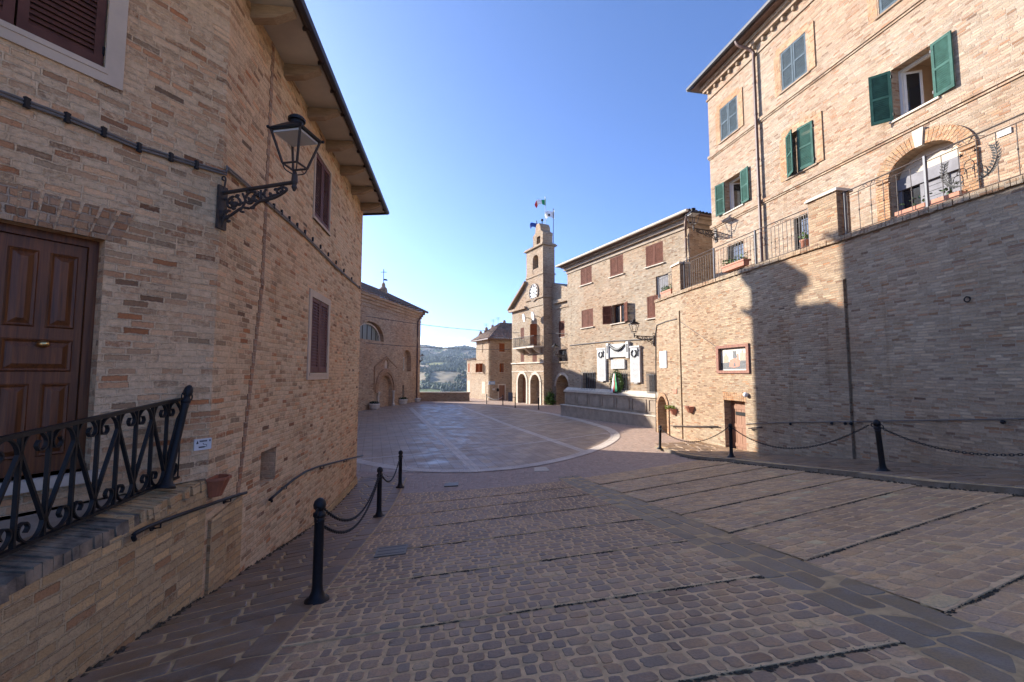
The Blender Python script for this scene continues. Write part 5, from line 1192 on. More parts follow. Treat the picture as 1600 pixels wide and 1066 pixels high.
# stone base: plinth, panelled band and ledge
zld = LB.at(960, 617)[1]; zpl = .92
mb = MB(); mb.wbox(LB, LC, LEND+.35, -.4, zpl-.06, 0, .42); mb.build('plinth', M['greystone'], lbt)
mb = MB(); mb.wbox(LB, LC, LEND+.38, zpl-.06, zpl, 0, .46); mb.build('plinth_cap', M['limestone'], lbt)
mb = MB(); mb.wbox(LB, LC, LEND+.15, zpl, zld, 0, .20); mb.build('panel_band', M['greystone'], lbt)
npan = 8; span = (LEND-LC-.2)
for k in range(npan):
    a, b = LC+.2+span*k/npan+.10, LC+.2+span*(k+1)/npan-.10; mb = MB(); zz0, zz1 = zpl+.12, zld-.10; f = .035
    for (p, q, c, d) in ((a, b, zz0, zz0+f), (a, b, zz1-f, zz1), (a, a+f, zz0+f, zz1-f), (b-f, b, zz0+f, zz1-f)): mb.wbox(LB, p, q, c, d, .19, .235)
    mb.build('panel_frame', M['greystone'], lbt)
mb = MB(); mb.wbox(LB, LC, LEND+.22, zld, zld+.05, 0, .27); mb.wbox(LB, LC, LEND+.18, zld+.05, zld+.13, 0, .23); mb.hexa([P(LC, zld+.13, 0), P(LEND+.15, zld+.13, 0), P(LEND+.15, zld+.13, .2), P(LC, zld+.13, .2)], [P(LC, zld+.30, 0), P(LEND+.1, zld+.30, 0), P(LEND+.1, zld+.30, .03), P(LC, zld+.30, .03)]); mb.build('ledge', M['limestone'], lbt)
# memorial plaques
MG = 'white marble memorial plaques'
def wreath_orn(W, u, z, r, o, parent, cross):
    mb = MB(); mb.tube([W.pos(u+r*math.cos(t), z+r*math.sin(t), o) for t in [math.pi*.5+.5+ (2*math.pi-1)*k/16 for k in range(17)]], r*.22, 6)
    if cross: mb.wbox(W, u-r*1.75, u-r*1.6, z-r*.9, z+r*1.5, o-.01, o+.03); mb.wbox(W, u-r*2.1, u-r*1.3, z+r*.7, z+r*.9, o-.01, o+.03)
    mb.build('bronze_wreath', M['bronze'], parent)
r = LB.rect((935.3, 546.5, 595), (948, 544, 595)); t = plaque(LB, r, .12, 'memorial_plaque', 'left tall white marble plaque with a small bronze wreath at its top', M['whitestone'], 20, .12, MG, .76); wreath_orn(LB, (r[0]+r[1])/2+.06, r[3]-.36, .17, .14, t, True)
mb = MB(); mb.wbox(LB, r[0]-.03, r[1]+.03, r[3]-.04, r[3]+.05, 0, .16); mb.build('cap', M['whitestone'], t); mb = MB(); mb.wbox(LB, (r[0]+r[1])/2-.15, (r[0]+r[1])/2+.15, r[2]-.06, r[2]-.001, 0, .1); mb.build('bracket', M['whitestone'], t)
r = LB.rect((987, 543, 597), (1001.5, 541, 598)); t = plaque(LB, r, .12, 'memorial_plaque', 'right tall white marble plaque with a bronze wreath and cross at its top', M['whitestone'], 20, .12, MG, .76); wreath_orn(LB, (r[0]+r[1])/2+.06, r[3]-.36, .19, .14, t, True)
mb = MB(); mb.wbox(LB, r[0]-.03, r[1]+.03, r[3]-.04, r[3]+.05, 0, .16); mb.build('cap', M['whitestone'], t); mb = MB(); mb.wbox(LB, (r[0]+r[1])/2-.15, (r[0]+r[1])/2+.15, r[2]-.06, r[2]-.001, 0, .1); mb.build('bracket', M['whitestone'], t)
r = LB.rect((951, 538.5, 558), (984, 536.5, 558)); t = plaque(LB, r, .10, 'memorial_plaque', 'upper central white marble plaque with side pilasters and a bronze garland', M['whitestone'], 6, .2, MG, .55)
w = r[1]-r[0]
for a in (r[0]-.05, r[1]-.17):
    mb = MB(); mb.wbox(LB, a, a+.22, r[2]-.08, r[3]+.08, .0, .17); mb.build('pilaster', M['whitestone'], t)
    mb = MB(); mb.wbox(LB, a+.07, a+.14, r[2]+.25, r[3]-.05, .165, .19); mb.build('bronze_strip', M['bronze'], t)
mb = MB()
for k in range(25): f = k/24; mb.ball(P(r[0]+w*(.15+.70*f), r[3]-.10-.26*math.sin(math.pi*f)+.04*(k % 2), .13), .06+.03*math.sin(math.pi*f), 6, 4)
mb.build('garland', M['bronze'], t)
r = LB.rect((956.5, 562.5, 576), (977.5, 561.5, 576.5)); plaque(LB, r, .10, 'memorial_plaque', 'small lower central white marble plaque with two columns of text', M['whitestone'], 7, .08, MG, .88, 2)
# laurel wreath with ribbons hung on the middle grille
r = wr['g2']; wu, wz = (r[0]+r[1])/2+.06, r[2]+(r[3]-r[2])*.58; wre = thing('laurel_wreath', 'green laurel wreath with white, red and green ribbons hung on the middle window grille', 'wreath', P(wu, wz-.5, .2))
mb = MB(); rg = random.Random(4); rw_ = (r[1]-r[0])*.36
for k in range(900):
    t_ = rg.uniform(0, 6.283); rad = rw_+rg.gauss(0, .07); c = P(wu+rad*math.cos(t_), wz+rad*1.05*math.sin(t_), .19+rg.uniform(-.05, .07)); d = Vector((rg.uniform(-1, 1), rg.uniform(-1, 1), rg.uniform(-1, 1))).normalized(); s = d.cross(Vector((.3, rg.random(), .8))).normalized(); l = rg.uniform(.06, .13)
    mb.poly([c, c+d*l*.5+s*l*.28, c+d*l, c+d*l*.5-s*l*.28])
mb.build('leaves', M['leaf'], wre)
for nm, mt, a, b in (('white_ribbon', 'white_cloth', .16, .30), ('red_ribbon', 'red', .03, .14), ('green_ribbon', 'green_cloth', -.20, -.02)):
    mb = MB(); zt = wz+rw_*1.05
    for (za, zb_, k) in ((zt, zt-.45, 0), (zt-.45, zt-1.05, 1)):
        s0, s1 = (.3, .7) if k == 0 else (.7, 1.15)
        mb.poly([P(wu+a*s0, za, .30), P(wu+b*s0+.02, za, .30), P(wu+b*s1+.02, zb_, .33), P(wu+a*s1, zb_, .33)])
    mb.build(nm, M[mt], wre)
ul, zl2 = LB.at(1024, 528); l3 = dup(lamp, LB.pos(LB.at(1022, 526)[0], zl2+.05, .02), R(183), label='iron wall lantern between the memorial plaques and the right wall corner'); l3.scale = (1.12,)*3
mb = MB(); mb.tube([P(*LB.at(x, y), .03) for x, y in ((891, 540), (920, 537), (960, 533), (1000, 531), (1023, 529))], .03, 5); tag(mb.build('cable', M['wire']), 'dark cable above the memorial plaques on the long building', 'cable')

# ------------------------------------------------------------------ town hall with its bell gable
TH = Wall([(2.98, 41.55), (-.10, 47.62)])
tht = thing('town_hall', 'brick town hall with clock, bell gable and balcony across the square', 'building', (1, 46, 0))
TU = TH.at(800, 560)[0]; TE = 9.72; TW = 3.25
rr_ = {}
rr_['a1'] = TH.rect((809.5, 584, 629), (822.6, 584, 630)); rr_['a2'] = TH.rect((829, 585, 631), (843.7, 585.5, 632.5)); rr_['bd'] = TH.rect((828, 508, 541), (839, 506, 542)); rr_['w1'] = TH.rect((813.4, 512.5, 530), (819, 512, 530)); rr_['w2'] = TH.rect((813.4, 552, 566), (819, 552, 566)); rr_['w3'] = TH.rect((832, 554, 567), (839, 553.7, 567))
for k in ('a1', 'a2'): r = rr_[k]; rr_[k] = (r[0], r[1], -.2, r[3])
mb = MB(); wallmesh(mb, TH, 0, TU, -.3, TE, [op(rr_['a1'], .7, arch=True), op(rr_['a2'], .7, arch=True, back=True)]+[op(rr_[k], .18, back=True) for k in ('bd', 'w1', 'w2', 'w3')])
T_ = lambda u, z, o: TH.pos(u, z, o)
mb.poly([T_(TU, -.3, 0), T_(TU, -.3, -7), T_(TU, TE, -7), T_(TU, TE, 0)]); mb.poly([T_(0, -.3, 0), T_(0, -.3, -7), T_(0, TE, -7), T_(0, TE, 0)]); mb.poly([T_(0, -.3, -7), T_(TU, -.3, -7), T_(TU, TE, -7), T_(0, TE, -7)])
mb.build('wall', M['brick_town'], tht)
mb = MB(); zst = TH.at(825, 567)[1]; mb.wbox(TH, -.05, TU+.05, zst-.08, zst+.04, 0, .12); mb.build('string_course', M['limestone'], tht)
mb = MB(); mb.wbox(TH, 0, TU, zst-.9, zst-.82, 0, .05)
for k in ('a1', 'a2'):
    r = rr_[k]; arch_ring(mb, TH, r[0], r[1], r[3]-(r[1]-r[0])/2, r[3], .26, -.02, .06, 14)
    for a, b in ((r[0]-.26, r[0]), (r[1], r[1]+.26)): mb.wbox(TH, a, b, -.2, r[3]-(r[1]-r[0])/2, -.02, .06)
mb.build('arcade', M['limestone'], tht)
mb = MB(); r = rr_['a1']; mb.poly([T_(r[0], -.2, -.7), T_(r[1], -.2, -.7), T_(r[1], r[3], -.7), T_(r[0], r[3], -.7)]); mb.build('arch_wall', M['brick_town'], tht)
mb = MB(); um = (r[0]+r[1])/2; mb.wbox(TH, r[0]+.15, um, -.1, 2.55, -.68, -.62); mb.build('doorway', M['dark'], tht)
mb = MB(); mb.wbox(TH, um+.02, r[1]-.1, -.1, 2.65, -.60, -.54); mb.build('door', M['red'] if False else M['door_old'], tht)
window(tht, TH, rr_['bd'], M['shutter_orange'], (60, 20), sill=.05, o=-.05, mid=(.5,), glazed=False); window(tht, TH, rr_['w1'], M['shutter_town'], (0, 0), sill=.08, o=-.02); window(tht, TH, rr_['w2'], M['shutter_town'], (0, 0), sill=.08, o=-.02); window(tht, TH, rr_['w3'], M['shutter_town'], (0, 0), sill=.08, o=-.02)
# balcony
b0, zb_ = TH.at(848, 544)[0], TH.at(830, 544)[1]; b1 = TH.at(819, 544)[0]+.6; b0 = .25; b1 = 4.55
mb = MB(); mb.wbox(TH, b0, b1, zb_-.05, zb_+.10, 0, .95); bal = mb.build('balcony', M['limestone'], tht)
for k in range(3):
    u = b0+.5+(b1-b0-1.0)*k/2; mb = MB(); mb.hexa([T_(u-.18, zb_-.6, 0), T_(u+.18, zb_-.6, 0), T_(u+.18, zb_-.35, .4), T_(u-.18, zb_-.35, .4)], [T_(u-.18, zb_-.05, 0), T_(u+.18, zb_-.05, 0), T_(u+.18, zb_-.05, .8), T_(u-.18, zb_-.05, .8)]); mb.build('corbel', M['limestone'], bal)
mb = MB()
for (p, q) in (((b0, .9), (b1, .9)), ((b0, 0), (b0, .9)), ((b1, 0), (b1, .9))):
    for z in (zb_+.18, zb_+1.05): mb.tube([T_(p[0], z, p[1]), T_(q[0], z, q[1])], .025, 5)
    n = 26 if p[1] == q[1] else 6
    for i in range(n+1): f = i/n; a, o = p[0]+(q[0]-p[0])*f, p[1]+(q[1]-p[1])*f; mb.tube([T_(a, zb_+.10, o), T_(a, zb_+.6, o+.02), T_(a, zb_+1.05, o)], .016, 4)
mb.build('balustrade', M['iron'], bal)
# pediment on the left flank, rake rising to the tower
mb = MB(); pts = [(TU+.05, TE), (TW-.05, TE), (TW-.05, 12.05)]
mb.faces([T_(u, z, 0) for u, z in pts]+[T_(u, z, -.5) for u, z in pts], [(0, 1, 2), (5, 4, 3), (0, 2, 5, 3)]); mb.build('pediment', M['brick_town'], tht)
mb = MB(); mb.wbox(TH, TW, TU+.35, TE-.12, TE+.12, 0, .30); dv = Vector((TU+.45-TW, TE+.10-12.2)); 
def rake(mb, a, b, h, o0, o1): mb.hexa([T_(a[0], a[1], o0), T_(b[0], b[1], o0), T_(b[0], b[1], o1), T_(a[0], a[1], o1)], [T_(a[0], a[1]+h, o0), T_(b[0], b[1]+h, o0), T_(b[0], b[1]+h, o1), T_(a[0], a[1]+h, o1)])
rake(mb, (TU+.5, TE+.10), (TW, 12.15), .22, -.5, .34); mb.build('cornice', M['brick_town'], tht)
tiled_roof('roof', [T_(TU+.5, TE+.35, .3), T_(TU+.5, TE+.35, -7), T_(TW, 12.4, -7), T_(TW, 12.4, .3)], tht); tiled_roof('roof', [T_(-.2, TE+.3, -7), T_(-.2, TE+.3, -1.3), T_(TW, 12.2, -1.3), T_(TW, 12.2, -7)], tht)
# bell gable: three diminishing stages pierced by two arches
def slab(name, parent, u0, u1, z0, z1, o0, o1, ops, mat):
    mb = MB(); d = o0-o1
    for p in ops: p['d'] = d
    wallmesh(mb, TH, u0, u1, z0, z1, ops, o0)
    q = [dict(p, d=0.0) for p in ops]; wallmesh(mb, TH, u0, u1, z0, z1, q, o1)
    for u in (u0, u1): mb.poly([T_(u, z0, o0), T_(u, z0, o1), T_(u, z1, o1), T_(u, z1, o0)])
    mb.poly([T_(u0, z1, o0), T_(u1, z1, o0), T_(u1, z1, o1), T_(u0, z1, o1)]); mb.poly([T_(u0, z0, o0), T_(u1, z0, o0), T_(u1, z0, o1), T_(u0, z0, o1)])
    return mb.build(name, mat, parent)
ob1 = TH.rect((833, 399, 427), (842, 398, 426)); ob2 = TH.rect((838.4, 363, 383), (844, 363, 382)); zc1 = TH.at(838, 388)[1]; u2 = TH.at(832.8, 375)[0]; ztop = TH.at(845, 347)[1]
tw = slab('bell_gable', tht, -.06, TW, TE-.15, zc1, .06, -1.25, [op(ob1, 0, arch=True)], M['brick_town'])
mb = MB(); mb.hexa([T_(-.06, TE+1.5, .02), T_(TW+.45, TE+1.9, .02), T_(TW+.45, TE+1.9, -1.2), T_(-.06, TE+1.5, -1.2)], [T_(-.06, TE+3.6, .02), T_(TW, TE+3.6, .02), T_(TW, TE+3.6, -1.2), T_(-.06, TE+3.6, -1.2)]); mb.build('buttress', M['brick_town'], tw)
mb = MB()
for z, q in ((zc1, .20), (zc1+.12, .10), (TE+.55, .12), (12.55, .08)): mb.wbox(TH, -.06-q, TW+q, z, z+.12, -1.25-q, .06+q)
mb.build('cornice', M['brick_town'], tw)
zsh = ztop-1.3; slab('upper_stage', tw, .05, u2, zc1+.26, zsh, .0, -1.1, [op(ob2, 0, arch=True)], M['brick_town'])
mb = MB(); um = (u2+.05)/2
prof = [(.0, zsh), (u2+.05, zsh), (u2+.02, zsh+.25), (u2*.78, zsh+.5), (u2*.74, ztop-.35), (um+.25, ztop), (um-.25, ztop), (u2*.26, ztop-.35), (u2*.22, zsh+.5), (.03, zsh+.25)]
n = len(prof); mb.faces([T_(u, z, 0) for u, z in prof]+[T_(u, z, -1.1) for u, z in prof], [tuple(range(n)), tuple(range(2*n-1, n-1, -1))]+[(i, (i+1) % n, n+(i+1) % n, n+i) for i in range(n)]); mb.build('gable_top', M['brick_town'], tw)
mb = MB(); mb.tube([T_(um, ztop, -.5), T_(um, ztop+.55, -.5)], .05, 6); mb.ball(T_(um, ztop+.45, -.5), .14, 8, 6); mb.build('finial', M['iron'], tw)
for r, s in ((ob1, .42), (ob2, .26)):
    mb = MB(); uc, zz = (r[0]+r[1])/2, r[3]-.55*(r[1]-r[0]); mb.lathe([(s*1.0, -s*1.7), (s*.85, -s*1.5), (s*.6, -s*.9), (s*.5, -s*.3), (s*.3, 0), (.02, .04)], T_(uc, zz, -.6), 12); mb.tube([T_(r[0], zz+.05, -.6), T_(r[1], zz+.05, -.6)], .05, 6); mb.build('bell', M['bronze'], tw, True)
uc, zc = TH.at(835.3, 457); rc = .80; nv = TH.nrm(0)
mb = MB(); mb.lathe([(rc, -.02), (rc+.10, 0), (rc+.10, .10), (rc, .12), (rc, .03)], T_(uc, zc, .06), 40, nv); ck = mb.build('clock', M['greystone'], tw)
mb = MB(); mb.lathe([(rc, 0), (rc, .04)], T_(uc, zc, .09), 40, nv); mb.build('clock_face', M['whitestone'], tw)
mb = MB()
for k in range(12):
    a = math.pi/2-k*math.pi/6; w = .05; dx, dz = math.cos(a), math.sin(a)
    for s in ((-.05, .05) if k % 3 else (-.07, 0, .07)): p0 = (uc-(dx*rc*.66-dz*s*.6), zc+dz*rc*.66+dx*s*.6); p1 = (uc-(dx*rc*.90-dz*s), zc+dz*rc*.90+dx*s); mb.tube([T_(*p0, .135), T_(*p1, .135)], .034, 4)
mb.build('clock_numerals', M['ink'], tw)
mb = MB()
for a, l, w in ((R(-30), .50, .035), (R(-28), .38, .05)): mb.tube([T_(uc, zc, .15), T_(uc-l*math.cos(a), zc+l*math.sin(a), .15)], [w, w*.6], 4)
mb.build('clock_hands', M['ink'], tw)
LGRP = 'round white floodlights on the town hall'
for x, y, lb in ((827, 497.4, 'left of the two round white discs under the town hall clock'), (841.4, 494.6, 'right of the two round white discs under the town hall clock')):
    u, z = TH.at(x, y); t = thing('floodlight', lb, 'floodlight', T_(u, z, .1), LGRP); mb = MB(); ax = (TH.nrm(0)+Vector((0, 0, -.18))+TH.tan(0)*.25).normalized(); c = T_(u, z, .62); mb.lathe([(.08, -.2), (.3, -.10), (.42, -.02), (.42, .03), (.36, .04)], c, 20, ax); mb.build('reflector', M['white_paint'], t)
    mb = MB(); mb.tube([T_(u, z, 0), c-ax*.15], .03, 6); mb.build('arm', M['iron'], t)
# set-back wing of the town hall to the right
w0 = T_(0, 0, -.95); tw_ = TH.tan(0); WG = Wall([(w0.x, w0.y), (w0.x-tw_.x*7, w0.y-tw_.y*7)])
wing = thing('town_hall_wing', 'set back brick wing with one arch between town hall and memorial building', 'building', (w0.x, w0.y, 0))
v = {'ar': WG.rect((869, 586, 630), (889, 586, 631)), 'u': WG.rect((873, 502, 527), (882, 501, 527)), 'l': WG.rect((872.5, 547, 567), (885, 546, 567))}; v['ar'] = (v['ar'][0], v['ar'][1], -.2, v['ar'][3])
wz = WG.at(870, 470)[1]; mb = MB(); wallmesh(mb, WG, 0, 7, -.3, wz, [op(v['ar'], 1.4, arch=True), op(v['u'], .15, back=True), op(v['l'], .15, back=True)])
W_ = lambda u, z, o: WG.pos(u, z, o); za, zb_ = WG.at(861, 442)[1], WG.at(887, 452)[1]; ue = WG.at(887, 452)[0]
mb.faces([W_(0, wz, 0), W_(ue+2, wz, 0), W_(ue+2, zb_-.5, 0), W_(0, za, 0), W_(0, wz, -4), W_(ue+2, wz, -4), W_(ue+2, zb_-.5, -4), W_(0, za, -4)], [(0, 1, 2, 3), (3, 2, 6, 7), (1, 5, 6, 2), (4, 7, 6, 5)])
mb.poly([W_(7, -.3, 0), W_(7, -.3, -4), W_(7, wz, -4), W_(7, wz, 0)]); mb.build('wall', M['brick_town'], wing)
mb = MB(); z2 = WG.at(868, 430)[1]; mb.hexa([W_(.2, wz, -3.2), W_(6, wz, -3.2), W_(6, wz, -3.9), W_(.2, wz, -3.9)], [W_(.2, z2+.9, -3.2), W_(6, z2-.6, -3.2), W_(6, z2-.6, -3.9), W_(.2, z2+.9, -3.9)]); mb.build('rear_wall', M['brick_town'], wing)
mb = MB(); mb.wbox(WG, .6, 7, wz-.30, wz, 0, .25); mb.wbox(WG, .6, 7, wz-.8, wz-.7, 0, .08); mb.wbox(WG, 0, 7, zst-.08, zst+.04, 0, .10); mb.build('cornice', M['brick_town'], wing)
r = v['ar']; mb = MB(); arch_ring(mb, WG, r[0], r[1], r[3]-(r[1]-r[0])/2, r[3], .24, -.02, .06, 14); mb.build('arch_surround', M['limestone'], wing)
mb = MB(); mb.poly([W_(r[0]-.5, -.2, -1.4), W_(r[1]+.5, -.2, -1.4), W_(r[1]+.5, r[3], -1.4), W_(r[0]-.5, r[3], -1.4)]); mb.build('arch_wall', M['plaster'], wing)
mb = MB(); mb.wbox(WG, r[0]+.2, r[1]-.1, 0, 2.5, -1.39, -1.34); mb.build('shop_door', M['dark'], wing)
window(wing, WG, v['u'], M['shutter_town'], (0, 0), sill=.08, o=-.02); mb = MB(); mb.wbox(WG, v['l'][0], v['l'][1], v['l'][2], v['l'][3], -.14, -.10); mb.build('window', M['glass'], wing)
u, z = WG.at(872, 560); l4 = dup(lamp, W_(WG.at(885, 562)[0], z+.2, 0), math.atan2(WG.nrm(0).y, WG.nrm(0).x), label='iron wall lantern above the wing arch beside the memorial building'); l4.scale = (1.3,)*3
u, z = WG.at(873, 427); dsh = thing('satellite_dish', 'dark round satellite dish on the parapet behind the town hall', 'dish', W_(u, z-.9, -3.5)); mb = MB(); mb.lathe([(.03, -.15), (.3, -.1), (.55, .02), (.55, .05), (.3, -.06)], W_(u, z, -3.5), 20, (.3, -1, .25)); mb.build('dish', M['iron_grey'], dsh); mb = MB(); mb.tube([W_(u, z-1, -3.5), W_(u, z, -3.55)], .04, 6); mb.build('mast', M['iron_grey'], dsh)
t = thing('shrub', 'small leafy shrub at the foot of the town hall corner', 'plant', T_(-.2, 0, -.5)); tuft('foliage', T_(-.35, .1, -.45), 260, .4, .4, 1.5, M['leaf'], t, .22, 5); mb = MB(); mb.tube([T_(-.35, 0, -.45), T_(-.35, 1.1, -.45)], .03, 5); mb.build('stem', M['moss'], t)
# flags
def flag(name, label, base, top, pole_mat, cloth, fly, drop, sag):
    t = thing(name, label, 'flag', base); mb = MB(); mb.tube([base, top], .035, 6); mb.ball(top, .07, 6, 4); mb.build('pole', pole_mat, t)
    d = Vector(fly); n = 10; tot = sum(x for _, x in cloth); a = 0
    for mt, fr in cloth:
        mb = MB(); k0, k1 = a/tot, (a+fr)/tot; a += fr
        for i in range(n):
            f0, f1 = k0+(k1-k0)*i/n, k0+(k1-k0)*(i+1)/n
            pt = lambda f, g: Vector(top)+Vector((0, 0, -.1))+d*f*(1-.18*g)+Vector((.12*math.sin(6*f+1), .16*math.sin(7*f+g*2), -sag*f*f-drop*g*(1-.45*f)-.05*math.sin(9*f)))
            for g0, g1 in ((0, .5), (.5, 1)): mb.poly([pt(f0, g0), pt(f1, g0), pt(f1, g1), pt(f0, g1)])
        mb.build('cloth', M[mt], t)
    return t
Y0 = 44.2
flag('flag', 'Italian tricolour blowing on the tallest white pole above the bell gable', at_depth(851.8, 352, Y0), at_depth(851.6, 308.5, Y0), M['white_paint'], (('green_cloth', 1), ('white_cloth', 1), ('red', 1)), (-1.15, .2, 0), .72, .55)
fw = flag('flag', 'white flag with a dark emblem on a pole right of the bell gable', at_depth(864.6, 388, 42.6), at_depth(864.6, 327, 42.6), M['iron_grey'], (('white_cloth', 1),), (-.92, .15, 0), .85, .4)
mb = MB(); c = at_depth(858, 336, 42.45); mb.ball(c, .11, 8, 6, (1, .3, 1.2)); mb.build('emblem', M['ink'], fw)
flag('flag', 'dark blue flag left of the bell gable top', at_depth(839.5, 372, 44.5), at_depth(838.3, 345.5, 44.5), M['iron_grey'], (('blue_cloth', 1),), (-.78, .2, 0), .62, .35)
# ------------------------------------------------------------------ corner house far behind the square
FA = (-2.50, 50.6); FH1 = Wall([FA, (FA[0]-.447*9, FA[1]+.894*9)]); FH2 = Wall([FA, (FA[0]+.894*8, FA[1]+.447*8)])
fh = thing('corner_house', 'three storey brick corner house with hipped tile roof and orange shutters beyond the square', 'house', (-2, 54, 0))
uu = FH1.at(744, 533)[0]; ul = FH1.at(729.5, 590)[0]; FZ = FH1.at(765, 531)[1]; fzl = FH1.at(735, 562)[1]
q1 = {'a': FH1.rect((731.2, 568, 582), (734, 568, 582)), 'b': FH1.rect((749.5, 568, 582), (754.5, 568, 582)), 'n1': FH1.rect((731.2, 596, 614), (734.2, 596, 614)), 'n2': FH1.rect((753.8, 598, 615), (757.4, 598, 615)), 't': FH1.rect((753.8, 536, 551), (757, 536, 551))}
q2 = {'t': FH2.rect((780, 536.5, 550), (788.5, 536.5, 550)), 'm': FH2.rect((780.6, 568, 582), (786.7, 568, 582)), 'd': FH2.rect((779.6, 602, 626), (788.6, 602, 627))}
mb = MB(); wallmesh(mb, FH1, 0, uu, -.6, FZ, [op(q1['b'], .12, back=True), op(q1['n2'], .08, back=True), op(q1['t'], .05, back=True)]); wallmesh(mb, FH1, uu, ul, -.6, fzl, [op(q1['a'], .12, back=True), op(q1['n1'], .08, back=True)])
wallmesh(mb, FH2, 0, 8, -.6, FZ, [op(q2[k], .15, back=True) for k in q2])
A_, B_, C_, D_ = FH1.pos(0, 0), FH1.pos(uu, 0), FH2.pos(8, 0), FH1.pos(uu, 0)+(FH2.pos(8, 0)-FH2.pos(0, 0)); E_ = FH1.pos(ul, 0); E2 = E_+(FH2.pos(6, 0)-FH2.pos(0, 0))
for a, b, z in ((B_, D_, FZ), (D_, C_, FZ), (E_, E2, fzl)): mb.poly([(a.x, a.y, -.6), (b.x, b.y, -.6), (b.x, b.y, z), (a.x, a.y, z)])
mb.build('wall', M['brick_town'], fh)
mb = MB()
for z, W, L in ((FH1.at(760, 583)[1], FH1, ul), (FH1.at(760, 562)[1], FH1, ul), (FH2.at(775, 562)[1], FH2, 8)): mb.wbox(W, 0, L, z-.05, z+.05, 0, .05)
mb.build('string_course', M['brick_town'], fh)
window(fh, FH1, q1['a'], M['shutter_orange'], (0, 0), sill=.08, o=-.02); window(fh, FH1, q1['b'], M['shutter_orange'], (95, 130), sill=.08, o=.02, glazed=True); window(fh, FH2, q2['t'], M['shutter_orange'], (0, 0), sill=.08, o=-.02); window(fh, FH2, q2['m'], M['shutter_orange'], (0, 35), sill=.08, o=0)
for k in ('n1', 'n2'): mb = MB(); r = q1[k]; mb.wbox(FH1, r[0]-.12, r[1]+.12, r[2], r[3]+.1, -.06, .02); mb.build('blind_window', M['plaster'], fh)
r = q2['d']; mb = MB(); mb.wbox(FH2, r[0], r[1], r[2]-.4, r[3], -.14, -.08); mb.build('door', M['door_old'], fh); mb = MB()
for a, b, c, d in ((r[0]-.14, r[0], r[2]-.4, r[3]+.14), (r[1], r[1]+.14, r[2]-.4, r[3]+.14), (r[0], r[1], r[3], r[3]+.14)): mb.wbox(FH2, a, b, c, d, 0, .05)
mb.build('door_frame', M['limestone'], fh)
ov = .55; a_ = FH1.pos(-.0, FZ, 0); tA = FH1.tan(0); tB = FH2.tan(0)
cor = lambda s, t, z: Vector((FA[0], FA[1], z))+tA*s+tB*t
S, T2 = uu, 8.0; rz = FZ+2.3; c00, c10, c11, c01 = cor(-ov, -ov, FZ+.15), cor(S+ov, -ov, FZ+.15), cor(S+ov, T2+ov, FZ+.15), cor(-ov, T2+ov, FZ+.15); rA, rB = cor(S/2, S/2+.2, rz), cor(S/2, T2-S/2-.2, rz)
tiled_roof('roof', [c10, c00, rA, rA+(c10-c00)*.01], fh, .25); tiled_roof('roof', [c00, c01, rB, rA], fh, .25); tiled_roof('roof', [c11, c10, rA, rB], fh, .25); tiled_roof('roof', [c01, c11, rB+(c11-c01)*.01, rB], fh, .25)
mb = MB(); mb.hexa([c00+Vector((0, 0, -.15)), c10+Vector((0, 0, -.15)), c11+Vector((0, 0, -.15)), c01+Vector((0, 0, -.15))], [c00, c10, c11, c01]); mb.build('soffit', M['copper'], fh)
l0 = [FH1.pos(uu, fzl, .3), FH1.pos(ul+.3, fzl, .3)]; l1 = [FH1.pos(uu, fzl+.5, -3), FH1.pos(ul+.3, fzl+.5, -3)]; tiled_roof('roof', [l0[0], l0[1], l1[1], l1[0]], fh, .25)
mb = MB(); mb.tube([FH1.pos(.12, -.3, .08), FH1.pos(.12, FZ, .08)], .06, 6); mb.build('downpipe', M['copper'], fh)
for x, y, d in ((751, 527, 54.5), (760, 521, 54.0), (769.6, 517, 55.5), (788, 510, 54.5)):
    p = at_depth(x, y, d); mb = MB(); mb.box(p.x-.26, p.x+.26, p.y-.26, p.y+.26, p.z-1.2, p.z+.25); mb.lathe([(.34, .25), (.34, .33), (.22, .38), (.16, .62), (.2, .66), (.05, .78)], p, 8); mb.build('chimney', M['brick_town'], fh)
for x, y0, y1 in ((759.5, 522, 506), (770.5, 518, 499), (778.2, 515, 496)):
    mb = MB(); a, b = at_depth(x, y0, 55), at_depth(x, y1, 55); mb.tube([a, b], .025, 5)
    for f in (.8, .9, 1): p = a.lerp(b, f); mb.tube([p-Vector((.3, 0, 0)), p+Vector((.3, 0, 0))], .012, 4)
    mb.build('antenna', M['iron_grey'], fh)
r = FH2.rect((764.8, 596, 601), (772.7, 596, 601)); t = thing('street_sign', 'pale blue sign board on the corner house above a small red notice', 'sign', FH2.pos(r[0], r[2], .1)); mb = MB(); mb.wbox(FH2, r[0]-.15, r[1], r[2], r[3], .10, .14); mb.build('board', M['sign_blue'], t); mb = MB()
for k in range(9): a = r[0]+.08+(r[1]-r[0]-.2)*k/9; mb.wbox(FH2, a, a+.04, r[2]+.13, r[3]-.13, .138, .146)
mb.build('lettering', M['white_paint'], t)
r = FH2.rect((776, 607.5, 611.8), (778.8, 607.5, 611.8)); mb = MB(); mb.wbox(FH2, r[0], r[1], r[2], r[3], 0, .16); mb.wbox(FH2, r[0]+.04, r[1]-.04, r[3], r[3]+.05, 0, .12); tag(mb.build('letter_box', M['iron']), 'small black letter box left of the corner house door', 'letter box')
r = FH2.rect((769.5, 607, 610), (773.5, 607, 610)); plaque(FH2, r, .04, 'plaque', 'small white plate on the corner house left of the letter box', M['whitestone'])

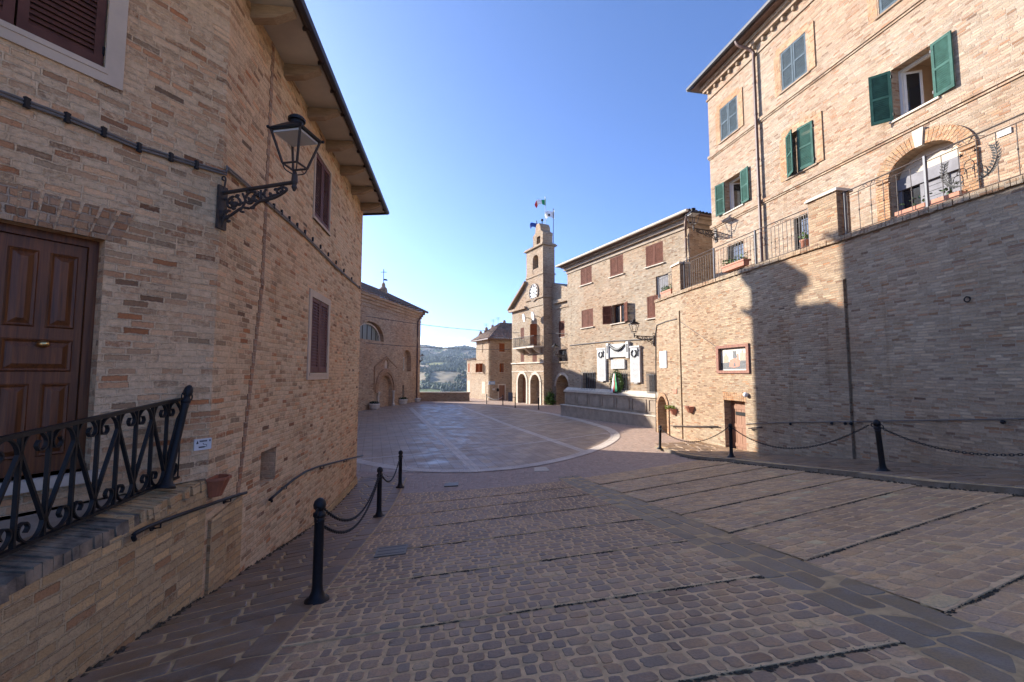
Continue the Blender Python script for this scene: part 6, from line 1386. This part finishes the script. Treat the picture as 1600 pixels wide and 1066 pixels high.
# ------------------------------------------------------------------ church on the left of the square
cd = Vector((2.2, 11.9)).normalized(); c_a = (-12.4-cd.x*1.4, 36.7-cd.y*1.4); c_b = (-12.4+cd.x*12.35, 36.7+cd.y*12.35)
CH = Wall([c_a, c_b]); cht = thing('church', 'old brick church with bricked up arched portal, half round window and tiled roof', 'church', (-14, 42, 0)); CHZ = 9.05
k = {'n': CH.rect((630, 556, 580), (642.5, 556, 581))}; nzt = CH.at(636, 547)[1]; k['n'] = (k['n'][0], k['n'][1], k['n'][2], nzt)
lu, lz0 = CH.at(580, 531.5); lr = CH.at(600, 528)[0]-lu; lzt = CH.at(580, 502.5)[1]; lun = (lu-lr, lu+lr, lz0, lzt)
slot = CH.rect((628.7, 602, 620), (631.6, 602, 620)); pin = CH.rect((591, 600, 630), (612.5, 600, 632)); pzt = CH.at(602, 587)[1]; por = (pin[0], pin[1], -.2, pzt)
nich = CH.rect((601.3, 562, 575.6), (607.2, 562, 575.6))
mb = MB(); wallmesh(mb, CH, 0, CH.len, -.3, CHZ, [op(k['n'], .45, arch=True, spring=nzt-(k['n'][1]-k['n'][0])*.45), op(lun, .45, arch=True, spring=lz0+.05), op(slot, .4, back=True), op(por, .30, arch=True, back=True), op(nich, .2, arch=True)])
C = lambda u, z, o: CH.pos(u, z, o); CW = 6.2
for a, b in (((0, 0), (0, -CW)), ((0, -CW), (CH.len, -CW)), ((CH.len, -CW), (CH.len, 0))): mb.poly([C(a[0], -.3, a[1]), C(b[0], -.3, b[1]), C(b[0], CHZ, b[1]), C(a[0], CHZ, a[1])])
mb.build('wall', M['brick_church'], cht)
mb = MB()
for z0, z1, o in ((CHZ-.35, CHZ-.25, .06), (CHZ, CHZ+.25, .10), (CHZ+.25, CHZ+.5, .22), (CHZ+.5, CHZ+.72, .38)):
    mb.wbox(CH, -.1, CH.len+o, z0, z1, -.2, o); mb.hexa([C(CH.len, z0, -CW), C(CH.len+o, z0, -CW), C(CH.len+o, z0, -.2), C(CH.len, z0, -.2)], [C(CH.len, z1, -CW), C(CH.len+o, z1, -CW), C(CH.len+o, z1, -.2), C(CH.len, z1, -.2)])
mb.build('cornice', M['brick_church'], cht)
ez = CHZ+.76; hz = ez+1.85; r1, r0 = C(CH.len-3.0, hz, -CW/2), C(1.0, hz, -CW/2)
tiled_roof('roof', [C(-.2, ez, .62), C(CH.len+.6, ez, .62), r1, r0], cht, .26, .07); tiled_roof('roof', [C(CH.len+.6, ez, .62), C(CH.len+.6, ez, -CW-.6), r1, r1+Vector((.01, .01, 0))], cht, .26, .07); tiled_roof('roof', [C(CH.len+.6, ez, -CW-.6), C(-.2, ez, -CW-.6), r0, r1], cht, .26, .07)
mb = MB(); mb.tube([C(CH.len+.6, ez+.05, .62), r1+Vector((0, 0, .08)), r0+Vector((0, 0, .08))], .13, 8); mb.build('roof_ridge', M['tile'], cht)
px_, pz_ = 605, 452; fp = Vector((r1.x+.15, r1.y-.3, hz-.1)); mb = MB(); mb.box(fp.x-.35, fp.x+.35, fp.y-.35, fp.y+.35, fp.z-.3, fp.z+.35); mb.lathe([(.42, .35), (.40, .45), (.22, .62), (.20, .9), (.08, 1.1)], fp, 10); mb.build('pinnacle', M['brick_church'], cht)
mb = MB(); q = fp+Vector((0, 0, 1.05)); mb.tube([q, q+Vector((0, 0, 1.5))], .035, 6); mb.tube([q+Vector((-.32, 0, 1.15)), q+Vector((.32, 0, 1.15))], .03, 6); mb.poly([q+Vector((.03, 0, .25)), q+Vector((.42, .05, .22)), q+Vector((.36, .05, .40)), q+Vector((.03, 0, .45))]); mb.build('cross', M['iron'], cht)
mb = MB(); mb.poly([C(u, z, -.42) for u, z in arc_pts(lun[0], lun[1], lz0+.05, lzt)]); w_ = mb.build('window', M['church_glass'], cht); mb = MB(); arch_ring(mb, CH, lun[0]+.25, lun[1]-.25, lz0+.05, lzt-.25, .16, -.42, -.30, 16)
mb.build('window_frame', M['limestone'], w_); mb = MB()
for i in range(1, 6): u = lun[0]+(lun[1]-lun[0])*i/6; mb.tube([C(u, lz0+.05, -.40), C(u, lz0+.05+(lzt-lz0-.1)*math.sqrt(max(0, 1-((u-lu)/lr)**2)), -.40)], .03, 5)
mb.build('bars', M['iron_rust'], w_)
r = k['n']; mb = MB(); mb.poly([C(r[0], r[2], -.44), C(r[1], r[2], -.44), C(r[1], r[3], -.44), C(r[0], r[3], -.44)]); mb.build('blind_niche', M['brick_church'], cht)
mb = MB(); a, b = r[0]+.05, r[0]+(r[1]-r[0])*.55; mb.wbox(CH, a, b, r[2]+.1, r[3]-.7, -.43, -.36); w_ = mb.build('window', M['limestone'], cht); mb = MB(); mb.wbox(CH, a+.12, b-.12, r[2]+.25, r[3]-.85, -.36, -.34); mb.build('pane', M['church_glass'], w_)
mb = MB(); mb.wbox(CH, slot[0], slot[1], slot[2], slot[3], -.38, -.3); mb.build('slot_door', M['dark'], cht)
mb = MB(); mb.wbox(CH, nich[0], nich[1], nich[2], nich[3], -.2, -.12); mb.build('niche', M['plaster'], cht)
# portal: two arch orders, jamb columns, gable moulding
mb = MB(); sp = pzt-(por[1]-por[0])/2; arch_ring(mb, CH, por[0]-.02, por[1]+.02, sp, pzt+.02, .22, -.05, .04, 18); arch_ring(mb, CH, por[0]-.30, por[1]+.30, sp, pzt+.30, .34, -.02, .10, 22)
for a in (por[0]-.62, por[1]+.28): mb.wbox(CH, a, a+.34, sp-.14, sp, 0, .14)
mb.build('portal_arch', M['brick_trim'], cht)
for u in (por[0]-.14, por[1]+.14): mb = MB(); mb.lathe([(.16, -.1), (.16, .2), (.10, .26), (.10, sp-.3), (.16, sp-.2), (.17, sp-.05)], C(u, 0, .10), 12); mb.build('portal_column', M['limestone'], cht)
mb = MB(); ga_, gz = CH.at(585, 573.6); gt, gzt = CH.at(604, 558); gb_ = CH.at(620.5, 575)[0]
def bar2(a, b, w=.07, o=.09): mb.hexa([C(a[0], a[1]-w, 0), C(b[0], b[1]-w, 0), C(b[0], b[1]-w, o), C(a[0], a[1]-w, o)], [C(a[0], a[1]+w, 0), C(b[0], b[1]+w, 0), C(b[0], b[1]+w, o), C(a[0], a[1]+w, o)])
bar2((ga_, gz), (gt, gzt)); bar2((gt, gzt), (gb_, gz), .05, .05); mb.wbox(CH, ga_-.07, ga_+.07, 1.6, gz, 0, .09); mb.build('portal_gable', M['brick_trim'], cht)
u = CH.at(651, 560)[0]; mb = MB(); mb.tube(smooth_curve([C(u+.75, ez, .6), C(u+.55, ez-.35, .42), C(u+.05, ez-1.0, .14), C(u, ez-1.8, .09), C(u, 4, .09), C(u, -.1, .09)], 4), .075, 8); mb.build('downpipe', M['copper'], cht)
lq = dup(lamp, C(CH.at(655, 566)[0], CH.at(655, 566)[1]+.2, .0), math.atan2(cd.y, cd.x), label='small iron lantern on the right hand corner of the church'); lq.scale = (.9,)*3
TG = 'round concrete planters'
def tub(loc, label, r, mat=None, plants=True, seed=1):
    t = thing('planter', label, 'planter', loc, TG); mb = MB(); h = r*1.1
    mb.lathe([(r*.72, 0), (r*.80, .02), (r*.93, h*.42), (r*.93, h*.50), (r*.88, h*.52), (r*.90, h*.60), (r, h*.62), (r*1.02, h*.97), (r*.98, h), (r*.85, h), (r*.84, h*.9), (.01, h*.88)], loc, 24); mb.build('tub', M['concrete'], t, True)
    if plants: tuft('plant', Vector(loc)+Vector((0, 0, h*.88)), 220, r*.85, r*.85, r*.55, M['leaf_dark'], t, r*.28, seed); tuft('flower', Vector(loc)+Vector((0, 0, h*1.05)), 26, r*.8, r*.8, r*.5, M['petal'], t, r*.14, seed+9)
tub(ground(584.7, 640), 'round pale concrete planter nearest the left house, below the church portal', .46, seed=2); tub(ground(629, 632), 'round concrete planter with white flowers right of the church portal', .47, seed=5)
pq = ground(659.5, 625.5); tub((pq.x+.1, min(pq.y, 47.8), G(pq.x, 48)), 'sunlit pale planter beyond the church corner by the parapet', .38, plants=False)
# ------------------------------------------------------------------ parapet at the end of the square
PW = Wall([(-10.6, 49.4), (-4.75, 49.3)]); par = thing('parapet', 'low brick parapet closing the square before the valley view', 'wall', (-7.5, 49.3, 0)); zp = PW.at(700, 613)[1]
mb = MB(); mb.wbox(PW, -1, PW.len, -.4, zp-.08, -.45, 0); mb.build('wall', M['brick_town'], par); mb = MB(); mb.wbox(PW, -1, PW.len+.08, zp-.08, zp+.02, -.53, .07); mb.build('coping', M['limestone'], par)
# far bollards with a pale rope, and thin posts before the town hall
FG = 'thin posts at the far end of the square'
fpb = {}
for x, y, lb in ((760.5, 631, 'thin dark post at the far corner house, rope tied on its right'), (785.7, 633, 'thin dark post at the far corner house door, rope tied on its left'), (805, 637, 'slim dark post with a small board before the left town hall arch'), (841.5, 640, 'slim dark post before the closed town hall arch')):
    g = ground(x, y); t = thing('slim_post', lb, 'post', g, FG); mb = MB(); mb.lathe([(.07, 0), (.07, .05), (.045, .08), (.045, .85), (.06, .88), (.05, .95), (.01, .98)], g, 10); mb.build('post', M['iron'], t); fpb[x] = g
    if x == 805: mb = MB(); mb.box(g.x-.62, g.x-.22, g.y-.03, g.y+.03, .55, 1.35); mb.build('board', M['iron_grey'], t); mb = MB(); mb.tube([g+Vector((-.3, 0, .9)), g+Vector((0, 0, .9))], .02, 5); mb.tube([g+Vector((0, 0, .8)), g+Vector((0, 0, 1.35))], .03, 5); mb.build('bracket', M['iron'], t)
chain('rope', fpb[760.5]+Vector((0, 0, .8)), fpb[785.7]+Vector((0, 0, .8)), .32, .12, 'pale rope slung between the two thin posts at the corner house', None, M['whitestone'])['category'] = 'rope'
# overhead wires across the square
def wire(a, b, sag, label, r=.022):
    mb = MB(); mb.tube([Vector(a).lerp(Vector(b), i/16)-Vector((0, 0, sag*4*(i/16)*(1-i/16))) for i in range(17)], r, 5); tag(mb.build('overhead_wire', M['wire']), label, 'wire')
wire(CH.pos(*CH.at(570, 494), .1), TH.pos(*TH.at(801, 519), .1), .25, 'upper overhead wire from the church front to the town hall'); wire(CH.pos(*CH.at(570, 536), .1), FH2.pos(*FH2.at(798, 546), .1), .2, 'lower overhead wire from the church to the corner house')
wire(TH.pos(*TH.at(802, 519), .15), WG.pos(*WG.at(888, 521), .1), .1, 'wire running across the town hall front above the balcony')
# drain covers in the street
def cover(pix, label, slots, mat, extra=.0):
    P4 = [ground(x, y) for x, y in pix]; mb = MB(); up = Vector((0, 0, .009+extra)); mb.hexa([p-Vector((0, 0, .02)) for p in P4], [p+up for p in P4]); t = thing('drain_cover', label, 'drain cover', P4[0]); mb.build('plate', mat, t)
    if slots:
        mb = MB()
        for k in range(slots):
            f = (k+.5)/slots; a, b = P4[0].lerp(P4[3], f).lerp(P4[1].lerp(P4[2], f), .06), P4[0].lerp(P4[3], f).lerp(P4[1].lerp(P4[2], f), .94); d = (P4[3]-P4[0]).normalized()*.012
            mb.poly([a-d+up*1.12, b-d+up*1.12, b+d+up*1.12, a+d+up*1.12])
        mb.build('slot', M['dark'], t)
cover([(584, 872), (634, 866), (638, 851), (590, 857)], 'slotted stone drain cover in the cobbles right of the nearest bollard', 3, M['gutter_stone'], .004)
cover([(694, 760), (716, 759), (716, 754), (695, 755)], 'small plain drain cover at the far end of the cobbled ramp', 0, M['gutter_stone'])
cover([(835, 737), (859, 736), (853, 730), (835, 731)], 'pale square stone cover where the gutter strip meets the white ring', 0, M['limestone'])

# ------------------------------------------------------------------ houses hidden behind the left house and the church; their roofs cast the shadow on the right wall
def hidden_house(x0, x1, y0, y1, z, label, dz=.0, roof=1.2):
    t = thing('rear_house', label, 'house', ((x0+x1)/2, (y0+y1)/2, 0)); mb = MB(); mb.box(x0, x1, y0, y1, -.5, z); mb.build('wall', M['brick_church'], t)
    zz = z; xm = (x0+x1)/2; a = .4
    f = lambda y: zz+dz*(y-y0)
    for p in (((x1+a, y0, f(y0)), (x1+a, y1+.25, f(y1)), (xm, y1+.25, f(y1)+roof), (xm, y0, f(y0)+roof)), ((x0-a, y1+.25, f(y1)), (x0-a, y0, f(y0)), (xm, y0, f(y0)+roof), (xm, y1+.25, f(y1)+roof))): tiled_roof('roof', p, t, .3)
    mb = MB()
    for y in (y0, y1): mb.poly([(x0, y, z), (x1, y, z), (x1, y, f(y)), (xm, y, f(y)+roof-.05), (x0, y, f(y))])
    mb.poly([(x1, y0, z), (x1, y1, z), (x1, y1, f(y1)), (x1, y0, f(y0))]); mb.build('gable', M['brick_church'], t); return t
h1 = hidden_house(-17, -10, 22.2, 25.1, 13.15, 'tall brick house with a corner chimney behind the left house, seen by its shadow', roof=.5)
mb = MB(); mb.box(-11.0, -10.0, 24.0, 25.1, 12.9, 14.15); mb.box(-11.1, -9.9, 23.85, 25.25, 14.15, 14.35); mb.box(-11.15, -9.85, 23.7, 25.4, 14.35, 14.7); mb.build('chimney', M['brick_church'], h1)
hidden_house(-17, -10, 13.2, 22.2, 15.0, 'taller brick house directly behind the left house, seen by its shadow', roof=.4)
hidden_house(-20, -13.0, 25.4, 34.8, 6.9, 'low brick house adjoining the church, hidden behind the left house', dz=.22, roof=.3)
# ------------------------------------------------------------------ paved square, pavements, hills, haze
ring_px = [(540, 719), (564, 725), (600, 731.5), (640, 736), (690, 738.5), (740, 738), (790, 734.5), (840, 728), (880, 720), (920, 709), (950, 697), (965, 687.5), (968.5, 682), (966, 676), (955, 669.5), (940, 664.5), (915, 657.5), (887.5, 651), (860, 645.5), (830, 641), (812, 638.5), (780, 635.2), (750, 633), (715, 632), (687, 632), (655, 633)]
RP_ = smooth_curve([ground(x, y) for x, y in ring_px], 6)
poly = [(p.x, p.y) for p in RP_]+[(-10.9, 44), (-12.2, 37), (-13.2, 32), (-12.5, 24), (-9, 17), (-6, 14)]
def row_interval(y):
    xs_ = []
    for (x0, y0), (x1, y1) in zip(poly, poly[1:]+poly[:1]):
        if (y0 <= y < y1) or (y1 <= y < y0): xs_.append(x0+(x1-x0)*(y-y0)/(y1-y0))
    return (min(xs_), max(xs_)) if len(xs_) >= 2 else None
ymin, ymax = min(p[1] for p in poly)+.03, max(p[1] for p in poly)-.03
YS = np.arange(ymin, ymax, .2); V = []; m = 40; good = []
for y in YS:
    iv = row_interval(y)
    if iv is None: continue
    X = np.linspace(iv[0]+.1, iv[1]-.1, m); V.append(np.stack([X, np.full(m, y), Gv(X, np.full(m, y))+.0], 1))
V = np.concatenate(V); la, lb_ = ground(641, 637), ground(744, 734); ang = math.atan2(la.y-lb_.y, la.x-lb_.x)
ca, sa = math.cos(ang), math.sin(ang); uvp = np.stack([V[:, 0]*ca+V[:, 1]*sa, -V[:, 0]*sa+V[:, 1]*ca], 1)
mesh_np('square_paving', V, grid_faces(len(V)//m, m), M['paver'], uv=uvp, smooth=True)
def ribbon(name, pts, w, mat, lift, side=0):
    P = [pts[0]]
    for q in pts[1:]:
        d = (q-P[-1]).length; n = max(1, int(d/.3)); a = P[-1]
        P += [a.lerp(q, (i+1)/n) for i in range(n)]
    V, U, L = [], [], 0
    for i, p in enumerate(P):
        t = (P[min(i+1, len(P)-1)]-P[max(i-1, 0)]); t = Vector((t.x, t.y)).normalized(); n = Vector((-t.y, t.x)); L += 0 if i == 0 else (p-P[i-1]).length
        for k in range(3):
            o = (k/2-.5)*w+side*w/2; x, y = p.x+n.x*o, p.y+n.y*o; V.append((x, y, G(x, y)+lift)); U.append((L, o))
    return mesh_np(name, np.array(V), grid_faces(len(P), 3), mat, uv=np.array(U))
ribbon('ring_band', RP_, .42, M['band'], .008, 1)
for k, (a, b, w) in enumerate((((641, 637), (744, 735), .34), ((716, 633.5), (921, 708.5), .30), ((540, 719.5), (950, 676.8), .17), ((540, 686.5), (899, 657.5), .17), ((540, 665.5), (850, 645), .17), ((545, 654), (800, 639.5), .17), ((560, 643), (660, 636), .17))):
    ribbon('stone_band', [ground(*a), ground(*b)], w, M['band'], .004+.0005*k)
# left pavement of dark slabs, with a border row along the cobbles
def wallx(Y): return A_L[0]+(B_L[0]-A_L[0])*(Y-A_L[1])/(B_L[1]-A_L[1])
rng = np.random.default_rng(9); st = Stones(); zp_ = lambda X, Y: Gv(X, Y)+.006
KP_ = .55; lo_x = lambda Y: wallx(Y)-.02; hi_x = lambda Y: lx(Y)-.25
rows(st, KP_, -.5, 15.8, .235, .34, .66, lo_x, hi_x, zp_, .004, .024, rng, 14, .10, .004)
along(st, lambda Y: lx(Y)-.26, lambda Y: lx(Y)-.0, -1, 12.8, 1, .3, .6, zp_, .004, .022, rng); st.build('left_pavement', M['slab'])
strip_sheet('left_pavement_bed', lambda Y: wallx(Y)-.05, lambda Y: lx(Y)+.02, -2, 13.2, lambda X, Y: Gv(X, Y)+.004, M['mortar_dark'])
# raised right pavement with its kerb
KH = .085; rwx = {}
def wallR(Y):
    best = 0
    for a, b in zip(RW.p, RW.p[1:]):
        lo, hi = min(a.y, b.y), max(a.y, b.y)
        if lo <= Y <= hi: return a.x+(b.x-a.x)*(Y-a.y)/(b.y-a.y)
    return RW.p[0].x if Y < RW.p[0].y else RW.p[-1].x
zk = lambda X, Y: Gv(X, Y)+KH
strip_sheet('right_pavement_bed', lambda Y: kx(Y)+.02, lambda Y: max(wallR(Y)+.08, kx(Y)+.1), 2.2, 17.0, lambda X, Y: zk(X, Y)-.006, M['mortar_dark'], 80, 6)
st = Stones(); rows(st, .1, 2.4, 17.0, .34, .35, .7, lambda Y: kx(Y)+.20, lambda Y: max(wallR(Y), kx(Y)+.25), zk, .006, .018, rng, 9, .02, 0); st.build('right_pavement', M['slab'])
mb = MB(); rk = random.Random(2); y = 2.2
while y < 17.0:
    l = rk.uniform(.55, 1.1); a, b = y, min(y+l-.012, 17.0); q = lambda Y, o, z: (kx(Y)+o, Y, G(kx(Y), Y)+z); j = rk.uniform(-.012, .012)
    mb.hexa([q(a, 0+j, -.1), q(a, .2, -.1), q(b, .2, -.1), q(b, 0+j, -.1)], [q(a, .015+j, KH+j), q(a, .2, KH), q(b, .2, KH), q(b, .015+j, KH+j)]); y += l
o = mb.build('kerb', M['gutter_stone']); o['kind'] = 'structure'
# ------------------------------------------------------------------ hills beyond the valley
from mathutils import noise as mn
rads = np.concatenate([np.geomspace(58, 1000, 24), np.geomspace(1050, 5200, 150), np.geomspace(5400, 26000, 40)])
angs = np.concatenate([np.arange(-180, -18, 6), np.arange(-18, 6, .12), np.arange(6, 180.1, 6)])
PR = [(0, -1.0), (58, -1.2), (75, -6), (200, -45), (420, -110), (900, -115), (1500, -55), (2200, -5), (3000, 90), (3900, 195), (4500, 185), (6000, 60), (9000, 260), (12500, 560), (16000, 350), (26000, -100)]
def hill(x, y):
    r = math.hypot(x, y); z = float(np.interp(r, [p[0] for p in PR], [p[1] for p in PR])); f = min(1, max(0, (r-250)/1500))
    z += f*(mn.fractal(Vector((x/900, y/900, 3.1)), 1.0, 2.0, 5)*70+(1-abs(mn.noise(Vector((x/420, y/700, 7.7)))))*26)
    if r > 6500: z += mn.fractal(Vector((x/2600, y/2600, 9.)), 1, 2, 4)*190
    return z
V = []
for r in rads:
    for a in angs: x, y = r*math.sin(R(a)), r*math.cos(R(a)); V.append((x, y, hill(x, y)))
V = np.array(V); nA = len(angs); Fh = grid_faces(len(rads), nA)
m, nt, b = new_mat('hill_fields'); N = NT(nt); g = N.n('ShaderNodeTexCoord').outputs['Object']
vo = N.n('ShaderNodeTexVoronoi'); vo.inputs['Scale'].default_value = .0042; nt.links.new(N.n('ShaderNodeVectorMath', operation='MULTIPLY_ADD').outputs[0], vo.inputs['Vector'])
vm = vo.inputs['Vector'].links[0].from_node; nt.links.new(N.noise(g, .002, 4).outputs['Color'], vm.inputs[0]); vm.inputs[1].default_value = (260, 260, 0); nt.links.new(g, vm.inputs[2])
s_ = N.n('ShaderNodeSeparateColor'); nt.links.new(vo.outputs['Color'], s_.inputs[0])
fields = N.ramp(s_.outputs[0], [(0, (.34, .27, .17)), (.25, (.40, .31, .20)), (.45, (.12, .15, .05)), (.6, (.36, .27, .18)), (.75, (.30, .28, .10)), (.9, (.16, .19, .07)), (1, (.28, .21, .14))], 'CONSTANT')
fo = N.noise(g, .0026, 7, .62).outputs['Fac']; c = N.mix(N.mrange(fo, .54, .58), fields, (.035, .055, .022, 1)); c = N.mix(N.mrange(N.noise(g, .03, 5).outputs['Fac'], .35, .7, 0, .45), c, (.05, .06, .03, 1))
nt.links.new(c, b.inputs['Base Color']); b.inputs['Roughness'].default_value = .95; b.inputs['Specular IOR Level'].default_value = .1
mesh_np('hills', V, Fh, m, smooth=True)
mb_v, mb_f = [], []; rg = random.Random(6); cnt = 0
for _ in range(26000):                                              # woods and hedges: many small crowns scattered over the far slope
    a = R(rg.uniform(-13.5, -3)); r = 1350*(4300/1350)**rg.random(); x, y = r*math.sin(a), r*math.cos(a)
    f = mn.fractal(Vector((x/330, y/330, 1.7)), 1, 2, 4); hd = abs(mn.noise(Vector((x/160, y/160, 5.))))
    if not (f > .2 or hd < .03): continue
    z = hill(x, y); s = rg.uniform(4, 9)*(1+r/6000); n = len(mb_v); k = 5
    mb_v += [(x+s*math.cos(6.283*i/k+rg.random()), y+s*math.sin(6.283*i/k+rg.random()), z+s*rg.uniform(.1, .5)) for i in range(k)]+[(x+rg.uniform(-.3, .3)*s, y, z+s*rg.uniform(1.1, 1.7))]
    mb_f += [(n+i, n+(i+1) % k, n+k) for i in range(k)]
mesh_np('far_woods', np.array(mb_v), mb_f, plain('far_foliage', (.045, .07, .028), .9, .5, .02), kind='stuff')
# ------------------------------------------------------------------ the air between here and the hills
HAZE = True
if HAZE:
    mb = MB(); mb.box(-9000, 9000, -9000, 26500, -420, 900); hz_ = mb.build('haze', None); hz_.data.materials.clear()
    m = bpy.data.materials.new('haze_air'); m.use_nodes = True; nt = m.node_tree; nt.nodes.clear(); out = nt.nodes.new('ShaderNodeOutputMaterial'); pv = nt.nodes.new('ShaderNodeVolumePrincipled')
    pv.inputs['Color'].default_value = (.62, .76, .95, 1); pv.inputs['Density'].default_value = .00006; pv.inputs['Anisotropy'].default_value = .3; nt.links.new(pv.outputs[0], out.inputs['Volume'])
    hz_.data.materials.append(m); hz_['kind'] = 'stuff'
